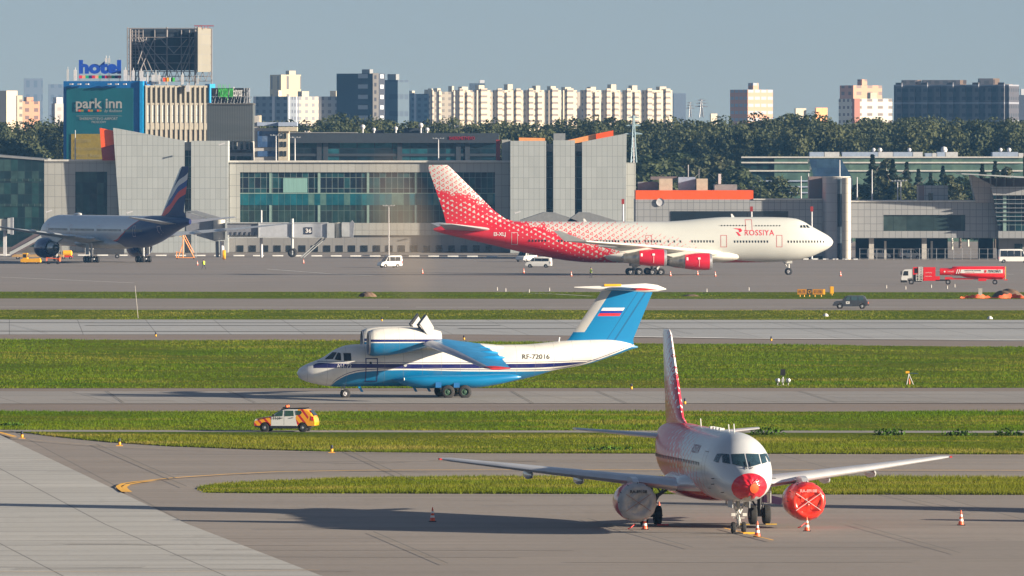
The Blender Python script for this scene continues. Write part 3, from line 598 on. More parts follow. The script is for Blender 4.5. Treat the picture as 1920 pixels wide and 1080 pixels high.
# ---------------------------------------------------------------- blue and white high-wing transport
def build_transport():
    gzv = 1.545; th = R(8)
    root = thing('transport_plane', 'blue and white high winged cargo jet with engines above its wing', 'airplane', (-16.34, 729.6, gzv), th)
    # local +x aft, local -y towards camera
    st = [(0, 1.95, .04, .04, .04), (.2, 1.94, .45, .36, .4), (.8, 1.92, .85, .72, .66), (1.6, 1.93, 1.15, 1.02, .86), (2.1, 1.98, 1.28, 1.22, 1.0), (3.0, 2.15, 1.45, 1.62, 1.25), (3.8, 2.35, 1.53, 1.7, 1.45), (5.2, 2.5, 1.58, 1.62, 1.58), (14.0, 2.5, 1.58, 1.55, 1.57), (16, 2.7, 1.56, 1.35, 1.55), (18, 2.95, 1.45, 1.15, 1.36), (20, 3.2, 1.25, 1.1, 1.06), (22.2, 3.5, 1.0, .92, .98), (24.5, 3.82, .6, .55, .58), (25.6, 3.86, .3, .26, .22), (26.2, 3.84, .06, .06, .05)]
    fu = Fus(st, 52, .35)
    t = NT(bpy.data.materials.new('transport_skin')); x, y, z = t.xyz()
    W = (.72, .71, .66); B = (.0, .165, .37); N = (.005, .01, .12)
    col = W
    lb = t.curve(x, [(0, .0), (2.25, .55), (2.7, 1.2), (3.3, 1.62), (4.0, 1.9), (4.8, 2.05), (14, 2.05), (18.6, 2.05), (20.0, 2.12), (21.3, 2.35), (22.2, 2.6), (26, 4)], 0, 26, -1, 5)
    col = t.mix(t.m('LESS_THAN', z, lb), W, B)
    col = t.mix(t.m('LESS_THAN', t.m('ABSOLUTE', t.m('SUBTRACT', z, t.m('ADD', lb, .13))), .025), col, N)
    hi = t.curve(x, [(0, 2.3), (.7, 2.32), (1.6, 2.72), (2.4, 2.7), (15.5, 2.62), (19.5, 2.66), (21.4, 2.72), (22.4, 2.74), (26, 2.9)], 0, 26, 1, 5)
    lo = t.curve(x, [(0, 2.5), (.75, 2.33), (1.4, 2.34), (15.5, 2.3), (19.0, 2.34), (21, 2.5), (22.1, 2.72), (26, 3.6)], 0, 26, 1, 5)
    col = t.mix(t.m('MULTIPLY', t.m('LESS_THAN', z, hi), t.m('GREATER_THAN', z, lo)), col, N)
    col = t.mix(t.m('MULTIPLY', t.m('LESS_THAN', t.m('ABSOLUTE', t.m('SUBTRACT', z, t.m('ADD', hi, .11))), .02), t.m('GREATER_THAN', x, 1.5)), col, N)
    st_ = t.ramp(t.noise(1.2, 6, stretch=(.5, 1, .7)), .45, .8); col = t.mix(t.m('MULTIPLY', st_, .25), col, (.2, .17, .13))
    nose = t.m('LESS_THAN', x, 1.15); seam = t.m('LESS_THAN', t.m('ABSOLUTE', t.m('SUBTRACT', t.m('FRACT', t.m('DIVIDE', x, 1.45)), .5)), .009)
    col = t.mix(nose, col, (.7, .69, .68)); col = t.mix(t.m('MULTIPLY', seam, .5), col, (.2, .2, .2))
    MC['transport_skin'] = t.fin(col, .38, coat=.15)
    body = fu.mesh(MB()).build('fuselage', M('transport_skin'), root)
    sd_ = lambda off=.02: (lambda u, v: fu.side(u, v, -1, off))
    for sg in (-1, 1):
        for q in (((2.02, 2.98), (2.62, 3.02), (2.95, 3.52), (2.65, 3.5)), ((2.72, 2.98), (3.22, 2.9), (3.22, 3.45), (3.02, 3.5)), ((3.42, 2.88), (3.98, 2.88), (3.98, 3.46), (3.42, 3.46))):
            patch(lambda u, v: fu.side(u, v, sg, .02), q).build('cockpit_window', M('dark_glass'), body)
    mb = outline(sd_(.022), 5.05, 6.0, 1.3, 3.08, .07); mb.build('door', M('navy_line'), body)
    mb = MB(); mb.add([fu.side(5.45+.1*math.cos(a), 2.72+.1*math.sin(a), -1, .03) for a in np.linspace(0, 6.28, 13)[:-1]], [tuple(range(12))]); mb.build('door_window', M('dark_glass'), body)
    mb = MB(); mb.add([fu.side(8.1+.13*math.cos(a), 2.55+.13*math.sin(a), -1, .03) for a in np.linspace(0, 6.28, 13)[:-1]], [tuple(range(12))]); mb.build('porthole', M('grey_paint'), body)
    text_mesh('АН-72', .42, M('letter_white'), 'type_marking', lambda u, v: fu.side(2.85+u, 2.33+v, -1, .025), parent=body)
    text_mesh('RF-72016', .5, M('black'), 'registration', lambda u, v: fu.side(17.05+u, 2.99+v, -1, .03), parent=body, sx=1.12)
    # sponsons
    t = NT(bpy.data.materials.new('sponson_skin')); n = t.ramp(t.noise(1.0, 6, stretch=(.4, 1, 1)), .4, .75)
    MC['sponson'] = t.fin(t.mix(t.m('MULTIPLY', n, .45), (.0, .175, .39), (.003, .09, .25)), .36, coat=.2)
    mat('blue_skin', (.012, .26, .58), .36, var=.15, scale=1.2, coat=.2)
    for sg in (-1, 1):
        sp = Fus([(7.2, 1.45, .05, .05, .05), (8.2, 1.42, .55, .3, .45), (9.6, 1.4, .8, .42, .62), (13, 1.4, .85, .45, .62), (15.2, 1.5, .6, .4, .45), (16.6, 1.6, .25, .2, .2), (17.0, 1.62, .04, .04, .04)], 28, .4)
        m_ = sp.mesh(MB())
        for i, v in enumerate(m_.v): m_.v[i] = (v[0], v[1]+sg*1.42, v[2])
        so_ = m_.build('landing_gear_fairing', M('sponson'), root)
        if sg < 0:
            b_ = MB(); b_.rev([(0, .12), (.03, .09), (.03, .01)], (7.95, -1.9, 1.5), 'x', 12); lo_ = b_.build('landing_light', M('lamp_on'), so_)
    # engines
    for sg in (-1, 1):
        t = MC.get('nacelle')
        if not t:
            t = NT(bpy.data.materials.new('nacelle_skin')); x, y, z = t.xyz()
            c = t.mix(t.m('LESS_THAN', z, 4.26), W, B); c = t.mix(t.m('MULTIPLY', t.m('GREATER_THAN', z, 4.34), t.m('LESS_THAN', z, 4.53)), c, N)
            sm = t.m('LESS_THAN', t.m('ABSOLUTE', t.m('SUBTRACT', t.m('FRACT', t.m('DIVIDE', x, 1.15)), .5)), .009)
            c = t.mix(t.m('MULTIPLY', sm, .45), c, (.2, .19, .17)); n_ = t.ramp(t.noise(1.5, 6, stretch=(.5, 1, 1)), .45, .8); c = t.mix(t.m('MULTIPLY', n_, .22), c, (.25, .2, .15))
            MC['nacelle'] = t.fin(c, .38, coat=.15)
        ey = sg*1.95
        ns = Fus([(5.3, 4.25, .93, .93, .93), (5.6, 4.27, 1.02, 1.02, 1.02), (6.6, 4.3, 1.06, 1.1, 1.0), (7.8, 4.35, 1.04, 1.08, .88), (9.2, 4.45, .98, .95, .68), (10.2, 4.55, .9, .72, .45), (10.75, 4.62, .75, .5, .35)], 36, .4)
        rs = [[(x_, p.y+ey, p.z) for p in [ns.pt(x_, 2*math.pi*j/36) for j in range(36)]] for x_ in ns.xs]
        m_ = MB(); m_.loft(rs, 0, False, True); en = m_.build('engine', M('nacelle'), root)
        b_ = MB(); b_.rev([(5.36, .93), (5.2, .9), (5.18, .84), (5.3, .78), (6.2, .74)], (0, ey, 4.25), 'x', 36); b_.build('intake_lip', M('intake'), en)
        b_ = MB(); b_.rev([(6.1, .76), (6.1, .2), (5.8, .02)], (0, ey, 4.25), 'x', 24); b_.build('fan', M('dark_metal'), en)
        b_ = MB(); b_.rev([(10.7, .5), (10.6, .05)], (0, ey, 4.62), 'x', 20); b_.build('nozzle', M('dark_metal'), en)
        # open reverser doors: thick leaning plates
        for dx in (0,):
            c0 = Vector((9.62, ey+(-.32 if sg < 0 else .32), 5.5)); b_ = MB()
            pl = [(-.56, .2), (-.05, .86), (.5, -.05), (.44, -.95), (.12, -.8)]
            b_.prism([c0+Vector((a, -.55 if sg < 0 else .55, b)) for a, b in pl], (-.05, .14 if sg < 0 else -.14, 0))
            b_.prism([c0+Vector((a, -.4, b)) for a, b in [(-.72, .12), (-.53, .02), (.12, -.9), (-.08, -.9)]], (0, .75, 0), 1)
            b_.prism([c0+Vector((a, -.41, b)) for a, b in [(-.72, .12), (-.1, .92), (-.03, .74), (-.52, .06)]], (0, .75, 0), 1)
            b_.build('reverser_door', [M('white_paint'), M('dark_metal')], en)
        # wing
        w_ = wing([(0, 9.1, 4.6, 4.15, 1.2), (2.6, 9.3, 4.4, 4.2, 1.15), (3.2, 9.35, 4.3, 4.15, 1.1), (8.5, 10.6, 3.6, 3.55, 1.0), (15.6, 12.35, 1.85, 2.6, .9), (15.95, 12.6, 1.5, 2.57, .6)], sg=sg)
        wo_ = w_.build('wing', M('wing_blue'), root)
        le = MB(); rs = []
        for sp_, xl, ch, z_, tk in [(3.1, 9.3, 4.3, 4.16, 1.15), (8.5, 10.57, 3.6, 3.55, 1.05), (15.3, 12.2, 1.95, 2.64, .98)]:
            rs.append([(xl+a*ch, sg*sp_, z_+b*ch*tk*1.12) for a, b in [(.16, .055), (.08, .046), (.02, .026), (-.008, 0), (.02, -.02), (.08, -.03), (.16, -.034)]])
        le.loft(rs, 0, False, True, closed=False); le.build('slat', M('slat_grey'), wo_)
        tp = MB(); tp.loft([[(xl+a*ch, sg*sp_, z_+b*ch*tk) for a, b in AF] for sp_, xl, ch, z_, tk in [(15.3, 12.25, 1.98, 2.65, 1.0), (16.0, 12.6, 1.5, 2.56, .8)]], 0, True, True); tp.build('wing_tip', M('tip_red'), wo_)
        for yy, xx, zz in ((5.2, 13.2, 3.85), (8.2, 13.4, 3.6), (11.2, 13.45, 3.3)):
            b_ = MB(); b_.rev([(-.9, .02), (-.4, .14), (.3, .17), (.75, .1), (.95, .02)], (xx, sg*yy, zz), 'x', 10); b_.build('flap_fairing', M('blue_skin'), wo_)
    # wing centre fairing
    cf = Fus([(8.3, 3.9, .1, .1, .1), (9.2, 3.95, 1.2, .35, .3), (12, 3.9, 1.35, .38, .3), (15, 3.78, 1.1, .3, .3), (17.2, 3.7, .3, .12, .1)], 28, .5); cf.mesh(MB()).build('wing_fairing', M('transport_skin'), root)
    # fin with blue skin, grey leading band and flag
    t = NT(bpy.data.materials.new('transport_fin')); x, y, z = t.xyz()
    le_ = t.m('ADD', 20.75, t.m('MULTIPLY', t.m('SUBTRACT', z, 4.3), .66)); dd = t.m('SUBTRACT', x, le_)
    c = t.mix(t.m('MULTIPLY', t.m('LESS_THAN', dd, .85), t.m('GREATER_THAN', z, 5.0)), (.0, .18, .41), (.5, .49, .46))
    inx = t.m('MULTIPLY', t.m('GREATER_THAN', dd, 1.05), t.m('LESS_THAN', dd, 2.75))
    for z0, z1, cc in ((6.63, 6.85, (.78, .76, .72)), (6.43, 6.63, (.01, .03, .3)), (6.22, 6.43, (.6, .02, .02))): c = t.mix(t.m('MULTIPLY', inx, t.m('MULTIPLY', t.m('GREATER_THAN', z, z0), t.m('LESS_THAN', z, z1))), c, cc)
    for k in (2.95, 3.55, 3.62): c = t.mix(t.m('MULTIPLY', t.m('LESS_THAN', t.m('ABSOLUTE', t.m('SUBTRACT', dd, k)), .025), .7), c, (.01, .03, .08))
    n_ = t.ramp(t.noise(1.2, 5), .45, .8); c = t.mix(t.m('MULTIPLY', n_, .25), c, (.005, .12, .36)); MC['transport_fin'] = t.fin(c, .4, coat=.15)
    fin_mesh([(3.9, 19.9, 6.0, .8), (4.45, 20.85, 5.0, .9), (8.05, 23.35, 4.0, .9), (8.15, 23.4, 4.0, .9)]).build('fin', M('transport_fin'), root)
    b_ = MB(); b_.loft([[(x_, r*math.cos(a)*.8, z_+r*math.sin(a)) for a in np.linspace(0, 2*math.pi, 17)[:-1]] for x_, r, z_ in ((21.3, .03, 8.42), (22.2, .09, 8.4), (23.6, .18, 8.36), (25.2, .28, 8.36), (26.8, .36, 8.36), (27.7, .26, 8.33), (28.4, .03, 8.26))], 0, True, True)
    b_.build('tail_bullet', M('white_paint'), root)
    for sg in (-1, 1):
        tp = wing([(0, 23.6, 2.9, 8.28, 1), (4.9, 25.2, 1.75, 8.28, .9)], sg=sg).build('tailplane', M('tail_blue'), root)
        wing([(4.2, 24.98, 1.92, 8.3, 1.05), (5.05, 25.25, 1.7, 8.29, .9)], sg=sg).build('tailplane_tip', M('tip_red'), tp)
    b_ = MB(); b_.box(23.6, 24.9, -.2, .2, 8.5, 8.66); b_.build('tail_fairing', M('yellow'), root)
    mb = MB(); mb.tube((20.1, 0, 4.3), (20.15, 0, 4.62), .06); mb.build('antenna', M('white_paint'), root)
    # belly strakes, probes
    for x_, y_ in ((4.6, -.35), (8.75, -.35), (9.8, -.35)):
        b_ = MB(); b_.prism([(x_, y_, .95), (x_+.22, y_, .95), (x_+.45, y_, .5), (x_+.25, y_, .5)], (0, .06, 0)); b_.build('blade_antenna', M('blue_skin'), root)
    # gear
    g_ = MB(); g_.tube((3.55, 0, 1.2), (3.7, 0, .35), .07); g_.tube((3.2, 0, 1.1), (3.6, 0, .55), .04); g_.tube((3.7, -.28, .34), (3.7, .28, .34), .05)
    ng = g_.build('nose_gear', M('gear_white'), root)
    for sg in (-1, 1): wheel(ng, (3.7, sg*.24, .37), .37, .22)
    for sg in (-1, 1):
        for gx in (11.3, 12.6):
            g_ = MB(); g_.tube((gx, sg*1.9, .46), (gx, sg*1.3, .5), .09); g_.tube((gx-.3, sg*1.6, 1.25), (gx, sg*1.6, .5), .07); g_.box(gx-.35, gx+.35, sg*1.72-.05, sg*1.72+.05, .75, 1.0)
            mg = g_.build('main_gear', M('gear_white'), root); wheel(mg, (gx, sg*2.05, .52), .52, .34, rim='rim_green')
        for gx in (10.55, 11.95):
            b_ = MB(); b_.box(gx-.22, gx+.22, sg*2.2-.02, sg*2.2+.02, .85, 1.45); b_.build('gear_door', M('blue_dark'), root)
mat('navy_line', (.02, .03, .12), .5); mat('lamp_on', (.9, .85, .7), .2); mat('intake', (.32, .33, .36), .35, .5); mat('wing_blue', (.015, .22, .48), .38, var=.18, scale=1.1, coat=.15); mat('slat_grey', (.36, .4, .5), .35, .35)
mat('tip_red', (.5, .02, .02), .5, var=.2); mat('tail_blue', (.2, .38, .55), .4); mat('rim_green', (.03, .08, .05), .6); mat('blue_dark', (.008, .12, .35), .5)
build_transport()
# ---------------------------------------------------------------- parked regional jet with red covers (nose towards camera)
def build_regional():
    root = thing('regional_jet', 'silver white twin jet parked nose on with red nose cover', 'airplane', (12.3, 493.4, gz(495)), R(98), 'parked twin jets with engine covers')
    st = [(0, 2.62, .04, .04, .04), (.06, 2.62, .3, .27, .27), (.25, 2.62, .58, .5, .5), (.6, 2.64, .85, .72, .7), (1.1, 2.7, 1.1, .95, .9), (1.7, 2.82, 1.32, 1.22, 1.1), (2.4, 2.98, 1.48, 1.6, 1.28), (3.1, 3.14, 1.6, 1.8, 1.45), (4.0, 3.28, 1.68, 1.87, 1.62), (5.2, 3.36, 1.73, 1.86, 1.76), (6.5, 3.38, 1.74, 1.84, 1.8),
          (18.0, 3.38, 1.74, 1.84, 1.8), (21.0, 3.5, 1.62, 1.74, 1.55), (24.0, 3.8, 1.25, 1.4, 1.1), (27.0, 4.2, .75, .9, .65), (29.0, 4.5, .35, .42, .32), (29.8, 4.6, .12, .15, .12)]
    fu = Fus(st, 60, .35)
    t = NT(bpy.data.materials.new('regional_skin')); x, y, z = t.xyz()
    Wc = (.5, .525, .55)
    g = t.m('ADD', .46, t.m('DIVIDE', t.m('SUBTRACT', t.m('ADD', x, t.m('MULTIPLY', t.m('SUBTRACT', 3.4, z), 2.2)), 12.5), 13.0)); g = t.m('MINIMUM', t.m('MAXIMUM', g, -.2), 1.1)
    col = chevrons(t, x, z, g, .62, Wc, (.6, .01, .03))
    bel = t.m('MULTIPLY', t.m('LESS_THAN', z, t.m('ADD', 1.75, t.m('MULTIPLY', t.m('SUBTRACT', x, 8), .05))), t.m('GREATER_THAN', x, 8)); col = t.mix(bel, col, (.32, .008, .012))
    ln = t.m('MULTIPLY', t.m('LESS_THAN', t.m('ABSOLUTE', y), .07), t.m('MULTIPLY', t.m('GREATER_THAN', z, 4), t.m('GREATER_THAN', x, 10.5))); col = t.mix(ln, col, (.6, .02, .04))
    MC['regional_skin'] = t.fin(paint_noise(t, col, .06), .3, .1, spec=.35, coat=.1, bump=t.noise(.9, 2), bd=.01)
    body = fu.mesh(MB()).build('fuselage', M('regional_skin'), root)
    # windscreen: panes in the front view (y, z); +y is the viewer's left
    frame = M('dark_glass_blue')
    def fr(y, z): return fu.front(y, z, .025)
    for sg in (1, -1):
        q = [(.04*sg, 3.56), (.66*sg, 3.66), (.70*sg, 4.15), (.04*sg, 4.22)] 
        mb = MB(); a, b, c, d = [Vector((*k, 0)) for k in ((.045*sg, 3.53), (.74*sg, 3.68), (.72*sg, 4.17), (.045*sg, 4.2))]
        mb.grid(lambda u, v: fr(*(a.lerp(b, u).lerp(d.lerp(c, u), v))[:2]), 8, 6).build('windscreen', frame, body)
        a2, b2, c2, d2 = [Vector((*k, 0)) for k in ((.83*sg, 3.68), (1.16*sg, 3.74), (1.1*sg, 4.18), (.8*sg, 4.16))]
        mb = MB(); mb.grid(lambda u, v: fr(*(a2.lerp(b2, u).lerp(d2.lerp(c2, u), v))[:2]), 6, 6).build('cockpit_window', frame, body)
        patch(lambda u, v: fu.side(u, v, sg, .02), ((2.42, 3.72), (3.0, 3.78), (2.98, 4.16), (2.55, 4.18)), 6, 6).build('cockpit_window', frame, body)
        w_ = MB(); w_.tube(fr(.1*sg, 3.46)+Vector((-.03, 0, 0)), fr(.22*sg, 3.52)+Vector((-.03, 0, 0)), .018); w_.tube(fr(.1*sg, 3.44)+Vector((-.04, 0, 0)), fr(.12*sg, 3.8)+Vector((-.03, 0, 0)), .012); w_.build('wiper', M('black'), body)
    # frame strip around windows
    # nose cover: cloth over the radome, with folds and a pocket
    mb = MB(); N_, K_ = 72, 12
    def cov(u, v):
        a = u*2*math.pi; rr = v; yr, zr = .9, .72
        Yc, Zc = rr*yr*math.cos(a), 2.5+rr*zr*math.sin(a)
        p = fu.front(Yc, Zc, .06, 3.5); f_ = .035*math.sin(a*9+math.sin(v*5)*1.5)*v+.02*math.sin(a*17+v*9)*v
        return p+Vector((-f_-.03*(1-v), 0, 0))
    mb.grid(cov, N_, K_); cv = mb.build('nose_cover', M('vinyl_red'), root)
    mb = MB(); mb.grid(lambda u, v: fu.front(-.15+.22*v*math.cos(u*6.283), 2.42+.26*v*math.sin(u*6.283), .13, 3.5), 24, 3); mb.build('pocket', M('orange_cloth'), cv)
    mb = MB(); mb.tube(fu.front(-.08, 2.7, .13), fu.front(-.3, 2.9, .13), .012); mb.build('strap', M('pink_letter'), cv)
    # door outlines, windows on both sides
    for sg in (1, -1):
        outline(lambda u, v: fu.side(u, v, sg, .012), 4.5, 5.35, 2.3, 4.25, .035).build('door', M('seam_grey'), body)
        wme = None
        for k in range(30):
            x_ = 6.3+k*.56; p = fu.side(x_, 3.55, sg, .012)
            if wme is None: mb = MB(); mb.box(-.06, .06, -.012, .012, -.09, .09); o = mb.build('cabin_window', M('window_grey'), body, loc=p); wme = o.data
            else: o = link_mesh('cabin_window', wme, body, p)
            o.rotation_euler = (sg*-.06, 0, 0)
    text_mesh('ROSSIYA', .62, M('logo_grey'), 'airline_title', lambda u, v: fu.side(9.6-u, 4.05+v, 1, .02), parent=body)
    for x_, h_ in ((5.3, .42), (7.0, .35), (16.2, .4)):
        zt = fu.at(x_)[0]+fu.at(x_)[2]; mb = MB(); mb.prism([(x_, -.02, zt-.05), (x_+.25, -.02, zt-.05), (x_+.3, -.02, zt+h_), (x_+.2, -.02, zt+h_)], (0, .04, 0)); mb.build('antenna', M('white_paint'), root)
    for x_ in (9.5, 10.6, 11.5, 12.6): mb = MB(); zt = fu.at(x_)[0]+fu.at(x_)[2]; mb.obox((x_, 0, zt+.03), .45, .25, .12); mb.build('roof_fairing', M('white_paint'), root)
    # probes near the nose
    for sg in (1, -1):
        for x_, z_ in ((2.6, 2.9), (2.9, 2.6), (1.9, 2.2)):
            p = fu.side(x_, z_, sg, .0); mb = MB(); mb.tube(p, p+Vector((-.05, sg*.16, 0)), .02); mb.tube(p+Vector((-.05, sg*.16, 0)), p+Vector((-.3, sg*.16, 0)), .018); mb.build('probe', M('dark_metal'), body)
    # belly fairing
    bf = Fus([(8.3, 2.35, .2, .3, .3), (9.8, 2.3, 1.7, .8, .72), (11.5, 2.25, 2.2, .9, .82), (15.5, 2.25, 2.2, .9, .82), (18.5, 2.35, 1.3, .7, .6), (20, 2.5, .2, .2, .2)], 40, .4)
    bf.mesh(MB()).build('wing_fairing', M('regional_belly'), root)
    for sg in (1, -1):
        w_ = wing([(1.2, 10.2, 6.2, 2.1, 1.35), (2.0, 10.9, 5.4, 2.2, 1.35), (4.6, 12.4, 3.9, 2.48, 1.5), (9, 14.9, 2.7, 2.95, 1.5), (13.2, 17.35, 1.55, 3.42, 1.4), (13.75, 17.8, 1.05, 3.48, .9)], sg=sg)
        wo_ = w_.build('wing', M('wing_silver'), root)
        b_ = MB(); b_.obox((18.0, sg*13.75, 3.48), .6, .12, .08); b_.build('wing_tip', M('tip_red'), wo_)
        for yy, xx, zz in ((6.6, 16.2, 2.52), (9.2, 16.9, 2.8)):
            b_ = MB(); b_.rev([(-1.6, .02), (-1.2, .14), (0, .2), (.8, .16), (1.2, .03)], (xx, sg*yy, zz-.12), 'x', 12, sy=1.3); b_.build('flap_fairing', M('wing_silver'), wo_)
        # engine
        ex, ey, ez = 9.7, (4.4 if sg > 0 else -4.62), 1.42
        e = MB(); e.rev([(0, .78), (-.04, .86), (.06, .92), (.5, 1.0), (1.6, 1.01), (2.8, .92), (3.6, .74)], (ex, ey, ez), 'x', 44); en = e.build('engine', M('engine_red') , root)
        e = MB(); e.rev([(3.55, .62), (4.4, .45), (5.0, .1)], (ex, ey, ez), 'x', 24); e.build('nozzle', M('nozzle'), en)
        e = MB(); e.loft([[(a, ey+b*.16, c) for b in (-1, 1)]+[(a, ey+b*.16, d) for b in (1, -1)] for a, c, d in ((ex+.7, ez+1.0, ez+1.05), (ex+1.1, ez+.9, ez+1.22), (ex+1.8, ez+.8, ez+1.3), (ex+2.8, ez+.75, ez+1.22), (ex+5.0, ez+.8, ez+1.0))], 0, True, False); e.build('pylon', M('wing_silver'), en)
        # cover: cap over the intake with rumpled centre
        cm = M('cover_grey') if sg > 0 else M('vinyl_orange')
        def cvr(u, v, ex=ex, ey=ey, ez=ez, sg=sg):
            a = u*2*math.pi
            if v < .35: x_ = -.10+.02*math.sin(a*5); r_ = .6*v/.35; x_ += .035*math.sin(7*math.cos(a)*r_+9*r_*math.sin(a))+.03*math.sin(11*r_*math.sin(a+.5))
            elif v < .55: r_ = .6+.26*(v-.35)/.2; x_ = -.1-.05*math.sin((v-.35)/.2*math.pi)
            else: k = (v-.55)/.45; r_ = .86+.17*math.sin(k*math.pi/2)+.01*math.sin(a*14); x_ = -.1+(.42 if sg > 0 else .75)*k+.03*math.sin(a*6)
            return Vector((ex+x_, ey+r_*math.cos(a), ez+r_*math.sin(a)))
        mb = MB(); mb.grid(cvr, 80, 26); c_ = mb.build('engine_cover', cm, en)
        mb = MB()
        for s2 in (1, -1): mb.tube((ex-.19, ey-.66, ez-.45*s2), (ex-.19, ey+.66, ez+.45*s2), .018, n=6)
        mb.build('cross_straps', M('strap_pale') if sg < 0 else M('strap_brown'), c_)
        text_mesh('RA-89108', .22, M('black') if sg > 0 else M('pink_letter'), 'registration', lambda u, v: (ex-.2, ey+.45-u, ez+.5+v), parent=c_, off=.006)
        mb = MB(); mb.tube((ex+.3, ey+.1, ez-1.12), (ex+.1, ey+.35, ez-1.3), .025); mb.tube((ex+.1, ey+.35, ez-1.3), (ex+.2, ey+.5, ez-1.38), .03); mb.build('streamer', M('red_cloth'), c_)
        mb = MB(); [mb.tube(cvr(k/12, .8)+Vector((-.02, 0, 0)), cvr(k/12, .93)+Vector((-.02, 0, .03)), .02, n=5) for k in range(12)]; mb.build('buckles', M('black'), c_)
        # tailplane
        wing([(.3, 24.7, 3.3, 4.35, 1), (5.05, 27.6, 1.5, 4.75, .9)], sg=sg).build('tailplane', M('wing_silver'), root)
        # main gear
        gx, gy = 16.0, (2.75 if sg > 0 else -3.1)
        g_ = MB(); g_.tube((gx, gy, 2.3), (gx, gy, .5), .13); g_.tube((gx, gy, 1.25), (gx-.1, gy-sg*1.3, 2.2), .07); g_.tube((gx+.3, gy, .75), (gx+.6, gy-sg*.9, 2.1), .05); g_.tube((gx-.2, gy, .55), (gx-.3, gy, 1.7), .05); g_.tube((gx-.25, gy+sg*.15, .6), (gx-.25, gy+sg*.15, 2.0), .025); g_.tube((gx, gy-.5, .5), (gx, gy+.5, .5), .09)
        g_.tube((gx-.1, gy-sg*.5, 1.7), (gx-.1, gy, 1.45), .05); g_.tube((gx, gy-sg*.55, 1.7), (gx+.05, gy-sg*.2, 2.2), .04)
        mg = g_.build('main_gear', M('gear_dark'), root)
        for k in (-.37, .37): wheel(mg, (gx, gy+k, .52), .52, .38)
        b_ = MB(); b_.box(gx-.5, gx+.55, gy+sg*.52-.03, gy+sg*.52+.03, 1.15, 2.25); b_.build('gear_door', M('wing_silver'), root)
    t = NT(bpy.data.materials.new('regional_fin')); x, y, z = t.xyz()
    g = t.m('ADD', .46, t.m('DIVIDE', t.m('SUBTRACT', 7.3, z), 5.5)); g = t.m('MINIMUM', t.m('MAXIMUM', g, .1), 1.1)
    MC['regional_fin'] = t.fin(chevrons(t, x, z, g, .5, (.66, .66, .66)), .3, coat=.4)
    fin_mesh([(4.9, 19.5, 8.6, .25), (5.2, 21.2, 7.0, .55), (5.5, 22.6, 5.8, .85), (6.2, 23.4, 5.2, 1.1), (9.9, 26.6, 2.8, 1.1), (10.15, 27.1, 2.0, .7)]).build('fin', M('regional_fin'), root)
    # nose gear
    g_ = MB(); gx = 4.06
    g_.tube((gx, 0, 2.0), (gx, 0, .3), .085); g_.tube((gx, 0, 1.1), (gx, 0, .62), .11); g_.tube((gx-.05, -.38, 1.75), (gx, -.05, 1.0), .05); g_.tube((gx-.05, .38, 1.75), (gx, .05, 1.0), .05); g_.tube((gx+.9, 0, 1.8), (gx, 0, 1.0), .05)
    g_.tube((gx, -.4, .3), (gx, .4, .3), .06); g_.tube((gx-.15, 0, .95), (gx-.28, 0, .65), .035); g_.tube((gx-.28, 0, .65), (gx-.08, 0, .35), .035); g_.obox((gx-.15, .3, .98), .12, .22, .16); g_.obox((gx-.15, -.3, .98), .12, .22, .16); g_.tube((gx-.12, -.22, 1.3), (gx-.12, .22, 1.3), .03); g_.tube((gx-.1, -.3, .8), (gx-.1, .3, .8), .025)
    for k in range(6): a = random.random(); g_.tube((gx-.1, random.uniform(-.15, .15), .4+a), (gx-.12, random.uniform(-.2, .2), .7+a), .015, n=5)
    ng = g_.build('nose_gear', M('gear_white'), root)
    b_ = MB()
    for k in (-.45, .45): b_.box(gx-.9, gx+.6, k-.02, k+.02, 1.35, 1.8)
    b_.build('gear_door', M('grey_paint'), ng)
    for k in (-.27, .27): wheel(ng, (gx, k, .3), .3, .2, name='wheel')
    b_ = MB(); b_.box(7.8, 8.1, -.02, .02, 1.35, 1.6); b_.build('antenna', M('dark_metal'), root)
    b_ = MB(); b_.add([(18.6, -3.5, 1.1), (18.3, -4.6, .95), (17.9, -4.9, 1.25), (18.2, -3.6, 1.55)]+[(18.62, -3.5, 1.12), (18.32, -4.6, .97), (17.92, -4.9, 1.27), (18.22, -3.6, 1.57)], [(0, 1, 2, 3), (4, 7, 6, 5), (0, 4, 5, 1), (1, 5, 6, 2), (2, 6, 7, 3), (3, 7, 4, 0)]); b_.build('gear_streamer', M('violet_cloth'), root)
    return root
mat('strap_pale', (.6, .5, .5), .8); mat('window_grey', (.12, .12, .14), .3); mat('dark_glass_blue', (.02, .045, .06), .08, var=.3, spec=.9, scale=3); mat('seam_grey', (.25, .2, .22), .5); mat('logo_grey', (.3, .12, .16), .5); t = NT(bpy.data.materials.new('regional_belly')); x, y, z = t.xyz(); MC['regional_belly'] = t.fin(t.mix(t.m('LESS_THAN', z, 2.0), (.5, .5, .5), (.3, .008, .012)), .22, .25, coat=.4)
mat('wing_silver', (.62, .63, .65), .28, .45, var=.08, scale=.8); mat('strap_brown', (.35, .2, .16), .8); mat('pink_letter', (.8, .3, .3), .7); mat('gear_dark', (.1, .1, .11), .5, .3); mat('violet_cloth', (.2, .13, .32), .8)
mat('vinyl_red', (.58, .015, .03), .25, var=.18, scale=3, coat=.3); mat('orange_cloth', (.85, .1, .02), .6, var=.08); mat('vinyl_orange', (.58, .028, .014), .3, var=.2, scale=2.5, coat=.25)
t = NT(bpy.data.materials.new('cover_grey')); n_ = t.ramp(t.noise(2.5, 6), .35, .7); n2_ = t.ramp(t.noise(7, 5, stretch=(1, 1, .3)), .45, .7)
MC['cover_grey'] = t.fin(t.mix(t.m('MULTIPLY', n2_, .5), t.mix(n_, (.46, .45, .44), (.33, .32, .32)), (.5, .43, .42)), .75, bump=t.noise(4, 5), bd=.06)
RJ = build_regional()
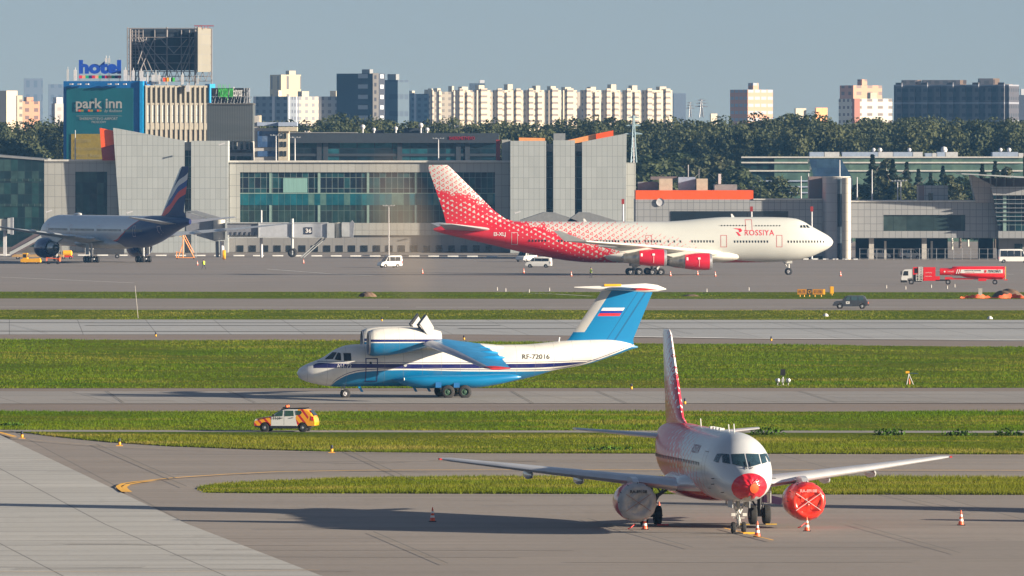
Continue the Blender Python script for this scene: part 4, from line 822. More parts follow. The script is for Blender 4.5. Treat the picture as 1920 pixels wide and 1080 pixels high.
RJ2 = inst(RJ, (52.6, 494.5, gz(495)), None, 'second parked twin jet standing just outside the right edge, casting long shadows')
# wheel chocks
def chock(loc, rz, wd, label, m='yellow'):
    mb = MB()
    for k in (-.42, .42): mb.prism([(k-.1, -wd/2, 0), (k+.1, -wd/2, 0), (k+(.05 if k < 0 else -.05), -wd/2, .16)], (0, wd, 0), 0)
    mb.box(-.35, .35, -.03, .03, .02, .06, 1)
    o = mb.build('wheel_chock', [M('black'), M(m)], None, loc=loc); o.rotation_euler = (0, 0, rz); tag(o, label, 'wheel chock')
mat('chock_yellow', (.35, .22, .03), .7)
def rj(x, y, z=0): v = Vector((x, y, 0)); v.rotate(Matrix.Rotation(R(98), 3, 'Z')); return Vector((12.3, 493.4, gz(495)+z))+v
mb = MB(); mb.box(-.08, .08, -.62, -.02, 0, .08, 1); mb.box(-.08, .08, -.0, .5, 0, .08, 0); o = mb.build('wheel_chock', [M('black'), M('yellow')], None, loc=rj(3.62, -.15)); o.rotation_euler = (0, 0, R(98)); tag(o, 'yellow and black chock bar in front of the small nose wheels', 'wheel chock')
for (x_, y_, m_, lb) in ((15.3, -3.6, 'chock_yellow', 'yellow chock in front of the main wheels right of the nose gear'), (15.35, 2.2, 'red_cloth', 'dark red chock by the main wheels beside the grey covered engine')):
    mb = MB(); mb.box(-.08, .08, -.3, .3, 0, .07); o = mb.build('wheel_chock', M(m_), None, loc=rj(x_, y_)); o.rotation_euler = (0, 0, R(98)); tag(o, lb, 'wheel chock')
mb = MB(); mb.box(-.06, .06, -.25, .25, 0, .06); o = mb.build('wheel_chock', M('chock_yellow'), None, loc=rj(15.3, -2.2)); o.rotation_euler = (0, 0, R(98)); tag(o, 'thin dark yellow chock between the red nosed jet main wheels', 'wheel chock')
# ---------------------------------------------------------------- silver and navy long-haul twin (seen from behind)
def build_longhaul():
    th = R(-65); u_ = Vector((math.cos(th), math.sin(th), 0)); o_ = Vector((-77, 1872, gz(1872)))-u_*37
    root = thing('twin_jet', 'long silver twin jet with dark blue rear parked by the glass terminal wall', 'airplane', o_, th)
    st = [(0, 5.4, .05, .05, .05), (.3, 5.4, .8, .75, .75), (1.5, 5.45, 1.6, 1.6, 1.5), (3.5, 5.7, 2.4, 2.45, 2.2), (6, 6.0, 2.9, 2.95, 2.7), (9, 6.1, 3.1, 3.1, 3.05), (50, 6.1, 3.1, 3.1, 3.08), (54, 6.3, 3.0, 2.95, 2.8), (60, 6.9, 2.4, 2.4, 2.1), (66, 7.6, 1.5, 1.65, 1.3), (71, 8.1, .7, .9, .8), (73.3, 8.2, .25, .5, .5)]
    fu = Fus(st, 48, .8)
    t = NT(bpy.data.materials.new('longhaul_skin')); x, y, z = t.xyz()
    s = (.6, .61, .63); nv = (.006, .015, .1)
    bd = t.curve(x, [(0, 2.6), (18, 3.1), (34, 3.8), (42, 4.3), (46, 5.3), (50, 6.9), (54, 8.7), (57, 10.2), (74, 10.8)], 0, 74, 2, 11)
    c = t.mix(t.m('LESS_THAN', z, bd), s, nv); c = t.mix(t.m('LESS_THAN', t.m('ABSOLUTE', t.m('SUBTRACT', z, bd)), .13), c, (.45, .03, .02))
    hi = t.m('MULTIPLY', t.m('LESS_THAN', t.m('ABSOLUTE', t.m('SUBTRACT', z, 6.8)), .0), 1)
    MC['longhaul'] = t.fin(paint_noise(t, c, .1), .3, t.m('MULTIPLY', t.m('GREATER_THAN', z, bd), .2), spec=.2)
    body = fu.mesh(MB()).build('fuselage', M('longhaul'), root)
    wme = None; x_ = 9.5
    for k in range(76):
        xx = 9.5+k*.62
        if k in (16, 17, 38, 39, 60, 61): continue
        p = fu.side(xx, 6.35, -1, .012)
        if wme is None: mb = MB(); mb.box(-.15, .15, -.015, .015, -.22, .22); o = mb.build('cabin_window', M('dark_glass'), body, loc=p); wme = o.data
        else: o = link_mesh('cabin_window', wme, body, p)
    for x_ in (8, 20, 34, 52, 62): outline(lambda u, v: fu.side(u, v, -1, .015), x_, x_+1.2, 5.2, 7.3, .08).build('door', M('door_white'), body)
    t = NT(bpy.data.materials.new('longhaul_fin')); x, y, z = t.xyz()
    q = t.m('SUBTRACT', z, t.m('MULTIPLY', t.m('SUBTRACT', x, 66), .5)); wv = t.m('MULTIPLY', t.m('SINE', t.m('MULTIPLY', x, .9)), .25); q = t.m('ADD', q, wv)
    c = nv
    for z0, z1, cc in ((13.6, 14.7, (.6, .6, .6)), (12.5, 13.6, (.02, .05, .25)), (11.2, 12.5, (.6, .05, .03))): c = t.mix(t.m('MULTIPLY', t.m('GREATER_THAN', q, z0), t.m('LESS_THAN', q, z1)), c, cc)
    MC['longhaul_fin'] = t.fin(c, .45, spec=.2)
    fn = fin_mesh([(8.6, 56, 15.5, .4), (9.4, 59.3, 11.8, .7), (10.2, 60.6, 9.6, 1.0), (18.4, 68.6, 3.9, 1.0), (18.8, 69.3, 3.0, .8)]).build('fin', M('longhaul_fin'), root)
    rs = [[(xl+a*2.6, b*.62, z_) for a, b in [(.5, .5), (.1, .3), (-.03, 0), (.1, -.3), (.5, -.5)]] for z_, xl in ((9.6, 59.6), (18.5, 68.6))]
    mb = MB(); mb.loft(rs, 0, False, True, closed=False); mb.build('leading_edge', M('wing_grey'), fn)
    for sg in (1, -1):
        wing([(.5, 61, 8.0, 7.7, 1), (10.8, 68.3, 2.6, 9.0, .9)], sg=sg).build('tailplane', M('wing_grey'), root)
        wo_ = wing([(2.2, 24, 15, 4.0, 1.15), (3.4, 25.5, 13, 4.2, 1.1), (10, 31, 8.6, 5.1, 1), (24, 40.5, 4.6, 6.6, .95), (31.2, 46.6, 2.4, 7.5, .9), (32.4, 49.0, .5, 7.6, .6)], sg=sg).build('wing', M('wing_grey'), root)
        for yy, xx in ((6, 38), (10.5, 38.8), (15.5, 40.2), (20, 42)):
            b_ = MB(); b_.rev([(-3, .02), (-1.5, .3), (0, .36), (1.6, .26), (2.6, .03)], (xx, sg*yy, 4.15+.105*yy), 'x', 10); b_.build('flap_fairing', M('wing_grey'), wo_)
        e = MB(); e.rev([(.1, 1.65), (0, 1.8), (.3, 1.95), (2, 2.05), (4, 1.85), (5.2, 1.55), (5.15, 1.45)], (22.5, sg*9.8, 2.85), 'x', 36); en = e.build('engine', M('engine_navy'), root)
        e = MB(); e.rev([(5.0, 1.35), (6.2, .95), (7.0, .75), (6.9, .62)], (22.5, sg*9.8, 2.85), 'x', 28); e.rev([(6.6, .5), (8.0, .05)], (22.5, sg*9.8, 2.85), 'x', 16); e.build('nozzle', M('nozzle'), en)
        e = MB(); e.rev([(5.1, 1.46), (4.6, 1.2)], (22.5, sg*9.8, 2.85), 'x', 28); e.rev([(.1, 1.65), (1.5, 1.6), (1.5, .02)], (22.5, sg*9.8, 2.85), 'x', 28); e.build('fan', M('dark_metal'), en)
        e = MB(); e.prism([(25, sg*9.8-.2, 4.5), (30.5, sg*9.8-.2, 3.9), (34, sg*9.8-.2, 5.0), (30, sg*9.8-.2, 5.5)], (0, .4, 0)); e.build('pylon', M('wing_grey'), en)
        gx, gy = 37.2, sg*5.5
        g_ = MB(); g_.tube((gx, gy, 3.8), (gx, gy, .8), .25); g_.box(gx-1.6, gx+1.6, gy-.15, gy+.15, .6, .85); g_.tube((gx-1.8, gy, 3.4), (gx, gy, 1.4), .12); g_.box(gx-.8, gx+.9, gy+sg*.9-.04, gy+sg*.9+.04, 1.6, 3.7)
        mg = g_.build('main_gear', M('grey_paint'), root)
        for dx in (-1.45, 0, 1.45):
            for dy in (-.7, .7): wheel(mg, (gx+dx, gy+dy, .66), .66, .5)
    Fus([(20, 3.8, .2, .2, .2), (24, 3.7, 3.6, 1.0, 1.0), (38, 3.7, 3.8, 1.0, 1.05), (43, 3.8, 2.2, .8, .7), (46, 4.0, .3, .2, .2)], 32, 1.).mesh(MB()).build('wing_fairing', M('wing_grey'), root)
    g_ = MB(); g_.tube((5.9, 0, 3.4), (5.9, 0, .55), .16); ng = g_.build('nose_gear', M('grey_paint'), root)
    for k in (-.4, .4): wheel(ng, (5.9, k, .55), .55, .38)
    b_ = MB(); b_.rev([(0, .1), (.3, .55), (1.6, .6), (2.2, .1)], (16, 0, 9.35), 'x', 16, sy=.45); b_.build('roof_dome', M('white_paint'), root)
mat('engine_navy', (.006, .014, .09), .2, var=.05, spec=.6)
build_longhaul()
# ================================================================ BUILDINGS
ZG = -0.84
def org(px, Y): return Vector(((px-960)*Y/F, Y, ZG))
def pbox(mb, o, x0, x1, y0, y1, Y, d, mi=0):
    a = P(x0, y1, Y)-o; b = P(x1, y0, Y)-o; z0 = a.z if y1 < 900 else 0
    mb.box(a.x, b.x, a.y, a.y+d, z0, b.z, mi); return mb
def ppoly(mb, o, pts, Y, d, mi=0): return mb.prism([P(a, b, Y)-o for a, b in pts], (0, d, 0), mi)
BOT = 999
def part(name, m, root, *boxes):
    mb = MB()
    for b in boxes: pbox(mb, root.location, *b)
    return mb.build(name, m, root)
def fit_text(body, m, mapper, parent=None, name='lettering', off=0., ext=0., sx=1., space=1., shear=0.):
    """mapper(u, v, w) with u, v in 0..1"""
    cu = bpy.data.curves.new('t', 'FONT'); cu.body = body; cu.size = 1; cu.offset = off; cu.extrude = ext; cu.resolution_u = 3; cu.space_character = space; cu.shear = shear
    to = bpy.data.objects.new('t', cu); COL.objects.link(to)
    me = bpy.data.meshes.new_from_object(to.evaluated_get(bpy.context.evaluated_depsgraph_get())); bpy.data.objects.remove(to); bpy.data.curves.remove(cu)
    xs = [v.co.x for v in me.vertices]; ys = [v.co.y for v in me.vertices]; a, b, c, d = min(xs), max(xs), min(ys), max(ys)
    for v in me.vertices: v.co = Vector(mapper((v.co.x-a)/(b-a), (v.co.y-c)/(d-c), v.co.z))
    me.materials.clear(); me.materials.append(m); o = bpy.data.objects.new(name, me); COL.objects.link(o); o.parent = parent; return o
def flat(o, x0, x1, y0, y1, Y, dy=0.): return lambda u, v, w: P(x0+(x1-x0)*u, y1+(y0-y1)*v, Y)-o+Vector((0, -w-dy, 0))
panel_mat('panel_big', (.355, .385, .39), 1.12, 2.3, sw=.07, seam=(.2, .215, .215)); panel_mat('panel_warm', (.35, .355, .335), 1.5, 2.4, sw=.08, seam=(.18, .18, .17)); panel_mat('panel_low', (.24, .235, .23), 2.6, 9, sw=.07, seam=(.15, .15, .15)); panel_mat('panel_small', (.3, .31, .32), 1.25, 1.42, sw=.09, seam=(.14, .145, .15))
panel_mat('panel_brown', (.2, .15, .15), 1.2, 1.4, sw=.05)
TE = [(.01, .02, .03), (.015, .05, .06), (.01, .025, .035), (.02, .08, .09), (.01, .015, .025)]
glass_mat('glass_dark', TE, 1.28, 2.3, mull=(.16, .2, .2), mw=.09); glass_mat('glass_teal', [(.01, .1, .13), (.015, .14, .17), (.02, .05, .06), (.1, .19, .17), (.012, .09, .12), (.01, .12, .16)], 1.28, 9, mull=(.05, .12, .12), mw=.09)
glass_mat('glass_green', [(.025, .04, .04), (.03, .06, .055), (.02, .05, .05)], 1.28, 9, mull=(.08, .12, .11), mw=.09); glass_mat('glass_left', [(.012, .03, .035), (.02, .06, .06), (.01, .025, .03), (.04, .08, .075)], 1.5, 2.5, mull=(.02, .03, .035), mw=.1)
glass_mat('glass_office', [(.09, .16, .13), (.11, .18, .14), (.08, .14, .12)], 2.5, 40, rough=.3); glass_mat('glass_far', [(.01, .03, .045), (.015, .06, .075), (.01, .02, .03), (.02, .1, .13)], 4, 3.2, mull=(.02, .03, .04), mw=.2)
mat('orange_panel', (.8, .1, .015), .4, var=.05); mat('red_and_shade_panel', (.3, .025, .02), .5, var=.08); mat('parapet', (.5, .49, .46), .6); mat('dark_wall', (.025, .035, .05), .6); mat('orange_pale', (.75, .3, .1), .5)
mat('light_concrete', (.42, .4, .37), .8, var=.15); mat('plinth', (.09, .085, .08), .8); mat('pale_column', (.2, .3, .27), .5); mat('roof_grey', (.2, .21, .22), .7); mat('roof_white', (.5, .5, .52), .6); mat('roof_blue', (.3, .36, .48), .6)
# ---- glass pier, far left
YT = 2062.
r_ = thing('glass_pier', 'dark glass curtain wall pier building at the far left edge', 'building', org(20, YT))
mb = MB(); o = r_.location; a = [P(-60, 288, YT)-o, P(83, 299.5, YT)-o, P(83, 463, YT)-o, P(-60, 463, YT)-o]; mb.prism(a, (0, 30, 0)); mb.build('curtain_wall', M('glass_left'), r_)
mb = MB(); mb.prism([P(-60, 286, YT)-o+Vector((0, -.3, 0)), P(83, 297.5, YT)-o+Vector((0, -.3, 0)), P(83, 301, YT)-o+Vector((0, -.3, 0)), P(-60, 290, YT)-o+Vector((0, -.3, 0))], (0, 31, 0)); mb.build('roof_edge', M('roof_grey'), r_)
part('plinth', M('plinth'), r_, (-60, 83, 463, BOT, YT-.2, 30)); part('floor_band', M('glass_green'), r_, (-60, 82.5, 335, 340, YT-.15, .3), (-60, 82.5, 382, 387, YT-.15, .3))
# ---- main terminal
T = thing('terminal_building', 'long grey panelled terminal with tall slabs and teal glass front', 'building', org(600, YT)); o = T.location
part('wall', M('panel_warm'), T, (83, 141, 301, BOT, YT, 30), (141, 201, 301, 322, YT, 30), (141, 201, 403, BOT, YT, 30), (201, 430, 301, BOT, YT, 30), (141, 201, 322, 403, YT+1.5, 28))
part('roof_edge', M('parapet'), T, (83, 216, 299, 302.5, YT-.35, 31))
part('window', M('glass_left'), T, (141, 201, 322, 403, YT+.5, .8))
mb = MB(); ppoly(mb, o, [(212, 240), (346, 264.5), (346, 475), (228, 475), (222, 380)], YT-3.4, 12); mb.build('slab', M('panel_big'), T)
part('slab', M('panel_big'), T, (358.5, 427.5, 264, BOT, YT-3.4, 12))
part('stair_glazing', M('glass_dark'), T, (346, 358.5, 282, 395, YT-1.5, 4)); part('slab_cap', M('roof_grey'), T, (345.5, 359, 266, 282, YT-2.5, 6)); part('wall', M('panel_warm'), T, (346, 358.5, 395, BOT, YT-2, 4))
mb = MB(); ppoly(mb, o, [(187, 240), (212.5, 245), (216, 270), (189.5, 277)], YT-2.8, 6, 0); ppoly(mb, o, [(189.5, 277.2), (216, 270.2), (219, 301), (192, 301)], YT-2.3, 6, 1); mb.build('side_fin', [M('orange_panel'), M('red_and_shade_panel')], T)  # dark red lower half paints the shade on the orange fin
# middle wall with the big window
part('wall', M('panel_warm'), T, (427.5, 957, 303, 323, YT, 30), (427.5, 450, 323, 425, YT, 30), (928, 957, 323, 425, YT, 30), (427.5, 957, 418, 441, YT+.002, 30), (450, 928, 323, 418, YT+2.2, 26))
part('roof_edge', M('parapet'), T, (427, 957, 301, 304.5, YT-.5, 31))
part('upper_glazing', M('glass_dark'), T, (450, 928, 323, 362, YT+.4, 1)); part('spandrel_glazing', M('glass_teal'), T, (450, 928, 363, 384.5, YT+.3, 1)); part('lower_glazing', M('glass_green'), T, (450, 928, 384.5, 418, YT+.4, 1))
part('transom', M('pale_column'), T, (450, 928, 361.6, 363.2, YT+.2, .5)); 
for x in (507, 598, 690, 780, 845): part('column', M('pale_column'), T, (x-2.2, x+2.2, 323, 361.6, YT+.25, .3), (x-2.2, x+2.2, 384.7, 418, YT+.25, .3))
part('inner_panel', M('pale_glass'), T, (531, 576, 334, 361, YT+.22, .3)) if 'pale_glass' in MC else part('inner_panel', mat('pale_glass', (.2, .36, .33), .3, stretch=(3, 1, .1)), T, (531, 576, 334, 361, YT+.22, .3))
part('lower_wall', M('panel_low'), T, (427.5, 957, 441, BOT, YT+.6, 30)); part('plinth', M('plinth'), T, (83, 957, 472.5, BOT, YT-.15, 1))
w0 = None
for k in range(21):
    x = 444.5+k*23.3
    if w0 is None: w0 = part('window', M('dark_glass'), T, (x, x+12, 460, 472, YT+.5, .3)); W0x = x
    else: c = link_mesh('window', w0.data, T, ((x-W0x)*YT/F, 0, 0))
# right group of slabs
part('slab', M('panel_big'), T, (957, 1024, 264, BOT, YT-6, 14)); part('slab', M('panel_big'), T, (1037.5, 1078, 263, BOT, YT-6, 14))
mb = MB(); ppoly(mb, o, [(1091.5, 266), (1175, 250), (1173, 475), (1091.5, 475)], YT-6, 14); mb.build('slab', M('panel_big'), T)
part('stair_glazing', M('glass_dark'), T, (1024, 1037.5, 284, BOT, YT-3, 4)); part('stair_glazing', M('glass_dark'), T, (1078, 1091.5, 284, BOT, YT-3, 4)); part('slab_cap', M('roof_grey'), T, (1023.5, 1038, 270, 284, YT-4, 6)); part('slab_cap', M('roof_grey'), T, (1077.5, 1092, 270, 284, YT-4, 6))
part('wall', M('panel_warm'), T, (1172.9, 1192, 305, BOT, YT-2, 12)); part('slab', M('panel_warm'), T, (941, 957, 262, 303, YT+2, 8)); part('side_fin', M('red_and_shade_panel'), T, (930, 938, 262, 302, YT+3, 4))
mb = MB(); ppoly(mb, o, [(973, 258), (1022, 259), (1022, 265), (973, 265)], YT+3, 6); mb.build('roof_strip', M('orange_pale'), T)
mb = MB(); ppoly(mb, o, [(1055, 265), (1117, 251), (1117, 262), (1086, 268), (1055, 268)], YT+5, 2); mb.build('roof_strip', M('orange_pale'), T)
mb = MB(); ppoly(mb, o, [(1117.5, 251), (1150, 244.5), (1150, 257), (1117.5, 262)], YT+4.5, 2); mb.build('roof_strip', M('orange_panel'), T)
part('rooftop_unit', M('roof_grey'), T, (1038, 1060, 250, 264, YT+4, 5))
# ---- low right wing with orange roof band
YR = 1930.
W = thing('terminal_wing', 'low grey panelled wing with orange roof band behind the jumbo nose', 'building', org(1370, YR)); o = W.location
part('wall', M('panel_small'), W, (1192, 1545, 374, BOT, YR, 30)); part('roof_band', M('orange_panel'), W, (1192, 1412.5, 357, 374, YR+1.5, 20)); part('window', M('dark_glass'), W, (1258, 1478, 396, 420, YR-.1, .3)); part('roof_edge', M('parapet'), W, (1412.5, 1545, 372.5, 375, YR-.2, 10))
part('stair_house', M('panel_brown'), W, (1517, 1546, 331, 373, YR+3, 8)); part('plinth', M('plinth'), W, (1192, 1545, 480, BOT, YR-.1, .4))
part('roof_wall', M('roof_grey'), W, (1340, 1382, 346, 357, YR+10, 12)); part('roof_box', M('cream') if 'cream' in MC else mat('cream', (.45, .4, .31), .7), W, (1236, 1261, 335, 357, YR+6, 4)); part('roof_box', M('cream'), W, (1306, 1327, 335, 357, YR+6, 4)); part('roof_box', M('roof_grey'), W, (1196, 1234, 341, 357, YR+8, 4)); part('roof_box', M('panel_brown'), W, (1220, 1270, 331, 337, YR+12, 4)); part('roof_box', M('roof_blue'), W, (1272, 1304, 332, 357, YR+9, 4)); part('vent_pipe', M('roof_white'), W, (1347, 1352, 326, 345, YR+9, 1.5)); part('vent_pipe', M('roof_white'), W, (1290, 1291.5, 309, 333, YR+9, .4)); part('vent_pipe', M('roof_grey'), W, (1310, 1311.5, 317, 336, YR+7, .4)); 
mb = MB(); mb.rev([(0, .8), (.12, .8), (.12, .01)], (0, 0, 0), 'y', 20); q = P(1238, 379, YR)-o; d_ = mb.build('wall_disc', M('roof_white'), W); d_.location = q+Vector((0, -.3, 0))
# ---- round tower
C_ = thing('stair_tower', 'round metal clad stair tower right of the jumbo nose', 'building', P(1568, 486, YR-4)); C_.location.z = ZG; o = C_.location
k = YR/F; r0 = 25*k
mb = MB(); mb.tube((0, 4, 0), (0, 4, (486-332)*k), r0, n=40); mb.build('wall', M('tower_metal'), C_) if 'tower_metal' in MC else mb.build('wall', panel_mat('tower_metal', (.34, .34, .36), 99, 1.9, sw=.05, metal=.3, rough=.35), C_)
mb = MB(); mb.box(.35*k*0+2.5*k, 12*k, 4-r0-.2, 4-r0+.8, 0, 152*k); mb.build('window', glass_mat('tower_glass', [(.02, .03, .05), (.16, .2, .24)], 5, 3.3), C_)
mb = MB(); mb.tube((19*k, -.2, 0), (19*k, -.2, 153*k), 8.5*k, n=24); mb.build('column', M('tower_metal_warm') if 'tower_metal_warm' in MC else panel_mat('tower_metal_warm', (.5, .45, .38), 99, 1.9, sw=.05, rough=.4), C_)
mb = MB(); mb.tube((0, 4, 154*k), (0, 4, 155.5*k), r0+.3, n=40); mb.build('roof_rim', M('parapet'), C_)
# ---- bridge building on pillars
Bg = thing('terminal_bridge', 'raised grey panelled block on pillars with one wide dark window', 'building', org(1725, YR)); o = Bg.location
part('wall', M('panel_small'), Bg, (1594, 1858, 378.5, 403, YR, 22), (1594, 1656.5, 403, 433, YR, 22), (1810, 1858, 403, 433, YR, 22), (1594, 1858, 433, 446.5, YR, 22), (1656.5, 1810, 403, 433, YR+2, 20))
part('window', glass_mat('bridge_glass', [(.03, .05, .05), (.05, .075, .07), (.025, .04, .045)], 2.7, 12, mull=(.02, .03, .03), mw=.12), Bg, (1656.5, 1810, 403, 433, YR+.35, .5))
part('roof_edge', M('parapet'), Bg, (1594, 1829, 376, 379, YR-.3, 23)); part('roof_house', M('panel_small'), Bg, (1733, 1777.5, 348, 376, YR+4, 8)); part('roof_house', M('panel_brown'), Bg, (1722, 1733, 348, 376, YR+4, 8)); part('door', M('dark_glass'), Bg, (1741, 1749, 362, 376, YR+3.8, .3))
part('shade_backing', M('dark_wall'), Bg, (1605, 1777, 447, BOT, YR+15, 3), (1835, 1862, 447, BOT, YR+12, 3))  # dark sheets standing in for the shaded void under the block
for x in (1634, 1733, 1748, 1668): part('pillar', M('light_concrete'), Bg, (x-4.5, x+4.5, 446.5, BOT, YR+1.5, 1)) if x in (1634, 1733) else None
for x in (1660, 1747): part('pillar', M('light_concrete'), Bg, (x-2, x+2, 452, BOT, YR+3, .5))
# ---- right hall
Hh = thing('departure_hall', 'glazed hall with flared canopy roof at the right edge', 'building', org(1890, YR)); o = Hh.location
mb = MB(); ppoly(mb, o, [(1819, 326), (1868, 350), (1870, 366), (1872, 380), (1830, 380)], YR-1, 8); mb.build('flared_wall', M('panel_brown_light') if 'panel_brown_light' in MC else panel_mat('panel_brown_light', (.36, .32, .3), 1.2, 1.2, sw=.05), Hh)
mb = MB(); ppoly(mb, o, [(1858, 350), (1990, 350), (1990, 366), (1862, 366)], YR-3.5, 20); mb.build('fascia', M('panel_small'), Hh)
mb = MB(); ppoly(mb, o, [(1862, 366), (1990, 366), (1990, 433), (1872, 433)], YR-2.5, 15); mb.build('glazing', M('glass_dark'), Hh)
mb = MB(); ppoly(mb, o, [(1858, 366), (1862, 366), (1872.5, 433), (1872, 447), (1858, 447)], YR-.5, 10); mb.build('slanted_wall', M('panel_small'), Hh)
part('lower_wall', M('panel_small'), Hh, (1872, 1990, 433, 447, YR-2.8, 16)); part('wall', M('panel_low'), Hh, (1873, 1990, 447, BOT, YR+1, 12)); part('window', M('glass_green'), Hh, (1902, 1917, 457, 470, YR+.8, .3))
for y in (373.5, 381.5, 389.5, 397.5, 405.5, 413.5): part('louvre', M('steel'), Hh, (1862+(y-366)*.15, 1990, y, y+1, YR-3.2, .9))
part('column', M('pale_column'), Hh, (1881, 1887, 366, 433, YR-2.65, .3))
mb = MB(); mb.prism([P(1800, 325, YR)-o+Vector((0, -7, 0)), P(1990, 334.5, YR)-o+Vector((0, -7, 0)), P(1990, 338, YR)-o+Vector((0, -7, 0)), P(1800, 326.5, YR)-o+Vector((0, -7, 0))], (0, 26, 0)); mb.build('canopy_roof', M('wing_grey'), Hh)
part('upper_wall', M('panel_brown'), Hh, (1838, 1990, 334, 350, YR+4, 8))
for x in (1857, 1868, 1884, 1900): mb = MB(); mb.tube(P(x, 350, YR)-o, P(x, 329.5+(x-1820)*.05, YR)-o+Vector((0, -1, 0)), .16); mb.build('strut', M('steel'), Hh)
# ---- shed roofs of the air bridges behind the jumbo
for i, (x0, x1, x2, lb) in enumerate(((975, 1020, 1085, 'grey sloped air bridge roof, left one behind the jumbo'), (1065, 1085, 1160, 'grey sloped air bridge roof, right one behind the jumbo'))):
    Y = 1985.; r_ = thing('air_bridge_hall', lb, 'air bridge', org(x1, Y)); o = r_.location
    mb = MB(); mb.prism([P(x0, 413, Y)-o, P(x1, 398, Y)-o, P(x1+22, 399, Y)-o, P(x2, 415, Y)-o, P(x2, 417, Y)-o, P(x0, 417, Y)-o], (0, 14, 0)); mb.build('roof', M('roof_grey'), r_)
    part('wall', M('panel_low'), r_, (x0+2, x2-2, 417, 440, Y+.5, 12)); part('leg', M('grey_paint'), r_, (x1-4, x1+4, 440, BOT, Y+4, 2))
# ---- green glass offices behind the right wing
Y = 2330.; G = thing('glass_office', 'long pale green glass office block behind the right terminal wing', 'building', org(1650, Y)); o = G.location
part('facade', M('glass_office'), G, (1452, 1918, 294, BOT, Y, 30)); part('side_facade', M('glass_left'), G, (1388, 1452, 294, BOT, Y+.5, 30))
for y in (293.5, 303.5, 319): part('floor_band', M('parapet'), G, (1390, 1918, y, y+2.6, Y-.4, .5))
for y in (338, 349, 360): part('floor_band', M('roof_blue'), G, (1395, 1520, y, y+2.4, Y-.45, .5))
for a, b, m_ in ((1518, 1545, 'roof_blue'), (1546, 1574, 'roof_white'), (1579, 1646, 'roof_blue'), (1647, 1674, 'roof_white'), (1675, 1711, 'roof_blue'), (1712, 1730, 'roof_white'), (1735, 1747, 'roof_blue'), (1748, 1756, 'roof_white'), (1757, 1772, 'roof_blue'), (1773, 1796, 'roof_white'), (1861, 1909, 'roof_blue'), (1910, 1919, 'roof_white')): part('rooftop_unit', M(m_), G, (a, b, 285 if (b-a) > 12 else 287, 293.5, Y+4, 8))
for x, r in ((1650, .55), (1770, .85), (1638, .5), (1705, .5), (1876, .5), (1892, .55)): mb = MB(); mb.rev([(-r, .01), (-r*.7, r*.7), (0, r), (r*.7, r*.7), (r, .01)], tuple(P(x, 281, Y+6)-o), 'z', 12); mb.build('roof_dome', M('roof_white'), G)
Y = 2290.; r_ = thing('sloped_glass_block', 'dark blue glass block with slanted sides above the round tower', 'building', org(1555, Y)); mb = MB(); ppoly(mb, r_.location, [(1517, 298), (1577, 298), (1598, 334), (1598, 486), (1530, 486), (1526, 334)], Y, 16); mb.build('facade', M('sloped_glass') if 'sloped_glass' in MC else glass_mat('sloped_glass', [(.03, .06, .12), (.04, .08, .14)], 3, 3), r_)
# ---- dark glass building over the middle
Y = 2170.; K = thing('dark_glass_block', 'dark teal glass building with black roof band above the terminal middle', 'building', org(735, Y)); o = K.location
part('facade', M('glass_far'), K, (540, 935, 268, BOT, Y, 30)); part('roof_band', M('dark_wall'), K, (538, 935, 249.5, 268, Y-1.5, 33)); part('roof_edge', M('roof_grey'), K, (536, 670, 248, 249.6, Y-1.7, 4)); part('floor_band', M('dark_wall'), K, (540, 935, 288, 293, Y-.3, .5))
for x in (594, 606, 745, 855, 872): part('pier', M('dark_wall'), K, (x, x+9, 262, BOT, Y-.4, .6))
part('roof_structure', M('dark_wall'), K, (757, 793, 240, 249.5, Y+4, 8), (700, 720, 244, 249.5, Y+4, 5))
for x, h, r in ((680, 238, .6), (701, 243, .45), (742, 241, .5), (789, 235, .6), (801, 243, .5)): mb = MB(); q = P(x, h, Y+3)-o; mb.rev([(-r, .01), (-r*.7, r*.7), (0, r), (r*.7, r*.7), (r, .01)], tuple(q), 'z', 12); mb.tube(tuple(q), (q.x, q.y, (P(x, 249, Y)-o).z), .2); mb.build('roof_dome', M('roof_white'), K)
fit_text('DOMODEDOVO' if False else 'SHEREMETYEVO', M('red_letters') if 'red_letters' in MC else mat('red_letters', (.35, .01, .03), .5), flat(o, 842, 890, 256, 262, Y-1.6), K, 'sign_letters', ext=.05)
# ---- small blue and white building
Y = 2140.; K = thing('blue_white_building', 'small blue and cream building with stepped roof between hotel and dark glass block', 'building', org(510, Y)); o = K.location
part('wall', M('light_concrete'), K, (477, 522, 217 if False else 240, BOT, Y, 14), (477, 486, 217, 240, Y, 6)); part('wall', M('cream') if 'cream' in MC else mat('cream', (.6, .5, .38), .7), K, (522, 540.5, 240, BOT, Y-1, 14), (522, 557, 238, 246, Y-1.6, 8), (483, 489, 216, 229, Y+1, 5))
part('cornice', M('roof_blue'), K, (482, 522, 229, 236, Y-.3, 6), (522, 557, 229, 236.5, Y-1.7, 8)); part('glazing', M('blue_pane') if 'blue_pane' in MC else glass_mat('blue_pane', [(.06, .12, .26), (.1, .15, .25), (.05, .1, .22)], 2.2, 2.4), K, (483, 521, 246, 276, Y-.25, .3), (483, 521, 283, 293.5, Y-.25, .3))
for x in (528, 535): 
    for y in (250, 265.5, 283): part('window', M('dark_glass'), K, (x-1.5, x+2, y, y+10, Y-1.15, .3))
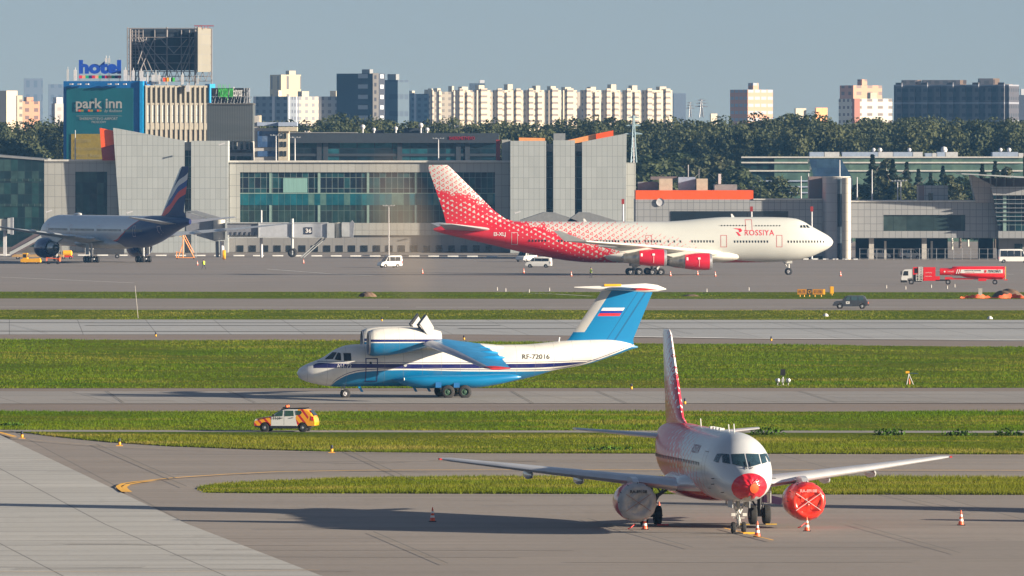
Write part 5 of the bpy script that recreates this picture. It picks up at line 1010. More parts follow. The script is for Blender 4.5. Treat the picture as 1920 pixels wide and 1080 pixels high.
# ---- grey hotel with script sign
Y = 2200.; K = thing('grey_hotel', 'dark grey hotel block with green and white rooftop sign', 'building', org(435, Y)); o = K.location
tgm = NT(bpy.data.materials.new('grey_facade')); x, y, z = tgm.xyz(); st_ = tgm.m('FRACT', tgm.m('DIVIDE', x, .55)); n_ = tgm.ramp(tgm.noise(.5, 5, stretch=(.15, 1, 1)), .35, .7)
cc = tgm.mix(tgm.m('LESS_THAN', st_, .3), (.075, .085, .09), (.045, .05, .06)); MC['grey_facade'] = tgm.fin(tgm.mix(tgm.m('MULTIPLY', n_, .5), cc, (.03, .04, .045)), .6)
part('facade', M('grey_facade'), K, (388, 474, 195, 265, Y, 20)); part('facade', M('light_concrete'), K, (388, 474, 265, BOT, Y+.3, 20)); part('roof_edge', M('plinth'), K, (387, 475, 193.5, 196, Y-.3, 20))
for x in (430, 439, 451, 461, 469): part('window', M('dark_glass'), K, (x, x+5, 266, 280, Y+.1, .3))
part('floor_band', M('plinth'), K, (388, 474, 281, 286, Y+.1, .5)); part('window', M('glass_green'), K, (431, 441, 293, 301, Y+.1, .3), (444, 471, 293, 301, Y+.1, .3))
sg_ = thing('rooftop_sign', 'black rooftop sign board with green and white lettering on the grey hotel', 'sign', P(432, 195, Y+2)); o = sg_.location
mb = MB(); pbox(mb, o, 396, 468, 165, 194, Y+4, .4); mb.build('board', M('black'), sg_)
mb = MB()
for k in range(13):
    x = 396+k*6; mb.tube(P(x, 194, Y)-o, P(x+4, 168 if k % 2 else 182, Y+3.7)-o, .09, n=6)
mb.tube(P(396, 181, Y+3.5)-o, P(469, 181, Y+3.5)-o, .12, n=6); mb.tube(P(388, 194, Y+.5)-o, P(475, 194, Y+.5)-o, .15, n=6)
for x in (458, 463, 467): mb.tube(P(x, 165, Y+3.6)-o, P(x, 193, Y+3.6)-o, .2, n=6)
mb.build('frame', M('steel'), sg_)
fit_text('Holiday Inn', M('green_letters'), flat(o, 410, 437, 158, 190, Y+1), sg_, 'green_letters', off=.012, ext=.15); fit_text('Express', M('white_paint'), flat(o, 437.5, 454, 163, 186, Y+1), sg_, 'white_letters', off=.012, ext=.15)
# ---- hotel with two faces
Y = 2260.; be = R(24); Hc = org(267, Y)
HT = thing('tall_hotel', 'tall hotel with teal banner side and sunlit beige ribbed side', 'building', Hc, be); k = Y/F
Lr = (390-267)*k/math.cos(be); Ll = (267-118)*k/math.sin(R(66)); htop = CH+(292-152)*k-ZG
# left face as a slab turned away, right face along local x
def lf(u, z, off=0.):   # point on left face: u metres left of the corner, in local coordinates
    a = R(8); w_ = Vector((-math.cos(a)*u, math.sin(a)*u, 0))+Vector((-math.sin(a), -math.cos(a), 0))*off; w_.rotate(Matrix.Rotation(-be, 3, 'Z')); return Vector((w_.x, w_.y, z))
UL = (267-118)*k/math.cos(R(8)); z1 = htop
tb = NT(bpy.data.materials.new('banner_cloth')); n_ = tb.ramp(tb.noise(.25, 5, stretch=(1, 1, .2)), .35, .7); MC['banner'] = tb.fin(tb.mix(n_, (.0, .13, .17), (.002, .09, .13)), .6)
mat('hotel_blue', (.005, .14, .42), .45, var=.08); mat('hotel_cyan', (.01, .32, .7), .35); mat('ochre', (.34, .25, .03), .7, var=.15); mat('banner_letter', (.4, .4, .38), .7)
def lbox(name, m, u0, u1, za, zb, off, th=.3):
    mb = MB(); mb.prism([lf(u0, za, off), lf(u1, za, off), lf(u1, zb, off), lf(u0, zb, off)], lf(0, 0, -th)-lf(0, 0, 0)); return mb.build(name, m, HT)
lbox('side_wall', M('hotel_blue'), 0, UL, 0, z1, 0, 14)
PX = k/math.cos(R(8))
def U(px): return (267-px)*PX
def Z(py): return CH+(292-py)*k-ZG
lbox('banner', M('banner'), U(250), U(124), Z(301), Z(165), .25, .2); lbox('banner_panel', M('ochre'), U(214), U(133), Z(301), Z(251), .35, .05)
def lmap(x0, x1, y0, y1, off): return lambda u, v, w: lf(U(x0+(x1-x0)*u), Z(y1+(y0-y1)*v), off+w)
fit_text('park inn', M('banner_letter'), lmap(142, 229, 184, 209, .4), HT, 'banner_lettering', off=.02)
fit_text('by Radisson', M('banner_letter'), lmap(196, 229, 205, 212, .4), HT, 'banner_lettering', shear=.4)
fit_text('SHEREMETYEVO AIRPORT', M('banner_letter'), lmap(149, 221, 220, 225, .4), HT, 'banner_lettering'); fit_text('MOSCOW', M('banner_letter'), lmap(172, 199, 226.5, 231, .4), HT, 'banner_lettering')
for ln_, y in (('РЕСТОРАН', 265), ('Московский', 279), ('Room Rates', 292)): fit_text(ln_, M('ochre_letter') if 'ochre_letter' in MC else mat('ochre_letter', (.4, .34, .16), .7), lmap(142, 190 if y != 265 else 170, y-4, y+2, .45), HT, 'banner_lettering')
for i, x in enumerate((149, 154, 167, 172, 184, 188)): lbox('banner_square', M(('cone_red', 'ochre')[i % 2]), U(x-2.2), U(x+2.2), Z(209.2), Z(205.5), .4, .03)
lbox('banner_rule', M('banner_letter'), U(229), U(143), Z(217.6), Z(217.1), .4, .03)
lbox('corner_trim', M('hotel_cyan'), -.2, .6, 0, z1, .35, .8)
for x in (134, 149, 164, 206, 220, 235): lbox('flood_light', M('roof_white'), U(x+3), U(x-3), Z(159), Z(156.5), 1.2, .8)
# right face: walls with vertical ribs
mat('hotel_beige', (.24, .22, .18), .7, var=.08); mat('hotel_recess', (.2, .17, .14), .8); mat('rib', (.6, .52, .4), .6); mat('win_bright', (.5, .52, .5), .08, spec=1.0)
zt = Z(160); kx = k/math.cos(be)
mb = MB(); mb.box(.6, Lr, .4, 18, 0, zt); mb.build('wall', M('hotel_beige'), HT)
def hx(px): return (px-267)*kx
nb_ = 13; sp_ = (Lr-.8)/nb_
for i in range(nb_):
    x0 = .7+i*sp_; mb = MB(); mb.box(x0, x0+sp_*.4, -.25, .4, 0, zt-.2); mb.build('rib', M('hotel_beige'), HT)
    mb = MB()
    for a, b in ((197, 216), (216.5, 229.5)): mb.box(x0+sp_*.45, x0+sp_*.95, .1, .4, Z(b), Z(a))
    mb.build('window', M('win_bright'), HT); mb = MB(); mb.box(x0+sp_*.45, x0+sp_*.95, .1, .4, Z(275), Z(244)); mb.build('window', M('hotel_recess'), HT)
for a, b in ((160, 164), (193, 196.5), (230.5, 243)): mb = MB(); mb.box(.6, Lr, -.1, .4, Z(b), Z(a)); mb.build('floor_band', M('hotel_beige'), HT)
mb = MB(); mb.box(Lr, Lr+1.4, -.5, 2.5, 0, Z(157)); mb.build('corner_trim', M('hotel_cyan'), HT)
# hotel letters
K = thing('hotel_sign', 'big blue hotel letters above a row of coloured squares on the roof', 'sign', P(188, 152, Y+5)); o = K.location
fit_text('hotel', M('blue_letters'), flat(o, 148, 227, 112.5, 138.5, Y+4), K, 'letters', off=.055, ext=.4)
cols = [(.5, .01, .05), (.6, .3, .15), (.0, .3, .16), (.01, .01, .12)]
for i in range(13): part('square', mat('sq%d' % (i % 4), cols[i % 4], .5), K, (148+i*6.1, 154+i*6.1, 141.5, 147, Y+4, .3))
part('frame', M('steel'), K, (149, 150, 138, 153, Y+4.6, .2), (187, 188, 138, 153, Y+4.6, .2), (224, 225, 110, 153, Y+4.6, .2), (204, 205, 108, 153, Y+4.6, .2))
# rooftop antennas
AN = []
for i, (x, y0, y1, w_) in enumerate(((127, 130, 152, .5), (141, 131, 151, .7), (199, 109, 117, .5), (204.5, 109, 118, .5), (235, 131, 151, .8), (250, 132, 151, .6), (241, 141, 151, .5), (265, 133, 150, .9), (287, 140, 158, .7), (292, 136, 158, .6), (298, 141, 158, .7), (277, 139, 158, .4), (312, 147, 158, .7), (342, 140, 158, .6), (352, 160, 172, .9), (371, 146, 158, .5), (268, 145, 152, 1.4))):
    q = P(x, y1, Y+3); mb = MB(); mb.box(-w_/2, w_/2, -w_/3, w_/3, 0, (y1-y0)*k); mb.tube((0, .4, 0), (0, .4, (y1-y0)*k+.6), .08, n=6)
    AN.append((x, mb.build('antenna', M('roof_white' if i % 3 else 'grey_paint'), loc=q)))
for i, (x, a_) in enumerate(sorted(AN, key=lambda t: t[0])): tag(a_, ORD[i]+' slim panel antenna from the left on the hotel roof edge', 'antenna', 'panel antennas on the hotel roof')
for x, c in ((309, 'cone_red'), (314, 'yellow'), (320, 'cone_white'), (324, 'green_letters')):
    q = P(x, 153, Y+1.5); mb = MB(); mb.box(-.45, .45, -.1, .1, 0, .95); tag(mb.build('coloured_panel', M(c), loc=q), {'cone_red': 'red', 'yellow': 'yellow', 'cone_white': 'white', 'green_letters': 'green'}[c]+' small square panel below the big billboard', 'panel')
# billboard
K = thing('billboard_frame', 'huge empty billboard on scaffold trusses on the hotel roof', 'billboard', P(317, 160, Y+6)); o = K.location; Yb = Y+6
mb = MB(); pbox(mb, o, 244, 370, 54, 132, Yb+6, .3); mb.build('back_panel', M('billboard_dark') if 'billboard_dark' in MC else mat('billboard_dark', (.012, .02, .035), .7, var=.4, scale=.6), K)
mb = MB(); mb.prism([P(371, 51, Yb-2)-o, P(396, 54, Yb+5)-o, P(396, 135, Yb+5)-o, P(371, 135, Yb-2)-o], (-.3, .4, 0)); mb.build('side_panel', panel_mat('billboard_tan', (.2, .19, .16), 30, 2.4, sw=.1, axis='y'), K)
mb = MB()
for x in (239, 244, 248, 254, 260, 268, 290, 313, 340, 355, 366, 397): mb.tube(P(x, 51 if x in (239, 313, 366) else 54, Yb+(5 if x > 244 else 0))-o, P(x, 160, Yb+(5 if x > 244 else 0))-o, .22 if x in (244, 366, 313) else .13, n=6)
for y in (53, 70, 87, 102, 118, 134, 143, 152): mb.tube(P(239, y, Yb+4.6)-o, P(396, y, Yb+4.6)-o, .1, n=6)
for y in range(54, 134, 6): mb.tube(P(239, y, Yb+4)-o, P(268, y, Yb+4)-o, .07, n=5)
for a, b in (((262, 70), (300, 134)), ((266, 70), (320, 134)), ((290, 70), (262, 134)), ((302, 74), (326, 100)), ((326, 100), (350, 74)), ((302, 106), (328, 134)), ((340, 134), (364, 74)), ((330, 134), (360, 70)), ((345, 134), (366, 90)), ((258, 70), (285, 134)), ((255, 80), (275, 134)), ((275, 70), (258, 120))): mb.tube(P(*a, Yb+3.4)-o, P(*b, Yb+1)-o, .12, n=6)
for k_ in range(26): x = 242+k_*6; mb.tube(P(x, 134 if k_ % 2 else 152, Yb+4)-o, P(x+6, 152 if k_ % 2 else 134, Yb+4)-o, .08, n=5)
mb.build('scaffold', M('scaffold') if 'scaffold' in MC else mat('scaffold', (.22, .2, .2), .6), K)
mb = MB(); mb.tube(P(364, 48.5, Yb)-o, P(401, 48.5, Yb)-o, .12, n=6); [mb.tube(P(x, 48, Yb)-o, P(x, 54, Yb)-o, .08, n=5) for x in (372, 378, 384, 390)]; mb.build('rail', M('red_and_shade_panel'), K)
# ---------------------------------------------------------------- far skyline
def apt_mat(name, c, wc, pw, ph, wf=(.28, .74), hf=(.3, .8), band=None, vband=None):
    if name in MC: return MC[name]
    t = NT(bpy.data.materials.new(name)); x, y, z = t.xyz(); u = t.m('ADD', x, y)
    fu = t.m('FRACT', t.m('DIVIDE', u, pw)); fz = t.m('FRACT', t.m('DIVIDE', z, ph))
    w_ = t.m('MULTIPLY', t.m('MULTIPLY', t.m('GREATER_THAN', fu, wf[0]), t.m('LESS_THAN', fu, wf[1])), t.m('MULTIPLY', t.m('GREATER_THAN', fz, hf[0]), t.m('LESS_THAN', fz, hf[1])))
    col = t.mix(w_, c, wc)
    if band: col = t.mix(t.m('LESS_THAN', t.m('FRACT', t.m('DIVIDE', z, band[0])), band[1]), col, band[2])
    if vband: col = t.mix(t.m('LESS_THAN', t.m('FRACT', t.m('DIVIDE', u, vband[0])), vband[1]), col, vband[2])
    MC[name] = t.fin(col, .7); return MC[name]
def tower(name, label, xl, xc, xr, top, Y, m, beta=25, depth=14., group=None, cat='apartment block', bumps=True, roofm='roof_white', bays=0, bm=None):
    k = Y/F; b = R(beta); q = org(xc, Y); r_ = thing(name, label, cat, q, b, group); Lr = max(1, (xr-xc)*k/math.cos(b)); Ll = (xc-xl)*k/math.sin(b) if xl < xc and beta > 0 else depth
    h = CH+(292-top)*k-ZG; mb = MB(); mb.box(0, Lr, 0, Ll, 0, h); mb.build('wall', m, r_)
    if bumps:
        rn = random.Random(int(xc*7)); n = max(1, int(Lr/9)); mb = MB()
        for i in range(n):
            x_ = (i+.2+.5*rn.random())*Lr/n; w_ = 2+2*rn.random(); mb.box(x_, min(Lr, x_+w_), 1, 5, h, h+1.5+1.5*rn.random())
        mb.build('roof_house', M(roofm), r_)
    if bays:
        for i in range(bays):
            x_ = (i+.5)*Lr/bays; mb = MB()
            w_ = min(2.2, Lr/bays*.3); mb.box(x_-w_, x_+w_*.6, -1.1, .1, 0, h-(1 if i % 2 else -.8)); mb.build('balcony_stack', bm or m, r_)
    return r_
cream = apt_mat('apt_cream', (.5, .42, .31), (.2, .17, .14), 3.2, 3.0, (.3, .7), (.35, .75)); apt_mat('apt_bal', (.52, .44, .33), (.17, .14, .12), 20, 3.0, (.0, 1.), (.55, .9))
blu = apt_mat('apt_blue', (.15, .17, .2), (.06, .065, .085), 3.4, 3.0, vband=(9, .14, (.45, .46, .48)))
SEC = [(804, 808, 813), (818, 820, 828), (846, 848, 853), (851, 857, 886), (889, 894, 921), (924, 928, 980), (982, 987, 1020), (1022, 1029, 1052), (1053, 1056, 1082), (1088, 1095, 1127), (1129, 1133, 1163), (1167, 1171, 1201), (1203, 1209, 1261)]
for i, (a, b, c) in enumerate(SEC):
    tower('apartment_block', ['narrow cream apartment strip at the left end of the long row', 'second narrow cream strip of the long row', 'third narrow cream strip beside the first wide block', 'cream tower left of the small dark tower behind', 'cream tower in front of the small dark tower', 'wide cream block fourth of the row above the jumbo tail', 'cream block above the orange roof strip left end', 'cream block with shaded gap on its left, above the slits', 'narrow cream block above the right slabs', 'cream block right of the bluish gap in the row', 'cream block with round balconies above the red roof strip', 'cream block above the power pylon', 'widest cream block at the right end of the long row'][i], a, b, c, 169 if c-b > 12 else 172, 4700+i*12, cream, beta=28, group='cream apartment blocks in a long row', bays=max(1, int((c-b)/14)), bm=M('apt_bal'), roofm='cream')
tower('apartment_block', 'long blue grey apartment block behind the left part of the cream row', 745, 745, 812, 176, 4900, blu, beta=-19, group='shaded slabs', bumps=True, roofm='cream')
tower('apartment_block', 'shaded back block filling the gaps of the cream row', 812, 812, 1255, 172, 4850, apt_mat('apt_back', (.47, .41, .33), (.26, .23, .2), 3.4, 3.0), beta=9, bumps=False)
for i, (a, b, c) in enumerate(((473, 475, 540), (540, 556, 597), (597, 598, 632))):
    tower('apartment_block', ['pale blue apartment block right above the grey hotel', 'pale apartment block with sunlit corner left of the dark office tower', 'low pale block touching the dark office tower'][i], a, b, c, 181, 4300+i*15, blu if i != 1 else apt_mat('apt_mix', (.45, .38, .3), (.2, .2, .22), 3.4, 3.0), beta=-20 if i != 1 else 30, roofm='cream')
tower('yellow_tower', 'tall cream and yellow tower with dark window columns', 505, 527, 564, 140, 4500, apt_mat('apt_yellow', (.5, .42, .28), (.13, .12, .12), 7, 8.5, (.4, .58), (.12, .85)), beta=26, roofm='cream')
tower('office_tower', 'dark blue office tower with lit window columns and antennas', 630, 631, 700, 138, 3900, apt_mat('apt_dark', (.03, .035, .05), (.35, .38, .42), 15, 4.2, (.62, .9), (.45, .85)), beta=-19, cat='office tower', roofm='roof_grey')
tower('office_tower', 'hazy blue glass tower joined to the dark office tower', 700, 701, 746, 150, 3950, apt_mat('apt_glass', (.06, .09, .12), (.04, .06, .09), 6, 7, (.1, .9), (.3, .6)), beta=-19, cat='office tower', roofm='roof_grey')
tower('tower_top', 'narrow striped stair shaft between the dark and the hazy office towers', 699, 699, 710, 137, 3890, apt_mat('apt_shaft', (.3, .28, .26), (.1, .1, .12), 2, 3), beta=2, cat='stair shaft', bumps=False)
tower('office_tower', 'small dark tower peeking above the cream row', 880, 881, 909, 156, 5300, M('dark_far') if 'dark_far' in MC else mat('dark_far', (.05, .07, .1), .7), beta=5, cat='office tower')
tower('office_tower', 'faint blue rounded tower at the right end of the cream row', 1262, 1263, 1286, 175, 6200, mat('haze_tower', (.12, .15, .2), .7), beta=3, cat='office tower', bumps=False)  # haze painted in as the tower's blue
tower('office_tower', 'faint tall tower painted haze blue at the far left', 44, 45, 80, 147, 6300, apt_mat('far_haze_blue', (.14, .18, .24), (.1, .14, .2), 5, 9), beta=4, cat='office tower', bumps=False)  # pale blue of both far left towers is haze put into the colour
tower('office_tower', 'faint blue tower just left of the hotel', 90, 91, 119, 158, 6350, M('far_haze_blue'), beta=4, cat='office tower', bumps=False)
tower('apartment_block', 'cream block with shaded left face at the left edge', -20, 12, 32, 170, 4000, apt_mat('apt_peach', (.55, .45, .33), (.25, .2, .17), 40, 3, (.5, .5), (.3, .6)), beta=35, bumps=False)
tower('apartment_block', 'white low block beside the cream block at the left edge', 30, 32, 42, 179, 3990, cream, beta=20, bumps=False)
tower('apartment_block', 'orange brick building under construction at the left', 40, 42, 74, 190, 4050, apt_mat('apt_brick', (.5, .26, .16), (.16, .1, .09), 4, 3.2), beta=20, roofm='apt_brick')
tower('apartment_block', 'grey pink block just left of the hotel', 96, 103, 119, 194, 4080, apt_mat('apt_grey', (.42, .38, .36), (.3, .27, .26), 4, 3), beta=25, bumps=True)
tower('round_tower_block', 'orange banded curved tower left of the right tree line', 1370, 1402, 1450, 168, 4300, apt_mat('apt_orange', (.5, .25, .16), (.3, .32, .36), 3.5, 3.2, (.1, .9), (.35, .8)), beta=33, roofm='apt_orange')
tower('brick_tower', 'orange brick tower rising behind the white balcony block', 1576, 1600, 1655, 160, 4450, apt_mat('apt_orange2', (.5, .25, .16), (.2, .14, .12), 6, 3.2), beta=30, roofm='apt_orange2')
tower('apartment_block', 'white block with red balcony columns before the orange tower', 1575, 1602, 1674, 185, 4200, apt_mat('apt_white', (.62, .57, .48), (.2, .17, .16), 5, 3.1, (.2, .7), (.35, .75), vband=(22, .12, (.35, .14, .1))), beta=20, roofm='cream')
apt_mat('apt_shade_navy', (.055, .055, .07), (.025, .03, .042), 3.2, 3.2, (.2, .8), (.2, .6), band=(6.8, .09, (.2, .21, .25)), vband=None)  # dark navy paints the block's long front as shaded
tower('long_dark_block', 'long shade-dark brick apartment block with pale floor lines at the right', 1675, 1676, 1888, 159, 3700, M('apt_shade_navy'), beta=-19, bumps=False, bays=9, bm=apt_mat('apt_shade_navy_bay', (.09, .085, .095), (.03, .035, .05), 2.6, 3.2, (.2, .8), (.2, .6), band=(6.8, .09, (.2, .21, .25))))
tower('long_dark_block_end', 'sunlit brown end bay of the long dark block', 1886, 1887, 1899, 158, 3690, apt_mat('apt_lit_end', (.34, .24, .18), (.12, .1, .1), 5, 3.4), beta=20, bumps=False)  # end bay painted in a lit brown
r_ = thing('roof_storeys', 'stepped rooftop storeys on the long dark apartment block', 'roof storeys', org(1780, 3715))
for a, b, y in ((1692, 1728, 150), (1731, 1812, 150), (1836, 1874, 147)): part('storey', M('apt_lit_end' if False else 'apt_shade_navy'), r_, (a, b-12, y, 160, 3715, 10)); part('storey_lit_side', M('apt_lit_end'), r_, (b-12, b, y, 160, 3716, 9))  # lit side of each storey painted as a brown strip on its front
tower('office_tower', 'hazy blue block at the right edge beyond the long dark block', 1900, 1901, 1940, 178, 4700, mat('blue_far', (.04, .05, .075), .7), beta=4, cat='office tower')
for i, (a, b, y, lb) in enumerate(((1492, 1512, 203, 'small white rooftop above the right treetops'), (1530, 1552, 202, 'small orange round rooftop above the right treetops'), (1333, 1345, 213, 'tiny cream rooftop between the pylons and the curved tower'))): tower('distant_house', lb, a-2, a, b, y, 4100, M('cream' if i != 1 else 'orange_pale'), beta=25, cat='building', bumps=False)
# pylons
def pylon(name, px, py0, py1, Y, wpx, label, m='steel'):
    k = Y/F; r_ = thing(name, label, 'pylon', P(px, py1, Y)); h = (py1-py0)*k; w_ = wpx*k; mb = MB(); t_ = .08+Y/40000
    def cr(f): s_ = w_*(1-.85*f**.8)/2; return [(-s_, -s_, h*f), (s_, -s_, h*f), (s_, s_, h*f), (-s_, s_, h*f)]
    L_ = [cr(f) for f in (0, .2, .38, .54, .68, .8, .9, 1)]
    for a, b in zip(L_[:-1], L_[1:]):
        for j in range(4): mb.tube(a[j], b[j], t_, n=5); mb.tube(a[j], b[(j+1) % 4], t_*.6, n=4); mb.tube(b[j], b[(j+1) % 4], t_*.6, n=4)
    mb.build('lattice', M(m), r_); mb = MB()
    for f, wd in ((.62, 1.5), (.8, 1.2), (.97, .9)): mb.tube((-w_*wd, 0, h*f), (w_*wd, 0, h*f), t_, n=5); mb.tube((-w_*wd, 0, h*f), (0, 0, h*f+h*.04), t_*.6, n=4); mb.tube((w_*wd, 0, h*f), (0, 0, h*f+h*.04), t_*.6, n=4)
    mb.build('cross_arm', M(m), r_)
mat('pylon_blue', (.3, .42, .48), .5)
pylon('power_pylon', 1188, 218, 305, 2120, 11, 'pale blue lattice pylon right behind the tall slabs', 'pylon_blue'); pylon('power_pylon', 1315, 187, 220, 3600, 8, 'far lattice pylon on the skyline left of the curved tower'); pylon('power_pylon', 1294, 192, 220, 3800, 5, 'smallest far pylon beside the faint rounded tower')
# ---------------------------------------------------------------- trees
def leaf_mat(name, a, b, c=None):
    t = NT(bpy.data.materials.new(name)); n1 = t.ramp(t.noise(.07, 4), .4, .66); n2 = t.ramp(t.noise(.6, 3), .3, .7)
    oi = t.n.new('ShaderNodeObjectInfo'); col = t.mix(n1, a, b); col = t.mix(t.m('MULTIPLY', n2, .5), col, tuple(v*.6 for v in a)); col = t.mix(t.m('MULTIPLY', oi.outputs['Random'], .35), col, c or b)
    t.fin(col, .65, spec=.25); tr = t.n.new('ShaderNodeBsdfTranslucent'); t.l.new(col, tr.inputs[0]); mx = t.n.new('ShaderNodeMixShader'); mx.inputs[0].default_value = .25
    t.l.new(t.b.outputs[0], mx.inputs[1]); t.l.new(tr.outputs[0], mx.inputs[2]); t.l.new(mx.outputs[0], t.n['Material Output'].inputs[0]); MC[name] = t.m_
leaf_mat('leaves', (.034, .054, .02), (.078, .09, .03), (.085, .085, .032)); leaf_mat('needles', (.015, .026, .014), (.022, .035, .017)); leaf_mat('leaves_olive', (.06, .07, .028), (.075, .075, .032))
mat('bark', (.13, .1, .08), .9); mat('birch', (.5, .48, .42), .8, var=.3)
def crown_pts(n, H, Rr, z0, kind, rn):
    lob = []
    if kind == 'spruce':
        for i in range(n):
            f = rn.random()**1.15; z = z0+(H-z0)*f; r = Rr*(1-f)*(.35+.65*abs(math.sin(f*38)))*rn.random()**.4; a = rn.random()*6.28; lob.append((r*math.cos(a), r*math.sin(a), z-.12*r, math.cos(a), math.sin(a), .5))
        return lob
    L_ = []
    for i in range(16):
        a = rn.random()*6.28; f = rn.random(); z = z0+(H-z0)*(.12+.8*f); rr = Rr*math.sin(min(1, (1.15-f)*1.5)*1.4)*.72*rn.random()**.5; L_.append((rr*math.cos(a), rr*math.sin(a), z, Rr*(.3+.25*rn.random())))
    for i in range(n):
        l = rn.choice(L_); v = Vector((rn.gauss(0, 1), rn.gauss(0, 1), rn.gauss(0, 1))).normalized()*l[3]*(.75+.3*rn.random()); lob.append((l[0]+v.x, l[1]+v.y, l[2]+v.z*.8, v.x/l[3]+.25*l[0]/Rr, v.y/l[3]+.25*l[1]/Rr, v.z/l[3]+.15))
    return lob
def quads(pts, size, rng):
    pts = np.array(pts); n = len(pts); p = pts[:, :3]; nm_ = pts[:, 3:6]+.55*rng.normal(size=(n, 3)); nm_ /= np.linalg.norm(nm_, axis=1)[:, None]; a = rng.normal(size=(n, 3)); a -= (a*nm_).sum(1)[:, None]*nm_; a /= np.linalg.norm(a, axis=1)[:, None]; b = np.cross(nm_, a)
    s = size*(.5+.9*rng.random(n))[:, None]; return np.stack([p-a*s, p+b*s*.7, p+a*s, p-b*s*.7], 1).reshape(-1, 3)
def np_mesh(name, V, m, nper=4):
    me = bpy.data.meshes.new(name); k = len(V)//nper; me.vertices.add(len(V)); me.vertices.foreach_set('co', V.astype(np.float32).ravel()); me.loops.add(len(V)); me.loops.foreach_set('vertex_index', np.arange(len(V), dtype=np.int32))
    me.polygons.add(k); me.polygons.foreach_set('loop_start', np.arange(0, nper*k, nper, dtype=np.int32)); me.polygons.foreach_set('loop_total', np.full(k, nper, np.int32)); me.materials.append(m); me.update(calc_edges=True); return me
rng = np.random.default_rng(3); rn = random.Random(11)
TP = {}
for nm, H, Rr, z0, n, sz, m, kind in (('spruce', 20, 4.8, 2.5, 2400, .34, 'needles', 'spruce'), ('broadleaf', 17, 5.2, 4, 2200, .45, 'leaves', 'b'), ('slim', 18, 3.0, 5, 1300, .42, 'leaves_olive', 'b')):
    cm_ = np_mesh('crown', quads(crown_pts(n, H, Rr, z0, kind, rn), sz, rng), M(m)); tb_ = MB(); tb_.tube((0, 0, 0), (0, 0, H*.55), .28, .14); tb_.tube((0, 0, H*.55), (0, 0, H*.93), .14, .03)
    for i in range(9):
        f = .3+.06*i; a = i*2.4; tb_.tube((0, 0, H*f), (Rr*.6*math.cos(a), Rr*.6*math.sin(a), H*(f+.12)), .07, .02, n=6)
    tmp = tb_.build('trunk', M('bark' if nm != 'slim' else 'birch')); TP[nm] = (cm_, tmp.data); bpy.data.objects.remove(tmp)
def tree(kind, px, ptop, Y, label, group, wide=1.):
    H0 = {'spruce': 20, 'broadleaf': 17.5, 'slim': 18.5}[kind]; h = CH+(292-ptop)*Y/F-ZG; s_ = h/H0
    r_ = thing({'spruce': 'spruce_tree', 'broadleaf': 'broadleaf_tree', 'slim': 'birch_tree'}[kind], label, 'tree', org(px, Y), rn.random()*6.28, group); r_.scale = (s_*wide, s_*wide, s_); link_mesh('crown', TP[kind][0], r_); link_mesh('trunk', TP[kind][1], r_); return r_
MT = [('spruce', 1674, 300, 'dark slim spruce behind the round tower, thin topped'), ('spruce', 1700, 305, 'spruce left of the rooftop house'), ('spruce', 1722, 318, 'dense spruce just behind the rooftop house'), ('slim', 1660, 312, 'thin birch beside a pale mast'), ('spruce', 1636, 291, 'tallest thin spruce above the panelled bridge'), ('slim', 1662, 290, 'tall sparse birch against the green office'), ('broadleaf', 1690, 330, 'bushy tree low behind the bridge roof'), ('spruce', 1745, 325, 'spruce right above the rooftop house'), ('spruce', 1768, 312, 'spruce right of the rooftop house'), ('slim', 1785, 322, 'olive birch left of the canopy roof'), ('broadleaf', 1800, 330, 'round dark tree below the canopy tip'), ('slim', 1815, 326, 'slim olive tree touching the flared wall'), ('broadleaf', 1612, 345, 'low bush tree right of the round tower'), ('broadleaf', 1463, 331, 'broad olive tree above the low wing roof'), ('slim', 1440, 340, 'thin tree left of the broad olive tree'), ('spruce', 1842, 308, 'small spruce showing above the canopy'), ('spruce', 1866, 303, 'spruce top above the canopy roof'), ('slim', 1885, 306, 'birch top above the canopy roof'), ('broadleaf', 1745, 340, 'round tree behind the rooftop house'), ('broadleaf', 1645, 345, 'round tree behind the pale masts'), ('slim', 1400, 350, 'thin tree at the end of the orange roof band'), ('broadleaf', 1425, 352, 'low tree between orange band and olive tree')]
for i, (k_, x, y, lb) in enumerate(MT): tree(k_, x, y, 2130+(i*37) % 110, lb, 'trees behind the right wing', 1.1 if k_ == 'slim' else 1.3)
# forest: one far-off wood
for i, (k_, x, y, lb) in enumerate((('broadleaf', 1212, 296, 'light olive tree nearest the pale blue pylon'), ('broadleaf', 1240, 290, 'olive tree second from the pale blue pylon'), ('broadleaf', 1268, 284, 'olive tree above the cream roof boxes'), ('slim', 1296, 288, 'olive birch above the right roof box'), ('broadleaf', 1322, 292, 'olive tree above the orange roof band middle'), ('slim', 1352, 283, 'bare topped pale birch left of the green office'), ('slim', 1372, 292, 'brownish birch next to the green office corner'), ('broadleaf', 1392, 310, 'dark tree low at the green office corner'), ('broadleaf', 30, 262, 'bright green low treetop above the glass pier'), ('broadleaf', 78, 276, 'low treetop beside the banner above the glass pier'))): tree(k_, x, y, 2250+(i*31) % 70, lb, 'lighter trees before the forest', 1.3)
V = []; rf = random.Random(5)
def forest_top(px):
    return float(np.interp(px, [-80, 0, 60, 118, 200, 480, 555, 640, 700, 760, 860, 960, 1100, 1200, 1300, 1380, 1420, 1480, 1560, 1640, 1760, 1920, 2000], [224, 222, 217, 222, 226, 224, 222, 214, 213, 219, 219, 220, 217, 217, 221, 217, 212, 206, 210, 215, 214, 216, 214]))
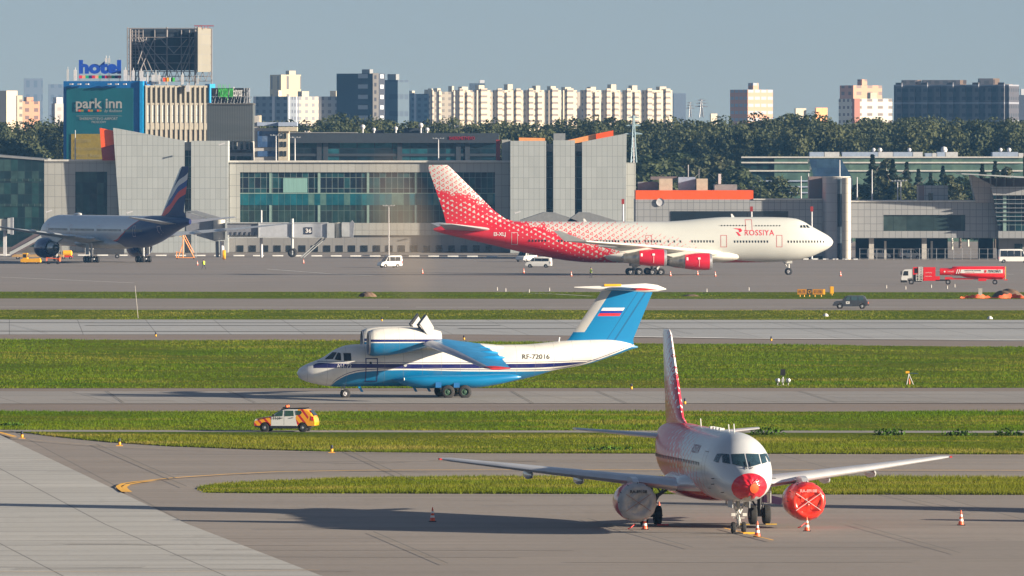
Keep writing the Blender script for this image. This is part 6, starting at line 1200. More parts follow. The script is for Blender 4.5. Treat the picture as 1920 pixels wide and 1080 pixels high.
for Yf, dn, st_ in ((2420, 1, 24), (2470, -2, 22), (2530, 0, 20), (2380, 16, 34)):
    x = -90
    while x < 2010:
        x += st_*(.6+.8*rf.random())
        if 200 < x < 470 and Yf > 2430: continue
        tp_ = forest_top(x)+dn+rf.random()*9-1; h = CH+(292-tp_)*Yf/F-ZG; rr = 4.4+3.2*rf.random(); con = rf.random() < .05
        if con: rr *= .7; h -= .6
        nq = 2000; pts = np.array(crown_pts(nq, h, rr, h*(.18 if not con else .3), 'spruce' if con else 'b', rf)); pts[:, 0] += (x-960)*Yf/F; pts[:, 1] += Yf+rf.random()*25; pts[:, 2] += ZG
        V.append(quads(pts, .4 if not con else .34, rng))
fo = bpy.data.objects.new('forest', np_mesh('forest', np.vstack(V), M('leaves'))); COL.objects.link(fo); fo['kind'] = 'stuff'
mat('forest_floor', (.02, .03, .015), .95, var=.3, scale=.2)
mb = MB(); n_ = 60
for j, (y_, z_) in enumerate(((2560, 0), (2580, 17), (2640, 24), (2900, 24))): pass
rows = [(2440, -.7), (2560, 10), (2600, 22), (2900, 24), (2960, -1)]; vs = [((-95+i*36-960)*y_/F, y_, ZG+z_+(rf.random()*3 if z_ > 5 else 0)) for (y_, z_) in rows for i in range(n_)]
mb.add(vs, [(j*n_+i, j*n_+i+1, (j+1)*n_+i+1, (j+1)*n_+i) for j in range(len(rows)-1) for i in range(n_-1)], 0, True); o_ = mb.build('undergrowth', M('forest_floor'), fix=False); o_['kind'] = 'stuff'
# ================================================================ VEHICLES AND SMALL THINGS
def arch(cx, r, z0, n=9):
    """points of a wheel arch from front to back along the sill at z0"""
    a0 = math.asin(min(.95, max(-.95, (z0-r)/(r*1.12)))); R_ = r*1.12
    return [(cx-R_*math.cos(t), r+R_*math.sin(t)) for t in np.linspace(a0, math.pi-a0, n)]
def car_body(outl, W, belt, top, tum, m, root, mi=None, ins=.05):
    cx = sum(p[0] for p in outl)/len(outl); cz = sum(p[1] for p in outl)/len(outl); rs = []
    def yy(s, z): return s*W/2*(1-(tum*max(0, (z-belt))/(top-belt)))
    for s, k in ((-1, ins), (-.93, .012), (-.8, 0), (.8, 0), (.93, .012), (1, ins)):
        rs.append([(x+(cx-x)*k*.4, yy(s, z), z+(cz-z)*k) for x, z in outl])
    mb = MB(); mb.loft(rs, 0, True, True); return mb.build('body', m, root, sharp=50), yy
def side_panel(name, pts, yy, m, par, off=.012, th=.03):
    for s in (-1, 1):
        mb = MB(); mb.prism([(x, yy(s, z)+s*off, z) for x, z in pts], (0, -s*th, 0)); mb.build(name, m, par)
def wheels(root, xs, r, W, rim='rim', wd=.22, rr=.62):
    for x in xs:
        for s in (-1, 1): wheel(root, (x, s*(W/2-wd*.55), r), r, wd, rim=rim, rr=rr)
def place(px, py): return gp(px, py)
# striped airfield car
q = place(537, 810); q.x -= 2.05
CAR = thing('airfield_car', 'white and orange striped airfield car with roof beacon on the narrow road', 'car', q, R(-8)); CAR.scale = (.97,)*3
ol = [(.02, .42), (0, .6), (.05, .82), (.14, .93), (.4, 1.01), (.98, 1.08), (1.22, 1.1), (1.42, 1.26), (1.78, 1.46), (2.1, 1.58), (2.5, 1.62), (3.4, 1.61), (3.75, 1.55), (3.98, 1.34), (4.12, 1.12), (4.24, .95), (4.3, .66), (4.27, .48), (4.05, .42), (3.95, .34)]+arch(3.42, .34, .3)[::-1]+[(2.9, .26), (1.2, .26)]+arch(.78, .34, .3)[::-1]+[(.2, .34)]
t = NT(bpy.data.materials.new('striped_paint')); x, y, z = t.xyz()
dg = t.m('FRACT', t.m('DIVIDE', t.m('ADD', x, t.m('MULTIPLY', z, .75)), .52)); O_ = (.85, .36, .01)
st_ = t.mix(t.m('MULTIPLY', t.m('LESS_THAN', dg, .38), t.m('GREATER_THAN', z, .72)), O_, (.5, .02, .03)); st2 = t.mix(t.m('LESS_THAN', t.m('FRACT', t.m('DIVIDE', t.m('SUBTRACT', x, t.m('MULTIPLY', z, -.8)), .5)), .38), O_, (.5, .02, .03)); st2 = t.mix(t.m('GREATER_THAN', x, t.m('ADD', 3.35, t.m('MULTIPLY', z, .45))), st2, O_)
rear = t.m('GREATER_THAN', x, t.m('ADD', 2.92, t.m('MULTIPLY', t.m('ABSOLUTE', t.m('SUBTRACT', z, 1.0)), .25)))
c = t.mix(t.m('LESS_THAN', x, 1.22), (.72, .72, .72), t.mix(t.m('LESS_THAN', t.m('FRACT', t.m('DIVIDE', t.m('SUBTRACT', x, t.m('MULTIPLY', z, -.9)), .5)), .38), O_, (.5, .02, .03))); c = t.mix(rear, c, st2)
for s_ in (1.22, 2.12): c = t.mix(t.m('MULTIPLY', t.m('LESS_THAN', t.m('ABSOLUTE', t.m('SUBTRACT', x, s_)), .012), t.m('GREATER_THAN', z, .5)), c, (.1, .1, .1))
c = t.mix(t.m('LESS_THAN', z, .46), c, (.02, .02, .022)); c = t.mix(t.m('GREATER_THAN', z, 1.585), c, (.03, .02, .02))
MC['striped'] = t.fin(c, .3, coat=.5)
bd, yy = car_body(ol, 1.82, 1.05, 1.62, .16, M('striped'), CAR)
mat('grass_tint_glass', (.03, .07, .05), .05, spec=.9, var=.3);  # green tint painted in for the grass seen through the windows
side_panel('side_window', [(1.42, 1.1), (2.02, 1.12), (2.05, 1.5), (1.85, 1.47), (1.6, 1.32)], yy, M('grass_tint_glass'), bd); side_panel('side_window', [(2.18, 1.12), (2.8, 1.14), (2.76, 1.5), (2.2, 1.51)], yy, M('grass_tint_glass'), bd); side_panel('side_window', [(2.98, 1.2), (3.25, 1.22), (3.36, 1.36), (3.28, 1.5), (2.92, 1.5)], yy, M('grass_tint_glass'), bd)
mb = MB(); mb.prism([(1.3, -.7, 1.17), (1.3, .7, 1.17), (1.93, .62, 1.53), (1.93, -.62, 1.53)], (-.03, 0, .035)); mb.build('windscreen', M('dark_glass'), bd); mb = MB(); mb.prism([(4.15, -.68, 1.14), (4.15, .68, 1.14), (3.86, .6, 1.5), (3.86, -.6, 1.5)], (.04, 0, .02)); mb.build('rear_window', M('dark_glass'), bd)
mb = MB(); [mb.tube((1.9, s*.68, 1.6), (3.6, s*.68, 1.66), .03) for s in (-1, 1)]; mb.build('roof_rail', M('black'), bd)
mb = MB(); mb.box(1.95, 2.35, -.5, .5, 1.64, 1.72); mb.build('beacon_base', M('black'), bd); mb = MB(); mb.rev([(0, .1), (.12, .1), (.15, .02)], (2.2, -.35, 1.72), 'z', 12); mb.rev([(0, .1), (.12, .1), (.15, .02)], (2.2, .35, 1.72), 'z', 12); mb.build('beacon', M('orange_paint'), bd)
side_panel('door_handle', [(1.88, .98), (2.06, .98), (2.06, 1.01), (1.88, 1.01)], yy, M('black'), bd, .03); side_panel('door_handle', [(2.62, 1.0), (2.78, 1.0), (2.78, 1.03), (2.62, 1.03)], yy, M('black'), bd, .03); side_panel('headlight', [(.06, .78), (.3, .84), (.32, .92), (.15, .92)], yy, M('white_paint'), bd, .01); side_panel('tail_light', [(4.0, .85), (4.2, .82), (4.16, 1.1), (3.98, 1.12)], yy, M('red_paint'), bd, .01)
side_panel('mirror', [(1.3, 1.1), (1.46, 1.1), (1.44, 1.24), (1.32, 1.22)], yy, M('black'), bd, .2, .2)
text_mesh('Н-10', .24, M('black'), 'lettering', lambda u, v: (1.38+u, -.925, .9+v), parent=bd, off=.006); wheels(CAR, (.78, 3.42), .34, 1.82)
# dark small off-roader
q = place(1596, 579.5); q.x -= 2.1
N4 = thing('off_road_car', 'small dark grey boxy off road car with white door sign on the taxiway', 'car', q, R(-4))
ol = [(.02, .4), (0, .62), (.1, .84), (.3, .95), (.95, 1.0), (1.1, 1.04), (1.5, 1.52), (1.7, 1.6), (3.5, 1.6), (3.72, 1.5), (3.98, 1.0), (4.1, .92), (4.12, .52), (4.0, .42)]+arch(3.42, .35, .35)[::-1]+[(2.95, .32), (1.2, .32)]+arch(.78, .35, .35)[::-1]+[(.25, .4)]
mat('dark_paint', (.05, .055, .065), .3, coat=.5); bd, yy = car_body(ol, 1.62, 1.0, 1.6, .15, M('dark_paint'), N4); mat('teal_glass', (.05, .09, .1), .1, spec=.8)
side_panel('side_window', [(1.42, 1.06), (1.98, 1.06), (1.98, 1.5), (1.66, 1.5)], yy, M('teal_glass'), bd); side_panel('side_window', [(2.1, 1.06), (2.85, 1.06), (2.85, 1.5), (2.1, 1.5)], yy, M('teal_glass'), bd); side_panel('side_window', [(2.96, 1.06), (3.6, 1.06), (3.52, 1.5), (2.96, 1.5)], yy, M('teal_glass'), bd)
side_panel('door_sign', [(1.5, .62), (1.95, .62), (1.95, .92), (1.5, .92)], yy, M('white_paint'), bd, .015); side_panel('sign_mark', [(1.65, .74), (1.8, .74), (1.8, .82), (1.65, .82)], yy, M('black'), bd, .02)
mb = MB(); mb.prism([(1.12, -.66, 1.1), (1.12, .66, 1.1), (1.47, .6, 1.5), (1.47, -.6, 1.5)], (-.04, 0, .03)); mb.build('windscreen', M('teal_glass'), bd); mb = MB(); mb.box(-.06, .06, -.75, .75, .42, .55); mb.box(4.06, 4.18, -.75, .75, .42, .55); mb.build('bumper', M('black'), bd)
mb = MB(); [mb.box(4.08, 4.14, s*.66-.09, s*.66+.09, .62, .85) for s in (-1, 1)]; mb.build('tail_light', M('orange_paint'), bd); wheels(N4, (.78, 3.42), .35, 1.62, rim='white_paint')
# white van by the jumbo tail, and minibus at the right edge
def van(name, label, px, py, L_, H_, flip, rot, glass_rear=True, rz_extra=0):
    q = place(px, py); r_ = thing(name, label, 'van', q, rot)
    r = .34; ol = [(.02, .4), (0, .6), (.08, .85), (.3, 1.05), (.85, 1.2), (1.5, H_-.15), (1.75, H_-.03), (2.2, H_), (L_-.3, H_), (L_-.08, H_-.12), (L_, .9), (L_, .42), (L_-.1, .34)]+arch(L_-1.0, r, .33)[::-1]+[(L_-1.6, .3), (1.5, .3)]+arch(.9, r, .33)[::-1]+[(.3, .34)]
    ol = [(x-L_/2, z) for x, z in ol]; bd, yy = car_body(ol, 1.9, 1.15, H_, .12, M('white_paint'), r_); h = L_/2
    side_panel('side_window', [(1.08-h, 1.22), (1.72-h, 1.22), (1.72-h, H_-.25), (1.5-h, H_-.3)], yy, M('dark_glass'), bd)
    n = 2 if L_ < 5.2 else 3; a = 1.85; w_ = (L_-.35-a)/n
    for i in range(n): side_panel('side_window', [(a+i*w_-h, 1.25), (a+(i+1)*w_-.08-h, 1.25), (a+(i+1)*w_-.08-h, H_-.28), (a+i*w_-h, H_-.28)], yy, M('dark_glass'), bd)
    mb = MB(); mb.prism([(.86-h, -.8, 1.24), (.86-h, .8, 1.24), (1.47-h, .74, H_-.2), (1.47-h, -.74, H_-.2)], (-.05, 0, .04)); mb.build('windscreen', M('dark_glass'), bd)
    mb = MB(); mb.box(-.04-h, .08-h, -.85, .85, .36, .55); mb.build('bumper', M('grey_paint'), bd); side_panel('tail_light', [(L_-.1-h, .8), (L_-.02-h, .8), (L_-.05-h, 1.2), (L_-.12-h, 1.2)], yy, M('red_paint'), bd); wheels(r_, (.9-h, L_-1.0-h), r, 1.9)
    return r_
van('white_van', 'white van with dark windows parked under the jumbo tail', 1010, 502, 4.9, 2.05, 0, R(-8))
van('white_van', 'white van standing behind the parked van by the terminal wall', 987, 491, 5.4, 2.3, 0, R(60))
van('minibus', 'white minibus with long dark windows at the right edge by the building', 1901, 493, 6.2, 2.7, 0, R(180+4))
van('white_van', 'white vehicle at the foot of the mast between air bridge and jumbo tail', 731, 502, 4.4, 2.3, 0, R(25))
for px, lb in ((1648, 'white van parked in the shade under the raised block, left one'), (1706, 'white van parked in the shade under the raised block, right one')):
    v_ = van('white_van', lb, px, 490, 4.6, 2.1, 0, R(190)); v_.location = ((px-960)*1937/F, 1937, ZG)
FN = thing('fence', 'thin dark fence under the raised panelled block', 'fence', Vector(((1700-960)*1921/F, 1921, ZG))); k = 1921/F
mb = MB(); [mb.tube(((x-1700)*k, 0, 0), ((x-1700)*k, 0, 2.3), .05, n=6) for x in range(1612, 1870, 16)]; [mb.tube(((1612-1700)*k, 0, z), ((1868-1700)*k, 0, z), .03, n=5) for z in (.3, 1.2, 2.2)]; mb.build('posts', M('steel'), FN)
# fuel truck
q = place(1690, 533.5); TR = thing('fuel_truck', 'red and white tractor unit with pump cabinet of the fuel truck', 'truck', q, R(-3)); TR.scale = (.8,)*3
mb = MB()
cab = [(0, .55), (0, 1.2), (.12, 1.7), (.3, 2.62), (.7, 2.9), (2.05, 2.95), (2.1, 1.3)]+[(x, z) for x, z in arch(1.75, .5, 1.0)[::-1] if x < 2.1][:6]+[(1.1, .55)]
cab = [(0, .55), (0, 1.2), (.12, 1.7), (.3, 2.62), (.7, 2.9), (2.05, 2.95), (2.1, 1.35), (1.2, 1.2), (1.1, .55)]
def slab(o, pts, w_, name, m, y0=None): mb = MB(); mb.prism([(x, -w_/2, z) for x, z in pts], (0, w_, 0)); return mb.build(name, m, o)
cb = slab(TR, cab, 2.4, 'cab', M('white_paint')); mb = MB(); mb.box(-.12, 1.1, -1.22, 1.22, .42, .85); mb.box(-.06, .02, -1.21, 1.21, .85, 1.15); mb.build('bumper', M('black'), cb)
mb = MB(); mb.prism([(.1, -1.1, 1.75), (.1, 1.1, 1.75), (.29, 1.1, 2.55), (.29, -1.1, 2.55)], (-.04, 0, .01)); mb.build('windscreen', M('dark_glass'), cb)
for s in (-1, 1): mb = MB(); mb.prism([(x, s*1.2, z) for x, z in ((.35, 1.75), (1.35, 1.75), (1.35, 2.6), (.55, 2.6))], (0, s*.025, 0)); mb.build('side_window', M('dark_glass'), cb); mb = MB(); mb.box(-.12, .05, s*1.35-.12, s*1.35+.12, 1.9, 2.55); mb.build('mirror', M('black'), cb)
mb = MB(); mb.box(1.3, 9.0, -.45, .45, .72, .98); mb.box(2.3, 3.9, -1.2, 1.2, .55, .75); mb.build('chassis', M('black'), TR)
mb = MB(); mb.box(2.25, 3.4, -1.15, 1.15, 1.9, 3.35); mb.build('rear_cab', M('red_paint'), TR); mb = MB(); mb.box(2.55, 3.15, -1.18, -1.14, 2.2, 3.15); mb.build('side_window', M('dark_glass'), TR)
mb = MB()
for x in (2.85, 3.35, 3.55, 4.0): mb.tube((x, -1.2, .7), (x, -1.2, 3.4 if x > 3.3 else 2.0), .035, n=6)
for i in range(9): mb.tube((3.55, -1.2, .8+i*.32), (4.0, -1.2, .8+i*.32), .04, n=6)
for i in range(5): mb.tube((2.85, -1.2, .8+i*.3), (3.35, -1.2, .8+i*.3), .04, n=6)
mb.build('ladder', M('cone_white'), TR); mb = MB(); mb.box(2.3, 4.2, -1.1, 1.1, .75, 1.88); mb.build('hose_bay', M('black'), TR)
mb = MB(); mb.box(4.25, 6.55, -1.2, 1.2, .75, 3.35); mb.box(6.55, 7.4, -1.2, 1.2, .9, 1.6); pc = mb.build('pump_cabinet', M('red_paint'), TR)
text_mesh('НЕ КУРИТЬ', .28, M('letter_white'), 'lettering', lambda u, v: (4.6+u*.8, -1.215, 2.2+v), parent=pc); text_mesh('ОГНЕОПАСНО', .24, M('letter_white'), 'lettering', lambda u, v: (4.5+u*.8, -1.215, 1.5+v), parent=pc)
wheels(TR, (1.95, 9.0), .52, 2.45, rim='rim', wd=.35, rr=.55); mb = MB(); mb.prism([(8.35, -1.22, .9), (8.5, -1.22, 1.3), (9.5, -1.22, 1.35), (9.9, -1.22, .9), (9.95, -1.22, 1.2), (9.6, -1.22, 1.5), (8.4, -1.22, 1.45)], (0, .3, 0)); mb.build('mudguard', M('red_paint'), TR)
q2 = q+Vector((5.9*math.cos(R(-3)), 5.9*math.sin(R(-3)), 0)); TL = thing('tank_trailer', 'red tank semi trailer with white stripe panel and lettering', 'trailer', q2, R(-3)); TL.scale = (.8,)*3
def tk(x, zb, zt, w_=2.4): return [(x, w_/2*math.cos(a)*(1 if abs(math.cos(a)) > .3 else 1), (zb+zt)/2+(zt-zb)/2*math.copysign(abs(math.sin(a))**.5, math.sin(a))) for a in np.linspace(0, 2*math.pi, 29)[:-1]]
mb = MB(); mb.loft([tk(0, 1.9, 3.1, 2.1), tk(.1, 1.8, 3.2), (tk(2.2, 1.8, 3.2)), tk(2.5, 1.75, 3.5), tk(4.0, 1.7, 3.52), tk(5.2, 1.3, 3.52), tk(12.3, 1.2, 3.5), tk(12.45, 1.3, 3.4, 2.2)], 0, True, True); tn = mb.build('tank', M('red_paint'), TL)
mb = MB(); mb.box(4.2, 12.1, -1.22, -1.19, 2.2, 2.92); mb.prism([(3.9, -1.22, 2.2), (4.2, -1.22, 2.2), (4.2, -1.22, 2.92), (4.1, -1.22, 2.92)], (0, .03, 0)); mb.build('stripe_panel', M('cone_white'), tn)
mb = MB(); [mb.prism([(a, -1.22, 2.1), (a+.18, -1.22, 2.1), (a+.45, -1.22, 2.95), (a+.27, -1.22, 2.95)], (0, .03, 0)) for a in (3.1, 3.5)]; mb.prism([(.75, -1.22, 2.5), (.95, -1.22, 2.7), (1.15, -1.22, 2.5), (.95, -1.22, 2.3)], (0, .03, 0)); mb.build('stripe', M('letter_white'), tn)
text_mesh('ЛУКОЙЛ', .62, M('black'), 'lettering', lambda u, v: (9.15+u, -1.235, 2.34+v), parent=tn, off=.02, sx=.95); text_mesh('ЭНЕРГИЯ В ТОПЛИВЕ', .3, M('black'), 'lettering', lambda u, v: (4.7+u, -1.235, 2.6+v), parent=tn, off=.006); text_mesh('Шереметьево', .26, M('red_cloth'), 'lettering', lambda u, v: (4.9+u, -1.235, 2.3+v), parent=tn); text_mesh('ЛУКОЙЛ', .3, M('letter_white'), 'lettering', lambda u, v: (1.4+u, -1.215, 2.4+v), parent=tn, shear=.3)
mb = MB(); mb.prism([(8.5, -1.235, 2.3), (8.95, -1.235, 2.3), (9.0, -1.235, 2.8), (8.55, -1.235, 2.8)], (0, .01, 0)); mb.build('logo_square', M('red_cloth'), tn)
mb = MB(); mb.box(1.0, 12.2, -.5, .5, 1.0, 1.25); mb.box(7.4, 8.9, -1.2, 1.2, .7, 1.25); mb.box(12.3, 13.0, -1.2, 1.2, .85, 1.0); mb.build('subframe', M('red_paint'), TL)
mb = MB(); [mb.tube((12.6, s, .9), (12.6, s, 3.5), .05) for s in (-1.1, -.7)]; [mb.tube((12.6, -1.1, 1+i*.3), (12.6, -.7, 1+i*.3), .04) for i in range(9)]; mb.build('ladder', M('yellow'), TL); wheels(TL, (10.6,), .5, 2.45, wd=.4, rr=.55)
# yellow tug, dolly, tank cart, stairs near the silver twin
q = place(58, 495); TG = thing('tow_tractor', 'yellow low tow tractor with small cab in front of the silver twin', 'tractor', q, R(-6))
slab(TG, [(-1.9, .35), (-1.9, .95), (-.7, 1.1), (-.65, 1.0), (1.8, 1.15), (1.95, .9), (1.9, .35)], 1.6, 'body', M('yellow')); mb = MB(); mb.box(-1.5, -.6, -.75, .75, 1.0, 2.1); cb = mb.build('cab', M('yellow'), TG)
mb = MB(); mb.box(-1.4, -.75, -.78, -.74, 1.25, 1.9); mb.build('side_window', M('dark_glass'), cb); mb = MB(); mb.box(-.62, -.58, -.6, .6, 1.25, 1.9); mb.build('windscreen', M('dark_glass'), cb); wheels(TG, (-1.0, 1.2), .34, 1.6, wd=.25)
q = place(100, 495.5); DL = thing('baggage_dolly', 'orange and dark low dolly beside the yellow tow tractor', 'dolly', q, R(-6)); mb = MB(); mb.box(-1.3, 1.3, -.7, .7, .45, .6); mb.build('deck', M('dark_metal'), DL); mb = MB(); [mb.tube((x, s*.65, .6), (x, s*.65, 1.3), .05) for x in (-1.3, 1.3) for s in (-1, 1)]; [mb.tube((-1.3, s*.65, 1.25), (1.3, s*.65, 1.0), .06) for s in (-1, 1)]; mb.box(.9, 1.3, -.6, .6, .6, 1.2); mb.build('rail', M('orange_paint'), DL); wheels(DL, (-.9, .9), .25, 1.4, rim='black', wd=.15)
q = place(126, 486); TC = thing('tank_cart', 'small yellow tank cart standing behind the navy engine', 'cart', q, R(0)); mb = MB(); mb.rev([(-1, .3), (-.8, .6), (.8, .6), (1, .3)], (0, 0, 1.2), 'x', 20, cap=True); mb.build('tank', M('yellow'), TC); mb = MB(); mb.box(-1.1, 1.1, -.6, .6, .4, .6); mb.build('frame', M('red_paint'), TC); wheels(TC, (-.7, .7), .3, 1.3, wd=.2)
# stair truck
q = place(45, 486.5); ST = thing('stair_truck', 'grey covered passenger stairs reaching the front door of the silver twin', 'stairs', q, R(0))
mb = MB(); mb.prism([(-2.6, -1.2, .6), (8.0, -1.2, 6.5), (8.0, -1.2, 8.6), (-2.6, -1.2, 2.4)], (0, 2.4, 0)); mb.build('stair_hood', M('stair_brown') if 'stair_brown' in MC else mat('stair_brown', (.12, .09, .1), .6), ST)
for s in (-1.4, 1.3): mb = MB(); mb.prism([(-2.8, s, .8), (8.2, s, 6.8), (8.2, s, 7.5), (-2.8, s, 1.5)], (0, .12, 0)); mb.build('side_panel', M('wing_grey'), ST)
mb = MB(); mb.box(8.0, 10.8, -1.4, 1.2, 6.3, 6.5); mb.box(8.0, 10.8, -1.4, -1.3, 6.5, 8.5); mb.box(8.0, 10.8, -1.4, 1.2, 8.5, 8.7); mb.build('landing', M('grey_paint'), ST); mb = MB(); mb.box(-2.4, 8, -1.1, 1.1, .5, 1.0); mb.build('chassis', M('beige_paint') if 'beige_paint' in MC else mat('beige_paint', (.4, .25, .1), .6), ST)
mb = MB(); [mb.tube((x, s, .9), (x, s, .6+x*.6), .12) for x in (5, 7.5) for s in (-.9, .9)]; mb.build('lift_frame', M('dark_metal'), ST); wheels(ST, (-1.2, 6.2), .4, 2.2, wd=.3)
q = place(196, 484.5); TK = thing('service_truck', 'white cab truck with dark flatbed behind the twin jet main wheels', 'truck', q, R(0)); mb = MB(); mb.box(-3.9, -2.3, -1.1, 1.1, .6, 2.4); mb.build('cab', M('white_paint'), TK); mb = MB(); mb.box(-2.2, 4, -1.1, 1.1, .8, 1.9); mb.build('load_bed', M('dark_metal'), TK); mb = MB(); mb.box(-3.95, -3.88, -.9, .9, 1.5, 2.2); mb.build('windscreen', M('dark_glass'), TK); wheels(TK, (-3, 2.6), .45, 2.2, wd=.3)
# orange steps
q = place(345, 486); OS = thing('work_steps', 'orange mobile work steps under the twin jet tail', 'steps', q, 0); mb = MB(); zt = 4.6
for s in (-.5, .5):
    mb.tube((-.2, s, zt), (2.0, s, .4), .09); mb.tube((-.2, s, zt+.9), (2.0, s, 1.3), .06); mb.tube((-.2, s, .3), (-.2, s, zt+.9), .09); mb.tube((-1.2, s, .3), (-.2, s, 3.2), .08); mb.tube((-1.6, s, .3), (2.2, s, .3), .09); mb.tube((-1.5, s, .3), (-1.5, s, 1.6), .07); mb.tube((-1.5, s, 1.4), (-.2, s, 1.4), .07)
for i in range(12): t_ = i/12; mb.obox((-.2+2.2*t_, 0, zt-(zt-.4)*t_), .2, 1, .05)
mb.build('frame', M('orange_pale'), OS); mb = MB(); mb.box(-.9, -.2, -.5, .5, zt-.05, zt+.05); mb.build('platform', M('yellow'), OS); wheels(OS, (-1.4, 2.0), .15, 1.1, rim='black', wd=.1)
# air bridge with number 36
Y = 1965.; k = Y/F; AB = thing('air_bridge', 'pale grey air bridge with number 36 on a black square', 'air bridge', Vector(((560-960)*k, Y, ZG))); o = AB.location
mat('bridge_grey', (.4, .42, .46), .5, var=.08); mat('bridge_dark', (.17, .18, .21), .6)
mb = MB(); pbox(mb, o, 426, 485, 419, 441, Y, 3.4); t1 = mb.build('tunnel', M('bridge_dark'), AB); mb = MB(); pbox(mb, o, 485, 613, 418.5, 444, Y-.3, 4); t2 = mb.build('tunnel', M('bridge_grey'), AB)
mb = MB(); pbox(mb, o, 424, 615, 444.2, 446, Y-.4, 4.1); pbox(mb, o, 424, 615, 417, 418.3, Y-.4, 4.1); pbox(mb, o, 484, 486, 417, 446, Y-.45, 4.2); mb.build('edge_beam', M('wing_grey'), AB)
mb = MB()
for i in range(5):
    c0 = P(438+i*9, 421, Y-.1)-o; [mb.tube(c0+Vector((.45*math.cos(a), 0, -1.2+.9*math.sin(a)-.3)), c0+Vector((.45*math.cos(a+.5), 0, -1.2+.9*math.sin(a+.5)-.3)), .05, n=5) for a in np.linspace(math.pi, 2*math.pi, 7)[:-1]]
mb.build('hanging_cable', M('black'), AB)
pbm = part('number_board', M('navy'), AB, (571.5, 585.5, 426, 439, Y-.42, .1)); fit_text('36', M('letter_white'), flat(o, 573, 584, 428.5, 436.5, Y-.45), AB, 'number', off=.03)
mb = MB(); pbox(mb, o, 613, 627, 419, 446, Y-.6, 4.4); mb.build('cab_link', M('wing_grey'), AB); mb = MB(); mb.tube(P(633, 446, Y+1.5)-o, P(633, 417.5, Y+1.5)-o, 7.5*k*1.0, n=24); mb.build('rotating_cab', M('cover_cream') if 'cover_cream' in MC else mat('cover_cream', (.5, .48, .42), .5), AB)
mb = MB(); pbox(mb, o, 641, 655, 417, 444, Y-.3, 3.6); mb.build('cab_box', M('wing_grey'), AB); mb = MB(); mb.prism([P(655, 419, Y)-o, P(660, 413, Y)-o, P(664, 418, Y)-o, P(662, 446, Y)-o, P(655, 444, Y)-o], (0, 3.2, 0)); mb.build('canopy', M('bridge_dark'), AB)
mb = MB()
for s in (0, 3.4): mb.tube(P(548, 446, Y+s)-o, P(548, 478, Y+s)-o, .28)
mb.tube(P(548, 410, Y-.3)-o, P(548, 445, Y-.3)-o, .3); mb.tube((P(548, 478, Y)-o), (P(548, 478, Y+3.4)-o), .2); mb.tube(P(610, 447, Y+1)-o, P(565, 486, Y+1)-o, .14); mb.tube(P(603, 447, Y+2)-o, P(560, 486, Y+2)-o, .14); mb.build('lift_column', M('wing_grey'), AB)
wz = (P(548, 483, Y)-o)
for dy in (0, 3.2): wheel(AB, (wz.x, dy, .9+(.1)), .95, .6, rim='dark_metal')
mb = MB(); mb.tube(P(490, 446, Y+1.5)-o, Vector(((490-560)*k, 1.5, 0)), .3); mb.tube(P(490, 418, Y+1)-o, P(490, 394, Y+1)-o, .18); mb.build('column', M('roof_white'), AB)
# rotunda and fixed link
mb = MB(); mb.prism([P(349, 396, Y+6)-o, P(368, 395, Y+6)-o, P(424, 411, Y+1)-o, P(399, 412, Y+1)-o], (0, 6, 0)); mb.build('link_roof', M('roof_grey'), AB); mb = MB(); mb.prism([P(349, 398, Y+2)-o, P(399, 413, Y+2)-o, P(420, 413, Y+2)-o, P(420, 449, Y+2)-o, P(402, 452, Y+2)-o, P(349, 436, Y+2)-o], (0, 5, 0)); mb.build('link_wall', M('bridge_dark'), AB)
mb = MB(); mb.tube(P(411, 450, Y+2)-o, P(411, 412, Y+2)-o, 11*k, n=24); mb.build('rotunda', M('cover_cream'), AB); mb = MB(); mb.tube(P(416, 452, Y+2)-o, Vector(((416-560)*k, 2, 0)), 4*k, n=20); mb.build('rotunda_column', M('roof_white'), AB); mb = MB(); mb.tube(P(407, 452, Y+2.5)-o, Vector(((407-560)*k, 2.5, 0)), 3*k, n=12); mb.build('pipe', M('bridge_dark'), AB); mb = MB(); mb.box((366.5-560)*k, (368-560)*k, 1, 1.3, 0, 5); mb.build('prop', M('wing_grey'), AB)
q = place(420, 488); mb = MB(); mb.rev([(-.35, .25), (-.3, .9), (0, 1.0), (.3, .9), (.35, .25)], (0, 0, 1.1), 'x', 20, cap=True); tag(mb.build('hose_reel', M('yellow'), loc=q), 'orange yellow round hose reel beside the air bridge column', 'hose reel')
Y = 1990.; k = Y/F; q = org(8, Y); AB2 = thing('air_bridge', 'cream air bridge cab at the far left edge', 'air bridge', q); o = q
mb = MB(); pbox(mb, o, -40, 14, 411, 432, Y, 4); mb.build('tunnel', M('cover_cream'), AB2); mb = MB(); pbox(mb, o, 14, 19, 409, 438, Y-.4, 4.5); mb.build('cab_box', M('wing_grey'), AB2); mb = MB(); pbox(mb, o, 19, 24, 408, 440, Y-.2, 4); mb.build('canopy', M('bridge_dark'), AB2); mb = MB(); pbox(mb, o, 6, 12, 432, BOT, Y+1, 1); mb.build('lift_column', M('roof_white'), AB2)
